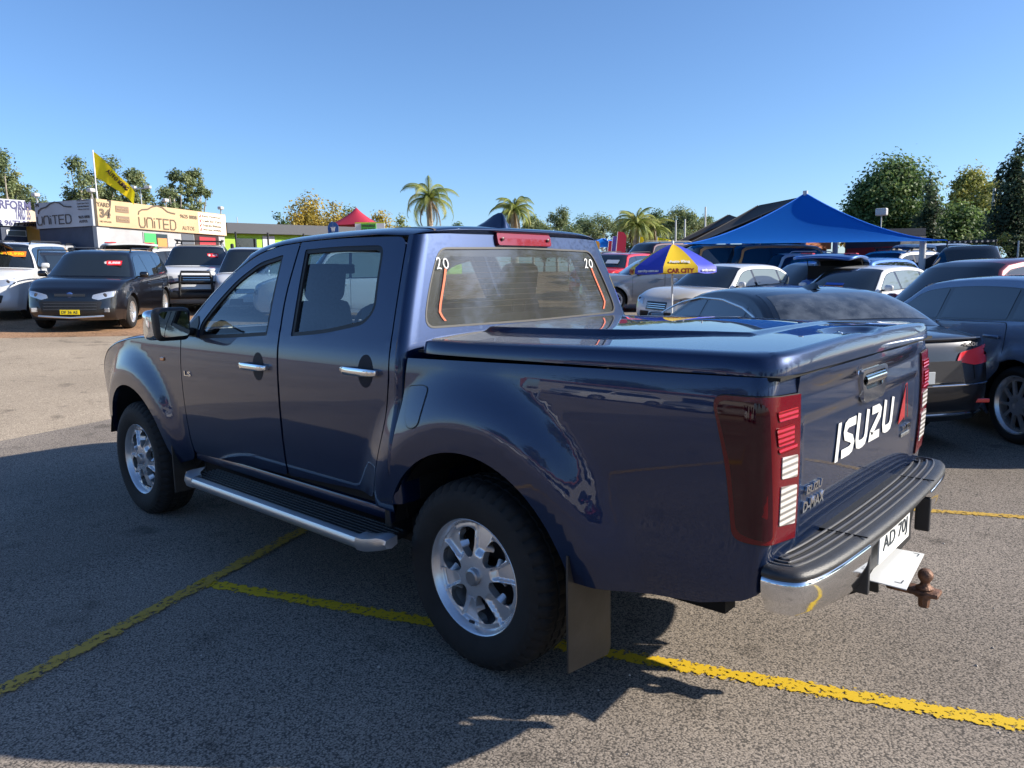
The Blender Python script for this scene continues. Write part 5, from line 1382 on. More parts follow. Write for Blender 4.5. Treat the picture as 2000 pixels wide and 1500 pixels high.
b = MB(); b.prism([(-.50, -.11), (.50, -.11), (.44, .10), (-.44, .10)], 0, .004, frame((FR4(0, .70)[0]-.006, 0, .70), (0, -1, 0), (0, 0, 1))); b.build('plate_recess', mat('recess_grey', (.05, .05, .055), .25, .3, 1), root)
for sg in (1, -1): b = MB(); p = FR4(.70*sg, .45); b.box((p[0]-.006, p[1], p[2]), (.02, .16, .035), rz=.25*sg, bevel=.006); b.build('reflector', TAILR, root)
for sg in (1, -1):
    b = MB(); b.tube([(FR4(sg*(.60+.02*(.95-z_)), z_)[0]-.003, sg*(.60+.02*(.95-z_)), z_) for z_ in lin(.945, .64, 9)], .0035, 5); b.build('boot_seam', RUBBER, root)
for sg in (1, -1):
    b = MB(); xs_ = lin(-1.60, .98, 22); b.tube([(q, sg*(Y4(q, z_)+.010), z_) for q, z_ in [(v, min(.96+.0*v, 9)) for v in lin(-1.45, 1.05, 12)]], .008, 6)
    def topz(q): return float(np.interp(q, [-1.62, -1.3, -1.0, -.5, 0, .4, .7, 1.0], [.99, 1.12, 1.20, 1.265, 1.27, 1.21, 1.11, .97]))
    b.tube([(q, sg*(Y4(q, topz(q))+.010), topz(q)) for q in lin(-1.62, 1.0, 30)], .011, 6); b.build('window_trim', mat('satin_trim', (.62, .64, .66), .25, .9), root, smooth=1)
b = MB(); vs = []; fs = []
for (x_, h_, w_) in ((-.70, 0, .02), (-.80, .02, .035), (-.90, .045, .035), (-.96, .055, .025), (-1.0, .03, .03), (-1.02, 0, .035)):
    vs += [(x_, -w_, 1.362), (x_, 0, 1.372+h_), (x_, w_, 1.362)]
for i in range(5): fs += [(3*i, 3*i+1, 3*i+4, 3*i+3), (3*i+1, 3*i+2, 3*i+5, 3*i+4)]
b.add(vs, fs); b.build('antenna_fin', GLOSSBLK, root, smooth=1)
SUV2 = dict(L=4.55, W=1.84, H=1.47, wb=2.67, fo=.90, wr=.345, rr=.255, spk=10, style='thin', col=(.13, .175, .27), metal=.5, zc=1.08, zh=.90, zbf=.97, zbr=1.06, xc=1.05, xh=.35, xr=-1.55, xg=-2.02, pil=(-.12, -1.12), tb=.42, low=.24, handlem=None)
def wheel_to_centre(wx, wy, hd, s, rear=True, left=True):
    h = s['L']/2; xf = h-s['fo']; xx = xf-s['wb'] if rear else xf; a = R(hd); y = (s['W']/2)*(1 if left else -1)
    return wx-(xx*math.cos(a)-y*math.sin(a)), wy-(xx*math.sin(a)+y*math.cos(a))
make_car('parked_hatchback', 'slate grey hatchback parked with its left side and silver rear wheel at the right edge', 'car', *wheel_to_centre(-.936, -4.89, -45, SUV2), -45, **SUV2)
WBM = dict(L=4.7, W=1.82, H=1.50, wb=2.85, fo=.80, wr=.33, rr=.235, spk=10, col=(.62, .63, .64), metal=0, kind='sedan', zc=1.00, zh=.84, zd=1.04, zbf=.95, zbr=1.02, xc=1.02, xh=.25, xr=-1.25, xg=-1.85, pil=(-.15, -1.10), tb=.50, grille=[(-.30, .50), (.30, .50), (.30, .68), (-.30, .68)])
a_ = make_car('parked_sedan', 'white sedan with kidney shaped grille in front of the yellow and blue umbrella', 'car', *at_front(7.0, -12.1, 78, WBM), 78, **dict(WBM, glassm=PALEG))
w2 = make_car('parked_sedan', 'white sedan with blue and orange windscreen stickers behind the black coupe', 'car', *at_front(4.0, -12.5, 76, WBM), 76, **dict(WBM, H=1.50, col=(.62, .63, .64), glassm=PALEG))
ws_sticker(w2, -.05, .42, .07, STB, None, None, 1.25); ws_sticker(w2, -.05, .46, .07, STO, None, None, 1.6)
CHR = dict(L=4.36, W=1.80, H=1.56, wb=2.64, fo=.92, wr=.35, rr=.25, spk=10, style='thin', col=(.26, .265, .28), metal=.6, zc=1.10, zh=.96, zbf=1.02, zbr=1.20, xc=.95, xh=.25, xr=-1.35, xg=-1.85, pil=(-.20, -1.02), tb=.48, mirm=GLOSSBLK)
x, y = wpos(1200, 22.0); make_car('parked_suv', 'pale grey small wagon seen from its left side in front of the umbrella pole', 'car', *wheel_to_centre(x, y, 42, CHR, rear=False), 42, **CHR)
x, y = wpos(1205, 28.5); rd_ = make_car('parked_suv', 'bright red wagon with price writing on its windscreen', 'car', x, y, 95, **dict(SUVW, col=(.55, .012, .02), metal=.3, H=1.62)); ws_sticker(rd_, .3, .5, .2, mat('ws_white', (.7, .7, .7), .6), None, None, .9)
x, y = wpos(1275, 31); make_car('parked_suv', 'dark maroon wagon behind the bright red wagon', 'car', x, y, 70, **dict(SUVW, L=5.0, col=(.030, .008, .016), metal=.4, H=2.02, zc=1.35, zbf=1.25, zbr=1.32, zh=1.2))
HB = dict(L=4.3, W=1.79, H=1.47, wb=2.6, fo=.88, wr=.32, rr=.21, spk=5, zc=1.02, zh=.86, zbf=.94, zbr=1.04, xc=.95, xh=.25, xr=-1.45, xg=-1.95, pil=(-.15, -1.05), tb=.45)
x, y = wpos(1578, 20.5); make_car('parked_hatchback', 'bright blue hatchback between the two white sedans', 'car', x, y, 52, **dict(HB, col=(.010, .06, .30), metal=.4, H=1.56))
x, y = wpos(1520, 25.5); make_car('parked_suv', 'white wagon with tall roof rails behind the bright blue hatchback', 'car', x, y, 62, **dict(SUVW, H=1.72, railm=mat('rail_white', (.8, .8, .8), .4)))
x, y = wpos(1708, 21.0); bs_ = make_car('parked_suv', 'metallic blue wagon with its tailgate raised under the blue shade sail', 'car', x, y, -100, **dict(SUVW, col=(.02, .09, .30), metal=.5, H=1.66, rails=False)); open_hatch(bs_, 4)
x, y = wpos(1752, 24.0); ut = make_car('parked_ute', 'white dual cab ute with roof bars behind the maroon wagon', 'ute', x, y, 60, **dict(SUVW, kind='sedan', L=5.1, H=1.80, zc=1.15, zd=1.22, zbf=1.12, zbr=1.16, xc=1.30, xh=.70, xr=-.75, xg=-1.00, pil=(.25, -.60), tb=.40, wr=.37))
b = MB()
for v in (.3, -.4): b.box((v, 0, 1.86), (.06, 1.4, .03)); [b.box((v, sg*.62, 1.82), (.05, .03, .08)) for sg in (1, -1)]
b.build('roof_bars', BLACK, ut[0])
x, y = wpos(1905, 12.6); mw = make_car('parked_wagon', 'maroon wagon with open tailgate behind the slate grey hatchback', 'car', x, y, 58, **dict(HB, L=4.6, H=1.66, zbf=.98, zbr=1.08, xr=-1.75, xg=-2.12, col=(.12, .012, .02), metal=.5)); open_hatch(mw, 42)
x, y = wpos(1888, 23.5); dg = make_car('parked_offroader', 'dark grey offroader with yellow oval windscreen sticker and roof light bar', 'car', x, y, 96, **dict(SUVW, L=4.9, H=1.92, W=1.9, zc=1.20, zbf=1.14, zbr=1.18, zh=1.08, col=(.05, .055, .06), metal=.5, rails=False))
ws_sticker(dg, -.15, .42, .10, STY, None, None, 1.2)
b = MB(); b.box((.1, 0, 2.0), (.08, 1.15, .08), bevel=.015); [b.box((.1, sg*.55, 1.93), (.05, .03, .08)) for sg in (1, -1)]; b.build('light_bar', BLACK, dg[0])
b = MB(); [b.lathe([(0, .042), (.025, .042), (.03, .03)], c=(.1, -.5+.125*k, 2.0), n=10, axis='X') for k in range(9)]; b.build('light_bar_lens', HEADL, dg[0])
x, y = wpos(1822, 27); make_car('parked_van', 'white van beside the red site office', 'van', x, y, 130, **dict(SUVW, L=4.9, H=2.0, W=1.9, zc=1.30, zbf=1.22, zbr=1.25, zh=1.15, xc=1.6, xh=1.05, rails=False))
for px_, lab in ((1400, 'orange van with dark side glass left of its twin'), (1478, 'orange van with dark side glass right of its twin')):
    x, y = wpos(px_, 25.5); make_car('parked_van', lab, 'van', x, y, 48, **dict(SUVW, L=4.4, H=1.95, W=1.85, zc=1.25, zbf=1.16, zbr=1.18, zh=1.1, xc=1.3, xh=.8, col=(.62, .24, .04), rails=False))
x, y = wpos(1178, 44); make_car('parked_hatchback', 'small white hatchback far off beside the red feather flags', 'car', x, y, 120, **dict(HB, col=(.62, .63, .64)))
x, y = wpos(1200, 38); make_car('parked_hatchback', 'silver hatchback in front of the red feather flags', 'car', x, y, 115, **dict(HB, col=(.45, .5, .55), metal=.6))
# across the lane, mirrored in the pickup's flank
for i, (x, y, c_, lb) in enumerate(((2.5, 17, (.78, .79, .8), 'white wagon across the lane'), (6.2, 18, (.3, .31, .33), 'grey wagon across the lane'), (-2.0, 16.5, (.4, .02, .02), 'red wagon across the lane'), (-6.0, 16, (.02, .02, .025), 'black wagon across the lane'), (10, 17.5, (.75, .76, .77), 'second white wagon across the lane'))):
    make_car('parked_suv', lb+' mirrored in the pickup door', 'car', x, y, -95+6*i, **dict(SUVW, col=c_, rails=False))

x, y = wpos(498, 23.5); make_car('parked_suv', 'white wagon in front of the lime green shop, right of the bull bar offroader', 'car', x, y, 150, **dict(SUVW, L=4.7, H=1.80, rails=False, glassm=PALEG))
x, y = wpos(585, 23); make_car('parked_suv', 'silver wagon in front of the lime green shop, seen through the rear door glass', 'car', x, y, 55, **dict(SUVW, col=(.40, .42, .44), metal=.6, H=1.78, rails=False, glassm=PALEG))
x, y = wpos(690, 20); make_car('parked_suv', 'white wagon seen through the rear door glass beside the silver wagon', 'car', x, y, 50, **dict(SUVW, L=4.8, H=1.82, rails=False, spk=12, glassm=PALEG))

# ================================================================== BUILDINGS, SIGNS, SHADE SAILS
def zat(px, py, d): return at(px, py, d).z
def corrug(name, col, scale=26, rough=.5):
    m = mat(name, col, rough)
    if m.get('c'): return m
    m['c'] = 1; b = m.node_tree.nodes['Principled BSDF']; tc = N(m, 'ShaderNodeTexCoord'); w_ = N(m, 'ShaderNodeTexWave'); w_.inputs['Scale'].default_value = scale; w_.bands_direction = 'X'
    L(m, tc.outputs['UV'], w_.inputs['Vector']); bp = N(m, 'ShaderNodeBump'); bp.inputs['Strength'].default_value = .6; bp.inputs['Distance'].default_value = .03
    L(m, w_.outputs[0], bp.inputs['Height']); L(m, bp.outputs[0], b.inputs['Normal'])
    return m
def wallbox(mb, a, b, z0, z1, t=.15, mi=0, out=0.0):
    """upright slab between two plan points, pushed `out` to the viewer side"""
    a = Vector(a[:2]); b = Vector(b[:2]); d = (b-a); l = d.length; d.normalize(); n = Vector((-d.y, d.x))
    if n.dot(Vector((CAM[0], CAM[1]))-a) < 0: n = -n
    c = (a+b)/2+n*(out-t/2); mb.box((c.x, c.y, (z0+z1)/2), (l, t, z1-z0), rz=math.atan2(d.y, d.x), mi=mi); return n
def along(a, b, f): return Vector(a[:2])+(Vector(b[:2])-Vector(a[:2]))*f
def facade_frame(a, b, f, z, out):
    a2 = Vector(a[:2]); b2 = Vector(b[:2]); d = (b2-a2).normalized(); n = Vector((-d.y, d.x))
    if n.dot(Vector((CAM[0], CAM[1]))-a2) < 0: n = -n
    # reading direction must run left to right for the viewer
    rd = Vector((n.y*-1, n.x)); rd = Vector((-n.y, n.x))
    v = Vector((CAM[0], CAM[1]))-a2; right = Vector((_R[0], _R[1]))
    if rd.dot(right) < 0: rd = -rd
    p = a2+(b2-a2)*f+n*out
    return frame((p.x, p.y, z), (rd.x, rd.y, 0), (0, 0, 1))
P0 = at(187, 440, 33.0); P1 = at(437, 440, 39.5); PL = at(76, 440, 35.5)
zt0, zb0 = zat(187, 388, 33), zat(187, 441, 33)
gb_ = .9
ua = thing('office_building', 'long grey yard office with tan sign fascia, its side painted in shade grey, reading UNITED and YARD 34', 'building', (P0.x, P0.y, 0))
def child(o, root): 
    o.parent = root; o.matrix_parent_inverse = Matrix.Translation(-root.location); return o
DKB = noisy(mat('wall_navy', (.035, .048, .085), .7), 3, .15); GRW = noisy(mat('wall_grey', (.36, .36, .37), .7), 2, .12)
TAN = noisy(mat('sign_tan', (.50, .355, .205), .6), 1.2, .08); GRS = noisy(mat('sign_shade_grey', (.36, .39, .44), .6), 1.5, .08); INK = mat('sign_ink', (.05, .04, .04), .6); INKB = mat('sign_ink_brown', (.12, .09, .06), .6)  # side fascia's bluish grey carries its shade in the colour
b = MB(); wallbox(b, PL, P0, gb_, zb0+.02); child(b.build('side_wall', DKB), ua)
b = MB(); wallbox(b, P0, P1, gb_, zb0+.05); child(b.build('front_wall', GRW), ua)
b = MB(); wallbox(b, PL, P0, zb0, zt0-.02, .12, out=.10); child(b.build('side_fascia', GRS), ua)
b = MB(); wallbox(b, P0, P1, zb0+.0, zt0, .12, out=.12); tf = child(b.build('front_fascia', TAN), ua)
b = MB(); q0 = along(P0, P1, .0); back = (Vector(PL[:2])-Vector(P0[:2])).normalized()*8
c_ = (Vector(P0[:2])+Vector(P1[:2]))/2+ (Vector((c[0], c[1])) if False else Vector((0, 0)))
vs = [(*P0[:2], zb0+.3), (*P1[:2], zb0+.3), (P1.x+back.x, P1.y+back.y, zb0+.3), (P0.x+back.x, P0.y+back.y, zb0+.3)]
b.add(vs, [(0, 1, 2, 3)]); child(b.build('roof', mat('roof_grey', (.3, .3, .31), .6)), ua)
def tx(s, a, b_, f, z, w_, h_, m, out=.13, nm='sign_text', **kw):
    o = text(nm, s, facade_frame(a, b_, f, z, out), m, None, width=w_, height=h_, depth=.01, **kw); return child(o, ua)
def U_word(a, b_, f, z, w_, h_, m, out):
    """thin rounded letters U N i T E D drawn with strokes"""
    M_ = facade_frame(a, b_, f, z, out); mb = MB(); cw = w_/5.4; t = h_*.13
    def sc(pts, k, wd=.80): return [((k+p[0]*wd)*cw-w_/2, (p[1]-.5)*h_) for p in pts]
    strokes('', [sc([(0, 1), (0, .25), (.2, 0), (.8, 0), (1, .25), (1, 1)], 0)], t, M_, None, mb=mb, depth=.01)
    strokes('', [sc([(0, 0), (0, .75), (.2, 1), (.8, 1), (1, .75), (1, 0)], 1.05)], t, M_, None, mb=mb, depth=.01)
    strokes('', [sc([(0, 0), (0, .72)], 2.12), sc([(0, .90), (0, 1.02)], 2.12)], t, M_, None, mb=mb, depth=.01)
    strokes('', [sc([(0, 1), (1, 1)], 2.40), sc([(.5, 1), (.5, 0)], 2.40)], t, M_, None, mb=mb, depth=.01)
    strokes('', [sc([(1, 1), (0, 1), (0, 0), (1, 0)], 3.42), sc([(0, .5), (.9, .5)], 3.42)], t, M_, None, mb=mb, depth=.01)
    strokes('', [sc([(0, 0), (0, 1), (.7, 1), (1, .75), (1, .25), (.7, 0), (0, 0)], 4.45)], t, M_, None, mb=mb, depth=.01)
    child(mb.build('sign_text', m), ua)
def swoosh(a, b_, f, z, w_, h_, m, out):
    M_ = facade_frame(a, b_, f, z, out); mb = MB()
    pts = [(-.5, -.35), (-.48, -.1), (-.40, .08), (-.25, .16), (-.12, .42), (.02, .55), (.15, .45), (.28, .15), (.38, .08), (.5, .05)]
    strokes('', [[(x_*w_, y_*h_) for x_, y_ in pts]], h_*.11, M_, None, mb=mb, depth=.01); child(mb.build('car_outline_logo', m), ua)
LF = (Vector(P1[:2])-Vector(P0[:2])).length; LS_ = (Vector(P0[:2])-Vector(PL[:2])).length; HS = zt0-zb0; zc_ = (zt0+zb0)/2
def fpx(px): return (px-187)/(437-187)     # share along the front by picture column, close enough for a face seen square on
def ff_(px):                                # exact share along the face
    lo, hi = 0.0, 1.0
    for _ in range(30):
        mi_ = (lo+hi)/2; p = along(P0, P1, mi_); v = np.array([p.x-CAM[0], p.y-CAM[1], 0]); X = 1000+FPX*(v@_R)/(v@_F)
        if X < px: lo = mi_
        else: hi = mi_
    return lo
def wf(a, b_): return (ff_(b_)-ff_(a))*LF
tx('YARD', P0, P1, ff_(210), zc_+HS*.30, wf(197, 223), HS*.16, INKB, bold=.03); tx('34', P0, P1, ff_(212), zc_-HS*.02, wf(201, 222), HS*.34, INKB, bold=.05)
tx('MD 076155', P0, P1, ff_(212), zc_-HS*.33, wf(201, 223), HS*.06, INKB)
for i, (pz, mcol, s_) in enumerate(((.20, 'badge_brown', 'easyCard'), (-.18, 'badge_brown2', 'Autocare'))):
    b = MB(); a0, a1 = along(P0, P1, ff_(233)), along(P0, P1, ff_(258)); wallbox(b, a0, a1, zc_+HS*(pz-.12), zc_+HS*(pz+.12), .02, out=.14); child(b.build('sign_badge', mat(mcol, (.22, .15, .10), .6)), ua)
    tx(s_, P0, P1, ff_(246), zc_+HS*pz, wf(236, 256), HS*.08, TAN, out=.155)
U_word(P0, P1, ff_(314), zc_-HS*.22, wf(278, 350), HS*.40, INKB, .13); swoosh(P0, P1, ff_(313), zc_+HS*.24, wf(277, 348), HS*.50, INKB, .13)
tx('9625 8808', P0, P1, ff_(373), zc_+HS*.20, wf(357, 389), HS*.16, INKB, bold=.02); tx('AUTOS', P0, P1, ff_(371), zc_-HS*.30, wf(359, 382), HS*.17, INKB)
b = MB(); a0, a1 = along(P0, P1, ff_(391)), along(P0, P1, .995); wallbox(b, a0, a1, zb0+.02, zt0-.04, .01, out=.132); child(b.build('price_board', noisy(mat('sign_cream', (.70, .62, .50), .6), 1, .06)), ua)
for i, s_ in enumerate(('Easy Finance!', 'Cash for Cars', "Trade-In's Welcome", 'Warranty Available')):
    z = zc_+HS*(.30-.20*i); tx(s_, P0, P1, ff_(417), z, wf(399, 434), HS*.10, INKB, out=.145)
    M_ = facade_frame(P0, P1, ff_(395), z, .145); mb = MB(); k = HS*.08; strokes('', [[(-k*.6, 0), (-k*.1, -k*.7), (k*.8, k*.9)]], k*.4, M_, None, mb=mb, depth=.01); child(mb.build('tick_mark', mat('tick_red', (.5, .04, .05), .5)), ua)
# side sign, shade painted into its grey
U_word(PL, P0, .34, zc_-HS*.20, LS_*.62, HS*.32, INK, .115); swoosh(PL, P0, .36, zc_+HS*.22, LS_*.60, HS*.45, INK, .115)
tx('34', PL, P0, .05, zc_+HS*.40, LS_*.06, HS*.14, INK, out=.115, bold=.04); tx('9625 8808', PL, P0, .86, zc_-HS*.16, LS_*.19, HS*.10, INK, out=.115); tx('AUTOS', PL, P0, .84, zc_-HS*.32, LS_*.14, HS*.10, INK, out=.115)
for i in range(4): tx(('Easy Finance', 'Cash for Cars', 'Trade-Ins Welcome', 'Warranty')[i], PL, P0, .86, zc_+HS*(.45-.11*i), LS_*.2, HS*.055, INK, out=.115)
# openings of the front wall
def opening(nm, pa, pb, z0, z1, m, out=.03, t=.03):
    b = MB(); wallbox(b, along(P0, P1, ff_(pa)), along(P0, P1, ff_(pb)), z0, z1, t, out=out); return child(b.build(nm, m), ua)
zr = lambda y, px=300, d=36: zat(px, y, d)
opening('door', 192, 222, gb_, zr(452), mat('door_grey', (.42, .42, .43), .6)); opening('window_frame', 286, 334, gb_+.1, zr(456), mat('frame_grey', (.3, .3, .3), .5))
opening('window_pane', 288, 310, gb_+.15, zr(458), mat('poster_green', (.06, .42, .12), .5), .05); opening('window_pane', 311, 332, gb_+.15, zr(458), GLOSSBLK, .05); opening('poster', 312, 330, gb_+.15, zr(466), mat('poster_orange', (.65, .26, .08), .5), .07)
opening('door', 361, 384, gb_, zr(460, 370, 38), mat('door_dark', (.10, .11, .13), .4)); opening('carport_opening', 386, 432, gb_, zr(455, 410, 39), mat('opening_dark', (.03, .015, .015), .8)); opening('red_display', 394, 425, gb_, zr(465, 410, 39), mat('display_red', (.35, .03, .04), .6), .05)
for f, a, c_ in ((.02, PL, P0), (.99, PL, P0), (.5, P0, P1), (.98, P0, P1)):
    p = along(a, c_, f); b = MB(); b.tube([(p.x, p.y, zt0), (p.x-.2, p.y+.1, zt0+.25)], .03, 6); b.box((p.x-.25, p.y+.12, zt0+.28), (.2, .25, .14), rz=.5, bevel=.03); child(b.build('flood_light', mat('lamp_grey', (.5, .5, .5), .4), smooth=1), ua)
# neighbouring office on the far left
Q0 = at(51, 440, 37); Q1 = at(-60, 440, 36); Q2 = at(80, 440, 41)
ob = thing('office_building', 'yard office with white sign board and yellow side wall at the left edge', 'building', (Q0.x, Q0.y, 0))
b = MB(); wallbox(b, Q1, Q0, gb_, zat(51, 443, 37)); child(b.build('front_wall', DKB), ob)
b = MB(); wallbox(b, Q1, Q0, zat(51, 443, 37), zat(51, 392, 37), .12, out=.1); child(b.build('front_fascia', mat('fascia_white', (.46, .48, .53), .6)), ob)
b = MB(); wallbox(b, Q0, Q2, zat(51, 441, 37), zat(51, 403, 37)); child(b.build('side_cladding', corrug('cladding_cream', (.62, .50, .35))), ob)
b = MB(); wallbox(b, Q0, Q2, gb_, zat(51, 441, 37), .14); child(b.build('side_wall', noisy(mat('wall_yellow', (.72, .52, .10), .7), 2, .1)), ob)
b = MB(); wallbox(b, along(Q1, Q0, .62), along(Q1, Q0, .98), zat(30, 462, 37), zat(30, 450, 37), .05, out=.04); child(b.build('window_frame', mat('frame_white', (.7, .7, .7), .5)), ob)
b = MB(); wallbox(b, along(Q1, Q0, .64), along(Q1, Q0, .96), zat(30, 461, 37), zat(30, 451.5, 37), .02, out=.05); child(b.build('window_pane', mat('pane_grey', (.15, .18, .18), .15, 0, 1)), ob)
for s_, f, z, w_, h_ in (('PERFORM', .72, 402, 1.6, .35), ('YARD 35', .93, 418, .6, .5), ('02 9677 2888', .80, 437, 1.7, .22)):
    o = text('sign_text', s_, facade_frame(Q1, Q0, f, zat(40, z, 37), .105), mat('ink_navy', (.03, .03, .12), .5), None, width=w_, height=h_, depth=.01, bold=.03); child(o, ob)
# low green building behind the cab
G0 = at(437, 440, 52); G1 = at(900, 440, 62)
gbd = thing('shop_building', 'low lime green shop with dark parapet behind the pickup cab', 'building', (G0.x, G0.y, 0))
zg = zat(500, 439, 53.5); zg1 = zat(500, 457, 53.5); G1z = 0
b = MB(); wallbox(b, G0, G1, gb_, zg1, .3); child(b.build('wall', noisy(mat('wall_lime', (.30, .55, .03), .6), 2, .1)), gbd)
b = MB(); wallbox(b, G0, G1, zg1-.05, zg, .6, out=.5); child(b.build('parapet', mat('parapet_dark', (.055, .06, .075), .6)), gbd)
for pa, pb, y0, y1, m_ in ((455, 487, 500, 468, GLOSSBLK), (497, 517, 500, 462, mat('shutter_pale', (.5, .52, .56), .6)), (530, 560, 500, 470, GLOSSBLK), (590, 630, 500, 468, GLOSSBLK)):
    f0, f1 = (pa-437)/463, (pb-437)/463; b = MB(); wallbox(b, along(G0, G1, f0), along(G0, G1, f1), gb_, zat(pa, y1, 54), .05, out=.05); child(b.build('window', m_), gbd)
for f in (.06, .17, .3): p = along(G0, G1, f); b = MB(); b.tube([(p.x-1.0, p.y+1.0, gb_), (p.x-1.0, p.y+1.0, zg1)], .06, 6); child(b.build('veranda_post', BLACK), gbd)

def pole(name, label, cat, px, py0, d, r=.05, z0=None, m=None, parts=None, r1=None):
    p = at(px, py0, d); z0 = gz(p.x, p.y) if z0 is None else z0
    t = thing(name, label, cat, (p.x, p.y, z0)); h_ = p.z-z0
    b = MB(); b.tube([(0, 0, 0), (0, 0, h_*.5), (0, 0, h_)], [r, r*.85, (r1 or r*.7)], 8); b.build('pole', m or mat('galvanised', (.45, .46, .46), .45, .4), t, smooth=1); return t, h_
def cloth(name, col, tr=.25):
    m = mat(name, col, .8); 
    if m.get('c'): return m
    m['c'] = 1; o = m.node_tree.nodes['Material Output']; b = m.node_tree.nodes['Principled BSDF']; tl = N(m, 'ShaderNodeBsdfTranslucent'); tl.inputs[0].default_value = (*[min(1, c*1.6) for c in col], 1); mx = N(m, 'ShaderNodeMixShader'); mx.inputs[0].default_value = tr
    L(m, b.outputs[0], mx.inputs[1]); L(m, tl.outputs[0], mx.inputs[2]); L(m, mx.outputs[0], o.inputs[0]); return m
# flag above the yard office
t, h_ = pole('flag_pole', 'white flag pole with yellow flag on the roof of the yard office', 'flag', 181, 293, 33.5, .035, zt0-.2, mat('pole_white', (.75, .75, .75), .4))
def wave_flag(t, h_, L_, H_, m, droop=.45, wob=.12, ang=0.0):
    rows = []
    for i in range(25):
        u = i/24; row = []
        for j in range(9):
            v = j/8; x = u*L_*.92; z = h_-.04-v*H_*(1-.52*u)-droop*L_*u**1.15; y = wob*math.sin(u*9+v*2)*u+.05*math.sin(u*17)*u
            ca, sa = math.cos(ang), math.sin(ang); row.append((x*ca-y*sa, x*sa+y*ca, z))
        rows.append(row)
    return grid('flag', rows, m, t)
FLY = None
a_ = math.atan2(_R[1], _R[0])
FLY = cloth('flag_yellow', (.85, .58, .01), .45)
fl = wave_flag(t, h_, 1.60, .98, FLY, .98, .12, a_)
o = text('flag_text', 'AUTO KING', Matrix.Translation((.85*math.cos(a_), .85*math.sin(a_), h_-1.12)) @ frame((0, 0, 0), (math.cos(a_), math.sin(a_), -1.05), (.95*math.cos(a_), .95*math.sin(a_), 1)), mat('flag_ink', (.04, .02, .01), .7), fl, width=1.0, height=.16, depth=.12)
t, h_ = pole('light_pole', 'thin light pole with twin floodlights above the yard office roof', 'light pole', 274, 368, 45, .04)
b = MB(); b.box((0, 0, h_), (.06, .9, .06), rz=a_-PI/2); b.build('cross_arm', mat('galvanised'), t)
for v in (-.4, .4): b = MB(); b.box((v*math.cos(a_), v*math.sin(a_), h_+.06), (.3, .22, .14), rz=a_, bevel=.02); b.build('lamp_head', mat('lamp_grey'), t)
for px_, py_, d_, lb, r_ in ((463, 424, 70, 'slim street light beyond the lime green shop', .05), (1378, 404, 95, 'bare grey power pole left of the shade sails', .14), (1320, 430, 85, 'bare grey post beyond the thick palm', .12), (1338, 428, 84, 'bare grey post just right of its twin beyond the palm', .12), (1942, 368, 48, 'tall grey pole before the trees beside the right cypress', .10), (1797, 400, 50, 'thin pole in front of the broad tree', .05), (1990, 470, 30, 'short pole beside the right edge', .04)):
    pole('utility_pole', lb, 'pole', px_, py_, d_, r_)
t, h_ = pole('light_pole', 'floodlight pole in front of the broad dark tree', 'light pole', 1722, 414, 40, .04); b = MB(); b.box((0, 0, h_), (.5, .3, .34), bevel=.05); b.build('lamp_head', mat('lamp_grey'), t)
# marquee, blue banner and green sign board
MRED = mat('marquee_red', (.38, .02, .05), .7)
t = thing('marquee', 'red pointed marquee roof behind the lime green shop', 'marquee', tuple(at(697, 440, 62)[:2])+(0,)); pk = zat(697, 405, 62); eb = zat(697, 441, 62)
rows = []
for u in lin(0, 1, 9):
    row = []
    for k in range(17):
        a = 2*PI*k/16; r_ = 1.95*u**.75; sq = 1/max(abs(math.cos(a)), abs(math.sin(a)))*.85; row.append((r_*math.cos(a+.5)*(1+(sq-1)*u), r_*math.sin(a+.5)*(1+(sq-1)*u), pk-(pk-eb)*u**.62))
    rows.append(row)
grid('canopy', rows, MRED, t); b = MB(); 
for k in range(4): a = PI/4+PI/2*k+.5; b = MB(); b.tube([(2.2*math.cos(a), 2.2*math.sin(a), .8), (2.2*math.cos(a), 2.2*math.sin(a), eb)], .05, 6); b.build('leg', mat('pole_white'), t)
t, h_ = pole('banner', 'tall blue banner with white letters WAS above the pickup cab roof', 'banner', 650, 433, 44, .03)
vs = [(-.28, 1.0), (.28, 1.0), (.30, h_-.3)]+[(.30*math.cos(a), h_-.3+.30*math.sin(a)) for a in lin(.2, PI-.2, 7)]+[(-.30, h_-.3)]
Mb = frame((0, 0, 0), (math.cos(a_), math.sin(a_), 0), (0, 0, 1)); b = MB(); b.prism([(p[0], p[1]) for p in vs], -.02, .02, Mb); bn = b.build('banner_cloth', mat('banner_blue', (.012, .07, .24), .6), t)
for i, ch in enumerate('WAS'): 
    text('banner_text', ch, Mb @ Matrix.Translation((0, h_-.42-.34*i, .03)), WHITE, bn, width=.26, height=.26, depth=.01, bold=.05)
t, h_ = pole('sign_board', 'lime green sign board with white ends above the pickup roof', 'sign', 722, 434, 50, .05)
Mb = frame((0, 0, 0), (math.cos(a_), math.sin(a_), 0), (0, 0, 1))
for nm, x0_, x1_, m_ in (('board_panel', -.95, .95, mat('board_white', (.7, .7, .68), .6)), ('board_panel', -.55, .40, mat('board_green', (.10, .50, .05), .6)), ('board_edge', -.95, .95, mat('board_yellow', (.6, .6, .05), .6))):
    b = MB(); z1_ = h_ if nm == 'board_edge' else h_-.08; z0_ = h_-.07 if nm == 'board_edge' else h_-.62; k = .03 if x0_ > -.9 else 0
    b.prism([(x0_, z0_), (x1_, z0_), (x1_, z1_), (x0_, z1_)], -.03+k, .03+k, Mb); b.build(nm, m_, t)
text('board_text', 'WHOLESALE', Mb @ Matrix.Translation((-.08, h_-.22, .065)), INK, t, width=.85, height=.15, depth=.01, bold=.04); text('board_text', 'CAR SALES', Mb @ Matrix.Translation((-.08, h_-.45, .065)), INK, t, width=.85, height=.15, depth=.01, bold=.04)

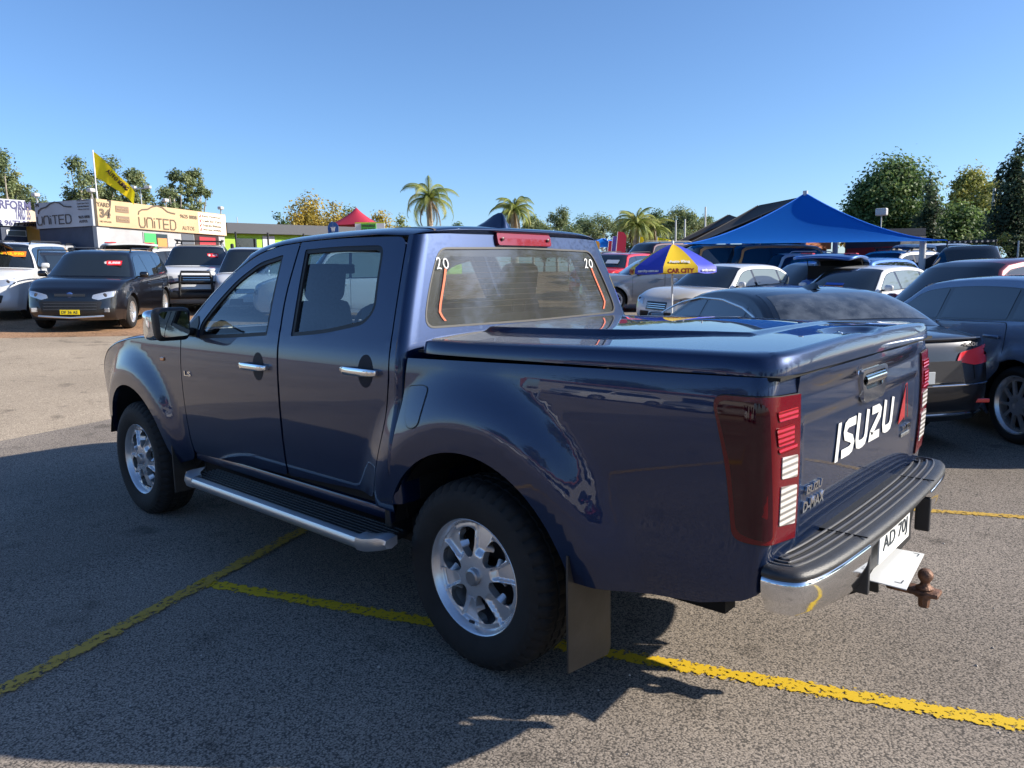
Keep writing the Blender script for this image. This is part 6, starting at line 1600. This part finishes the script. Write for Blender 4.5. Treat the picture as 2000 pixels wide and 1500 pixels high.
# umbrella
up = at(1314, 474, 17.0); ug = gz(up.x, up.y)
um = thing('market_umbrella', 'yellow and blue market umbrella reading CAR CITY beside the pale grey wagon', 'umbrella', (up.x, up.y, ug)); H_ = up.z-ug
UBL = mat('umbrella_blue', (.03, .045, .42), .6); UYE = mat('umbrella_yellow', (.70, .46, .01), .6); UCR = mat('umbrella_cream', (.62, .52, .25), .6)
b = MB(); b.tube([(0, 0, 0), (0, 0, H_)], .022, 8); b.lathe([(.03, 0), (.02, .05), (0, .06)], c=(0, 0, H_-.01), n=8); b.build('pole', mat('pole_white'), um, smooth=1)
b = MB(); b.lathe([(.0, 0), (.25, 0), (.25, .08), (.05, .12), (.0, .12)], n=16); b.build('base', BLACK, um)
view = math.atan2(CAM[1]-up.y, CAM[0]-up.x); RU = .94
for k in range(8):
    c0 = view-.2+PI/4*k; c1 = c0+PI/4; rows = []
    for u in lin(0, 1, 10):
        row = []
        for j in range(7):
            w_ = j/6; 
            p0 = Vector((math.cos(c0), math.sin(c0))); p1 = Vector((math.cos(c1), math.sin(c1))); p = p0.lerp(p1, w_)*RU*u
            row.append((p.x, p.y, H_-.03-.50*(u**1.35)-.03*math.sin(PI*w_)*u))
        rows.append(row)
    last = rows[-1]; rows.append([(x_*1.01, y_*1.01, z_-.12-.02*math.sin(j*PI)) for j, (x_, y_, z_) in enumerate(last)])
    kk = (k+4) % 8; col = UYE if k % 2 == 0 else UBL
    gp_ = grid('canopy_panel', rows, col, um); am = (c0+c1)/2
    r_ = RU*.93*math.cos(PI/8); 
    if k in (7, 0, 6, 1):
        tn = Vector((-math.sin(am), math.cos(am), 0)); outv = Vector((math.cos(am), math.sin(am), 0))
        pz = H_-.03-.53-.05; M_ = frame(Vector((RU*1.035*math.cos(PI/8)*math.cos(am), RU*1.035*math.cos(PI/8)*math.sin(am), pz)), tn, (0, 0, 1))
        if col is UYE:
            text('umbrella_text', 'CAR CITY', M_, mat('umbrella_ink', (.35, .05, .02), .6), gp_, width=.56, height=.10, depth=.01, bold=.06)
            rr_ = RU*.86*math.cos(PI/8); M2 = frame(Vector((rr_*math.cos(am), rr_*math.sin(am), H_-.03-.50*.86**1.35+.012)), tn, Vector((0, 0, 1))-outv*.9); text('umbrella_text', 'Auto King', M2, WHITE, gp_, width=.44, height=.09, depth=.01, bold=.05)
        else: text('umbrella_text', 'carcity.com.au', M_, WHITE, gp_, width=.52, height=.07, depth=.01, bold=.02)
    b = MB(); b.tube([(0, 0, H_-.06)]+[(RU*u*math.cos(c0), RU*u*math.sin(c0), H_-.05-.50*(u**1.35)) for u in lin(.2, 1, 6)], .007, 5); b.build('rib', mat('pole_white'), um)

# shade sails
def sail(name, label, peak, corners, m, poles=(), power=1.7, dip=.10, n=14, pole_h=None, cat='shade sail'):
    c0 = Vector((peak.x, peak.y, 0)); t = thing(name, label, cat, (c0.x, c0.y, gz(c0.x, c0.y))); z0 = t.location.z
    bd = []
    k = len(corners)
    for i in range(k):
        a, b_ = corners[i], corners[(i+1) % k]; ctr = Vector((peak.x, peak.y, a.z))
        for j in range(n):
            u = j/n; p = a.lerp(b_, u); s_ = dip*4*u*(1-u); q = p.lerp(Vector((peak.x, peak.y, p.z)), s_); bd.append(q)
    bd.append(bd[0]); rows = []
    for i in range(15):
        u = i/14; row = []
        for q in bd:
            xy = Vector((peak.x, peak.y, 0)).lerp(Vector((q.x, q.y, 0)), .012+.988*u); z = q.z+(peak.z-q.z)*(1-u)**power - .07*abs(math.sin(PI*len(row)/n))*math.sin(PI*u)**.8; row.append((xy.x-c0.x, xy.y-c0.y, z-z0))
        rows.append(row)
    o = grid('sail_cloth', rows, m, t)
    for (p, top) in poles:
        b = MB(); b.tube([(p.x-c0.x, p.y-c0.y, gz(p.x, p.y)-z0), (p.x-c0.x, p.y-c0.y, top-z0)], .085, 8); b.build('post', mat('post_white', (.5, .51, .52), .4), t, smooth=1)
    sm = MB()
    for ci in range(0, len(bd)-1, n):
        pts = [Vector(rows[i][ci])+Vector((0, 0, .012)) for i in range(15)]
        sm.tube(pts, .018, 4, cap=False)
    sm.build('sail_seam', mat('seam_'+m.name, tuple(min(1, c*1.6+.01) for c in m.node_tree.nodes['Principled BSDF'].inputs['Base Color'].default_value[:3]), .7), t)
    return t
BLU = cloth('sail_blue', (.006, .13, .50)); BLU.node_tree.nodes['Principled BSDF'].inputs['Specular IOR Level'].default_value = .1; BKS = cloth('sail_black', (.012, .012, .016), .1)
pk = at(1573, 380, 27); A_ = at(1335, 477, 25); B_ = at(1850, 470, 22); C_ = at(1640, 450, 38); D_ = at(1420, 462, 36)
sail('shade_sail', 'big peaked blue shade sail over the cars on the right', pk, [A_, B_, C_, D_], BLU, [(pk, pk.z+.12), (at(1632, 470, 26), zat(1632, 466, 26)), (at(1803, 470, 23), zat(1803, 470, 23)), (at(1480, 470, 26), zat(1480, 470, 26)), (at(1422, 480, 27), zat(1422, 472, 27))], 1.5, .04)
pk2 = at(1482, 402, 36); sail('shade_sail', 'black shade sail rising behind the big blue one, nearer of two', pk2, [at(1290, 500, 30), at(1573, 384, 30), at(1660, 440, 42), at(1430, 470, 48)], BKS, [(at(1484, 430, 36), pk2.z), (at(1220, 520, 40), zat(1220, 512, 40))], 1.1, .06)
pk3 = at(1424, 420, 44); sail('shade_sail', 'black shade sail farthest left of the blue peak', pk3, [at(1240, 510, 38), at(1440, 425, 40), at(1480, 455, 52), at(1330, 485, 56)], BKS, [(at(1424, 430, 44), pk3.z)], 1.1, .06)
pk4 = at(1500, 466, 40); sail('shade_sail', 'low blue shade sail under the big one', pk4, [at(1395, 492, 34), at(1555, 492, 33), at(1590, 480, 46), at(1440, 480, 48)], BLU, [(at(1452, 480, 40), zat(1452, 474, 40))], 1.2, .05)
pk5 = at(1178, 466, 62); sail('shade_sail', 'distant blue shade sail right of the pickup cab', pk5, [at(1128, 484, 58), at(1208, 482, 58), at(1215, 474, 72), at(1140, 474, 72)], BLU, [(at(1185, 480, 62), pk5.z)], 1.1, .05)
# feather flags
def feather(px, py0, d, m, lab, H=3.4, w_=.55, lean=.25):
    p = at(px, py0, d); z0 = gz(p.x, p.y); h_ = p.z-z0; t = thing('feather_flag', lab, 'feather flag', (p.x, p.y, z0)); Mb = frame((0, 0, 0), (math.cos(a_), math.sin(a_), 0), (0, 0, 1))
    pole_ = [(-w_*.5-lean*(1-u), h_*u) for u in lin(0, 1, 9)]; b = MB(); b.tube([Mb @ Vector((x_, z_, 0)) for x_, z_ in pole_], .02, 6); b.build('pole', mat('pole_white'), t)
    pl_ = [(-w_*.5-lean*(1-u), h_*u) for u in lin(.22, 1, 8)]+[(w_*.1, h_*.985), (w_*.42, h_*.90), (w_*.50-lean*.3, h_*.7), (w_*.5-lean*.7, h_*.25)]
    b = MB(); b.prism(pl_, -.012, .012, Mb); b.build('banner_cloth', m, t); return t
feather(1216, 452, 45, mat('feather_red', (.55, .02, .05), .6), 'red feather flag with white edge, right one of the trio'); feather(1206, 461, 46, mat('feather_violet', (.10, .07, .35), .6), 'violet feather flag between two red ones'); feather(1198, 470, 47, mat('feather_red'), 'red feather flag leftmost of the trio')
feather(1168, 470, 50, mat('feather_orange', (.75, .35, .03), .6), 'orange feather flag right of the pickup cab', w_=.3); feather(1254, 462, 52, FLY, 'yellow feather flag in front of the thick palm', w_=.3)
t, h_ = pole('flag_pole', 'small yellow pennant above the black sails', 'flag', 1283, 462, 40, .03); wave_flag(t, h_, 1.0, .5, FLY, .2, .10, a_)
# red site office and market roofs under the sails
def kiosk(lab, pa, pb, yt, d, wallm, roofm, yb=None):
    a = at(pa, 480, d); b_ = at(pb, 480, d*1.03); t = thing('site_office', lab, 'building', (a.x, a.y, gz(a.x, a.y))); z1 = zat(pa, yt, d)
    def ch(o): o.parent = t; o.matrix_parent_inverse = Matrix.Translation(-t.location)
    b = MB(); wallbox(b, a, b_, gz(a.x, a.y)-.1, z1-.35, 2.2); ch(b.build('wall', wallm)); b = MB(); wallbox(b, a, b_, z1-.35, z1, 2.6, out=.3); ch(b.build('roof', roofm))
    for f0, f1 in ((.1, .4), (.55, .9)): b = MB(); wallbox(b, along(a, b_, f0), along(a, b_, f1), gz(a.x, a.y)+.9, z1-.6, .05, out=.03); ch(b.build('window', GLOSSBLK))
kiosk('red site office with dark roof under the right end of the blue sail', 1745, 1795, 462, 31, noisy(mat('wall_red', (.42, .025, .03), .6), 2, .1), mat('parapet_dark'))
kiosk('black site office behind the right end of the blue sail', 1690, 1800, 448, 40, mat('wall_black', (.03, .03, .032), .7), mat('parapet_dark'))
kiosk('terracotta kiosk under the low blue sail', 1560, 1615, 474, 42, noisy(mat('wall_terracotta', (.45, .13, .06), .6), 2, .1), mat('roof_terracotta', (.5, .16, .07), .6))
kiosk('dark long shed under the black sails', 1225, 1560, 485, 50, mat('wall_black'), mat('parapet_dark'))
kiosk('maroon display hut beside the umbrella', 1362, 1390, 484, 34, mat('wall_maroon', (.25, .03, .04), .6), mat('roof_maroon', (.3, .05, .06), .6))

# ================================================================== TREES
def foliage(name, cols, rough=.6, trans=.42):
    m = mat(name, cols[1], rough)
    if m.get('c'): return m
    m['c'] = 1; b = m.node_tree.nodes['Principled BSDF']; o = m.node_tree.nodes['Material Output']; tc = N(m, 'ShaderNodeTexCoord'); n = N(m, 'ShaderNodeTexNoise'); n.inputs['Scale'].default_value = .9; n.inputs['Detail'].default_value = 5
    L(m, tc.outputs['Object'], n.inputs['Vector']); cr = N(m, 'ShaderNodeValToRGB'); cr.color_ramp.elements[0].position = .32; cr.color_ramp.elements[1].position = .68
    cr.color_ramp.elements[0].color = (*cols[0], 1); cr.color_ramp.elements[1].color = (*cols[2], 1); e = cr.color_ramp.elements.new(.5); e.color = (*cols[1], 1)
    L(m, n.outputs[0], cr.inputs[0]); L(m, cr.outputs[0], b.inputs['Base Color']); tl = N(m, 'ShaderNodeBsdfTranslucent'); L(m, cr.outputs[0], tl.inputs[0]); mx = N(m, 'ShaderNodeMixShader'); mx.inputs[0].default_value = trans
    L(m, b.outputs[0], mx.inputs[1]); L(m, tl.outputs[0], mx.inputs[2]); L(m, mx.outputs[0], o.inputs[0]); return m
F_GUM = foliage('leaf_gum', [(0.088, 0.128, 0.055), (0.190, 0.241, 0.102), (0.355, 0.381, 0.178)]); F_DARK = foliage('leaf_dark', [(0.051, 0.090, 0.034), (0.112, 0.182, 0.056), (0.238, 0.322, 0.098)]); F_OLIVE = foliage('leaf_olive', [(0.114, 0.148, 0.046), (0.251, 0.273, 0.068), (0.455, 0.433, 0.114)])
F_AUT = foliage('leaf_autumn', [(0.158, 0.149, 0.035), (0.385, 0.298, 0.052), (0.595, 0.438, 0.088)]); F_CYP = foliage('leaf_cypress', [(0.027, 0.048, 0.024), (0.057, 0.090, 0.042), (0.105, 0.144, 0.068)]); F_PALM = foliage('leaf_palm', [(0.105, 0.158, 0.035), (0.263, 0.315, 0.070), (0.490, 0.473, 0.158)])
F_DRY = foliage('leaf_dry', [(0.210, 0.140, 0.070), (0.385, 0.280, 0.158), (0.578, 0.455, 0.280)])
BARK = noisy(mat('bark', (.20, .16, .12), .85), 6, .35); BARKP = noisy(mat('bark_pale', (.38, .34, .29), .8), 5, .3)
def leafcloud(clumps, n, size, rng, up=.8, jit=.17):
    """clumps: (x,y,z,rx,rz); leaves packed towards the clump surface"""
    tot = sum(c[3]*c[3]*c[4] for c in clumps)**1.0; V = []; Fq = []
    for (cx, cy, cz, rx, rz) in clumps:
        k = max(8, int(n*rx*rx*rz/tot))
        d = rng.normal(size=(k, 3)); d /= np.linalg.norm(d, axis=1)[:, None]; rad = (rng.random(k)**.5)*(1+jit*rng.normal(size=k))
        P = np.stack([cx+d[:, 0]*rx*rad, cy+d[:, 1]*rx*rad, cz+d[:, 2]*rz*rad], 1)
        nrm_ = d+rng.normal(size=(k, 3))*.7; nrm_[:, 2] += up; nrm_ /= np.linalg.norm(nrm_, axis=1)[:, None]
        t1 = np.cross(nrm_, rng.normal(size=(k, 3))); t1 /= np.linalg.norm(t1, axis=1)[:, None]; t2 = np.cross(nrm_, t1)
        s = size*(.6+.8*rng.random(k))[:, None]; b0 = len(V)*0
        q = np.stack([P-t1*s*.5, P+t2*s*.32, P+t1*s*.5, P-t2*s*.32], 1).reshape(-1, 3); V.append(q)
    V = np.concatenate(V); m_ = len(V)//4; me = bpy.data.meshes.new('crown'); me.vertices.add(len(V)); me.vertices.foreach_set('co', V.ravel()); me.loops.add(m_*4); me.loops.foreach_set('vertex_index', np.arange(m_*4)); me.polygons.add(m_); me.polygons.foreach_set('loop_start', np.arange(m_)*4); me.update(calc_edges=True); return me
def tree(label, px, ptop, d, w_, crown_frac, m, n=3000, size=.3, nclump=14, style='round', bark=None, name='tree', seed=0, group=None, base=None, trunk_r=None, zb_=None):
    rng = np.random.default_rng(seed or int(px*7+ptop)); p = at(px, ptop, d) if px is not None else base
    z0 = gz(p.x, p.y) if zb_ is None else zb_; H_ = p.z-z0; t = thing(name, label, 'tree', (p.x, p.y, z0), group=group); cb = H_*(1-crown_frac); ch_ = H_-cb; cl = []
    if style == 'cypress':
        for i in range(16):
            u = i/15; r_ = w_/2*(math.sin(PI*min(1, (u*.86+.14)))**.7)*(1-.15*rng.random()) if u > .5 else w_/2*(.75+.25*u*2); r_ = w_/2*(1-u**2.6)*(.85+.2*rng.random())+.10
            cl.append((rng.normal()*.10*w_, rng.normal()*.10*w_, cb+ch_*u*.97, r_, ch_*.09))
            cl.append((rng.normal()*.2*w_*(1-u), rng.normal()*.2*w_*(1-u), cb+ch_*u*.97, r_*.6, ch_*.08))
    else:
        for i in range(int(nclump*(2.8 if style == 'gum' else 1.9))):
            for _ in range(60):
                v = rng.normal(size=3); v /= np.linalg.norm(v); v *= rng.random()**.4
                if style == 'gum' and v[2] < -.5: continue
                break
            rr_ = (.115 if style == 'gum' else .22)*w_*(.5+.9*rng.random()); wz = ch_/2
            taper = 1-.25*max(0, v[2])
            cl.append((v[0]*(w_/2-rr_*.6)*taper, v[1]*(w_/2-rr_*.6)*taper, cb+wz+v[2]*(wz-rr_*.55), rr_, rr_*(.95 if style == 'gum' else .75)))
        cl.append((rng.normal()*.1*w_, 0, H_-.18*w_*.8, .2*w_, .16*w_))
    me = leafcloud(cl, int(n*(1.7 if style == 'gum' else 1.3 if style == 'round' else 1.9)), size*(.72 if style == 'gum' else .85), rng, jit=.05 if style == 'cypress' else .17); me.materials.append(m); o = bpy.data.objects.new('crown', me); C.objects.link(o); o.parent = t
    tr_ = trunk_r or max(.12, H_*.022); b = MB(); top = cb+ch_*(.55 if style != 'cypress' else .8); lean = rng.normal(size=2)*.03*H_
    b.tube([(0, 0, 0), (lean[0]*.3, lean[1]*.3, cb*.5), (lean[0]*.7, lean[1]*.7, cb), (lean[0], lean[1], top)], [tr_*1.25, tr_, tr_*.8, tr_*.3], 8)
    b.build('trunk', bark or BARK, t, smooth=1)
    if style != 'cypress':
        b = MB()
        for c_ in cl[:9]:
            s_ = Vector((lean[0]*.6, lean[1]*.6, cb*(.75+.4*rng.random()))); e_ = Vector(c_[:3]); md_ = s_.lerp(e_, .5)+Vector((0, 0, -.04*H_)); b.tube([s_, md_, e_], [tr_*.42, tr_*.3, tr_*.1], 5)
        b.build('limbs', bark or BARK, t, smooth=1)
    return t
T = tree
T('tall sparse gum tree at the left edge', 0, 288, 52, 3.4, .62, F_GUM, 2600, .22, 12, 'gum', BARKP)
T('low spreading gum tree behind the left office', 40, 360, 58, 4.6, .45, F_GUM, 2200, .24, 12, 'gum', BARKP)
T('narrow sparse gum tree left of the yellow flag', 150, 303, 50, 2.9, .60, F_GUM, 2600, .20, 14, 'gum', BARKP)
T('sparse gum tree directly behind the yellow flag', 208, 305, 54, 3.6, .62, F_GUM, 2800, .22, 14, 'gum', BARKP)
T('sparse gum tree between flag and light pole', 256, 328, 52, 3.2, .55, F_GUM, 2400, .22, 12, 'gum', BARKP)
T('gum tree with slim crown right of the light pole, left of a pair', 349, 330, 56, 2.6, .58, F_GUM, 2200, .22, 10, 'gum', BARKP)
T('gum tree with slim crown, right of the pair over the sign', 379, 329, 57, 2.4, .58, F_GUM, 2200, .22, 10, 'gum', BARKP)
T('low gum tree behind the word UNITED', 322, 366, 60, 3.4, .5, F_GUM, 1800, .24, 10, 'gum', BARKP)
T('tall autumn yellow tree left of the red marquee', 600, 374, 78, 6.2, .8, F_AUT, 4200, .30, 20, 'round')
T('yellow tree leaning beside the tall autumn tree', 642, 392, 82, 4.4, .8, F_AUT, 2400, .30, 12, 'round')
T('small dark evergreen left of the autumn trees', 552, 414, 70, 2.2, .85, F_DARK, 1500, .24, 10, 'round')
T('pale olive tree right behind the autumn tree', 678, 399, 88, 4.0, .8, F_OLIVE, 2200, .32, 12, 'round')
T('round yellow green tree right of the red marquee', 742, 410, 80, 4.6, .85, F_AUT, 3000, .30, 14, 'round')
T('round green tree between marquee and slim palm', 790, 418, 84, 4.4, .85, F_OLIVE, 2800, .30, 14, 'round')
for i, (px_, py_, d_, w_, lb) in enumerate(((888, 434, 120, 5, 'far low gum tree right of the slim palm'), (1040, 420, 105, 5, 'far gum tree behind the shaggy palm'), (1088, 404, 115, 5.5, 'far flat topped gum tree right of the shaggy palm'), (1138, 418, 112, 7, 'far broad gum tree, left of two over the blue sail'), (1176, 414, 108, 7.5, 'far broad gum tree, right of two over the blue sail'),
      (1215, 425, 118, 6, 'far gum tree left of the thick palm'), (1290, 408, 112, 6, 'far gum tree just right of the thick palm'), (1324, 401, 110, 6.5, 'far tall gum tree above the twin posts'), (1356, 412, 108, 6.5, 'far gum tree at the left of the power pole'), (1384, 420, 114, 5, 'far gum tree at the right of the power pole'), (1062, 436, 100, 5, 'far low dark tree right of the roof fin'), (1110, 440, 100, 6, 'far low tree beneath the flat topped gum'), (1250, 440, 105, 7, 'far low tree behind the thick palm trunk'), (1330, 440, 100, 9, 'far low tree beneath the tall gum'))):
    T(lb, px_, py_, d_, w_, .6 if i < 10 else .8, F_GUM if i % 3 else F_DARK, 2300, .36, 13, 'gum' if i < 10 else 'round', BARKP)
T('broad dark green tree with ragged crown right of the blue peak', 1752, 300, 46, 5.3, .92, F_DARK, 17000, .22, 34, 'round')
T('dark green tree, lower left lobe of the broad tree', 1702, 335, 45, 3.0, .85, F_DARK, 5000, .22, 16, 'round')
T('autumn tree behind the slope of the blue sail', 1660, 408, 85, 5.0, .7, F_AUT, 2400, .30, 12, 'round')
T('narrow dark cypress in front of the broad tree', 1818, 338, 42, 1.5, .97, F_CYP, 5200, .16, 0, 'cypress')
T('tall olive gum tree left of the right cypress', 1900, 324, 54, 4.2, .7, F_OLIVE, 6000, .24, 20, 'gum')
T('olive tree touching the right cypress', 1936, 348, 50, 3.0, .75, F_OLIVE, 4200, .22, 14, 'round')
T('dark bushy tree low behind the dark grey offroader', 1868, 388, 44, 3.4, .92, F_DARK, 6000, .22, 16, 'round')
T('dark shaded tree between the cypresses', 1915, 405, 46, 3.2, .92, F_DARK, 4500, .22, 14, 'round')
T('large black green cypress at the right edge', 1990, 268, 36, 2.2, .98, F_CYP, 14000, .15, 0, 'cypress')
T('small bright shrub beside the roof light bar', 1895, 455, 30, 1.0, .8, F_OLIVE, 900, .12, 6, 'round')
T('small bright shrub left of the right cypress base', 1950, 455, 32, 1.1, .8, F_OLIVE, 900, .12, 6, 'round')
def palm(label, px, ptop, d, trunk_top_py, R_, nf, m=F_PALM, drop=1.0, dry=10, thick=.22, seed=1):
    rng = np.random.default_rng(seed); p = at(px, trunk_top_py, d); z0 = gz(p.x, p.y); H_ = p.z-z0; top = zat(px, ptop, d)-z0; t = thing('palm_tree', label, 'tree', (p.x, p.y, z0))
    b = MB(); b.tube([(0, 0, H_*i/10) for i in range(11)], [thick*(1.25-.35*i/10)*(1+.06*(i % 2)) for i in range(11)], 10); b.build('trunk', BARKP, t, smooth=1)
    def frond(mb, az, el, L_, droop, wdt, hang):
        pts = []; pos = Vector((0, 0, H_)); e = el; n_ = 14
        for i in range(n_+1): pts.append(pos.copy()); pos = pos+Vector((math.cos(az)*math.cos(e), math.sin(az)*math.cos(e), math.sin(e)))*(L_/n_); e -= droop/n_*(1+i/n_)
        vs = []; fs = []
        sd_ = Vector((-math.sin(az), math.cos(az), 0))
        for i in range(1, n_+1):
            u = i/n_; ll = wdt*math.sin(PI*min(1, .12+.86*u))**.6; tdir = (pts[i]-pts[i-1]).normalized()
            for k in range(3):
                c_ = pts[i-1].lerp(pts[i], k/3)
                for s_ in (1, -1):
                    tip = c_+(sd_*s_*(.75-.3*hang)+tdir*.45+Vector((0, 0, -.35-hang)))*ll*(.8+.4*rng.random()); w2_ = tdir*.035*L_/3
                    q = len(vs); vs += [c_-w2_, c_+w2_, tip]; fs.append((q, q+1, q+2))
        mb.add(vs, fs); mb.tube(pts, [.03*(1-i/n_)+.008 for i in range(n_+1)], 4, cap=False)
    cr = MB()
    for i in range(nf):
        u = i/nf; az = i*2.399963; el = R(85)-u*R(95)+rng.normal()*.10; frond(cr, az, el, R_*(.85+.25*rng.random()), R(75)*drop*(.7+.5*rng.random()), .34*R_*.55, .35)
    cr.build('crown', m, t)
    if dry:
        dr = MB()
        for i in range(dry): frond(dr, i*2.1+.4, R(-35)-.5*rng.random(), R_*(.7+.3*rng.random()), R(60), .22*R_*.5, .9)
        dr.build('dead_fronds', F_DRY, t)
    return t
palm('slim palm with long drooping fronds left of the roof fin', 838, 330, 58, 388, 2.9, 22, F_PALM, 1.55, 9, .20, 3)
palm('shaggy palm with brown skirt right above the roof fin', 1004, 368, 60, 412, 2.3, 34, F_PALM, 1.35, 22, .26, 5)
palm('thick bright palm behind the feather flags', 1243, 404, 56, 440, 2.1, 40, F_PALM, 1.2, 22, .24, 7)
palm('second palm half hidden right behind the thick bright one', 1276, 412, 60, 446, 1.9, 30, F_PALM, 1.2, 14, .22, 9)
T('young bright green tree beside the thick palm', 1262, 478, 52, 1.4, .8, F_OLIVE, 900, .16, 6, 'round')
# trees, shed and poles behind the photographer, mirrored in glass and paint
for i, (x, y, h_, w_) in enumerate(((-16, 30, 9, 8), (-2, 36, 8, 9), (10, 33, 10, 8), (22, 36, 9, 9), (-40, 8, 9, 9), (-46, -6, 8, 9), (-42, -20, 10, 10), (-38, 22, 8, 8), (-30, 34, 9, 9), (-21, -28, 13, 10), (-27, -23, 15, 10), (-15, -31, 12, 10), (-33, -15, 14, 9), (-9, -36, 13, 9), (-24, -33, 15, 9))):
    T('leafy tree behind the photographer, mirrored in paint and glass', None, 0, 0, w_, .75, F_DARK if i % 2 else F_GUM, 5200 if y < -10 else 2200, .34 if y < -10 else .55, 14, 'round', seed=50+i, base=Vector((x, y, h_)), group='trees behind the photographer')
sh = thing('long_shed', 'long white shed across the lane mirrored in the pickup doors', 'building', (6, 27, 0)); b = MB(); b.box((0, 0, 1.6), (26, 5, 3.2)); b.build('wall', mat('shed_white', (.6, .58, .54), .7), sh)
b = MB(); b.box((0, 0, 3.3), (27, 6, .25)); b.build('roof', mat('roof_terracotta'), sh)
for i in range(7): b = MB(); b.box((-11+3.6*i, -2.52, 1.6), (1.8, .06, 1.4)); b.build('window', GLOSSBLK, sh)
for i, (x, y, h_) in enumerate(((-22, 8, 9), (-20, 4, 8.5), (-24, -3, 7), (-19, 0, 6), (-13, -17, 9), (-17, -15, 8))):
    t = thing('utility_pole', 'light pole standing behind the photographer', 'pole', (x, y, 0), group='light poles behind the photographer'); b = MB(); b.tube([(0, 0, 0), (0, 0, h_)], .10, 8); b.build('pole', mat('galvanised'), t)
    b = MB(); b.box((0, 0, h_-.3), (.15, 2.0, .12)); b.build('cross_arm', mat('galvanised'), t)
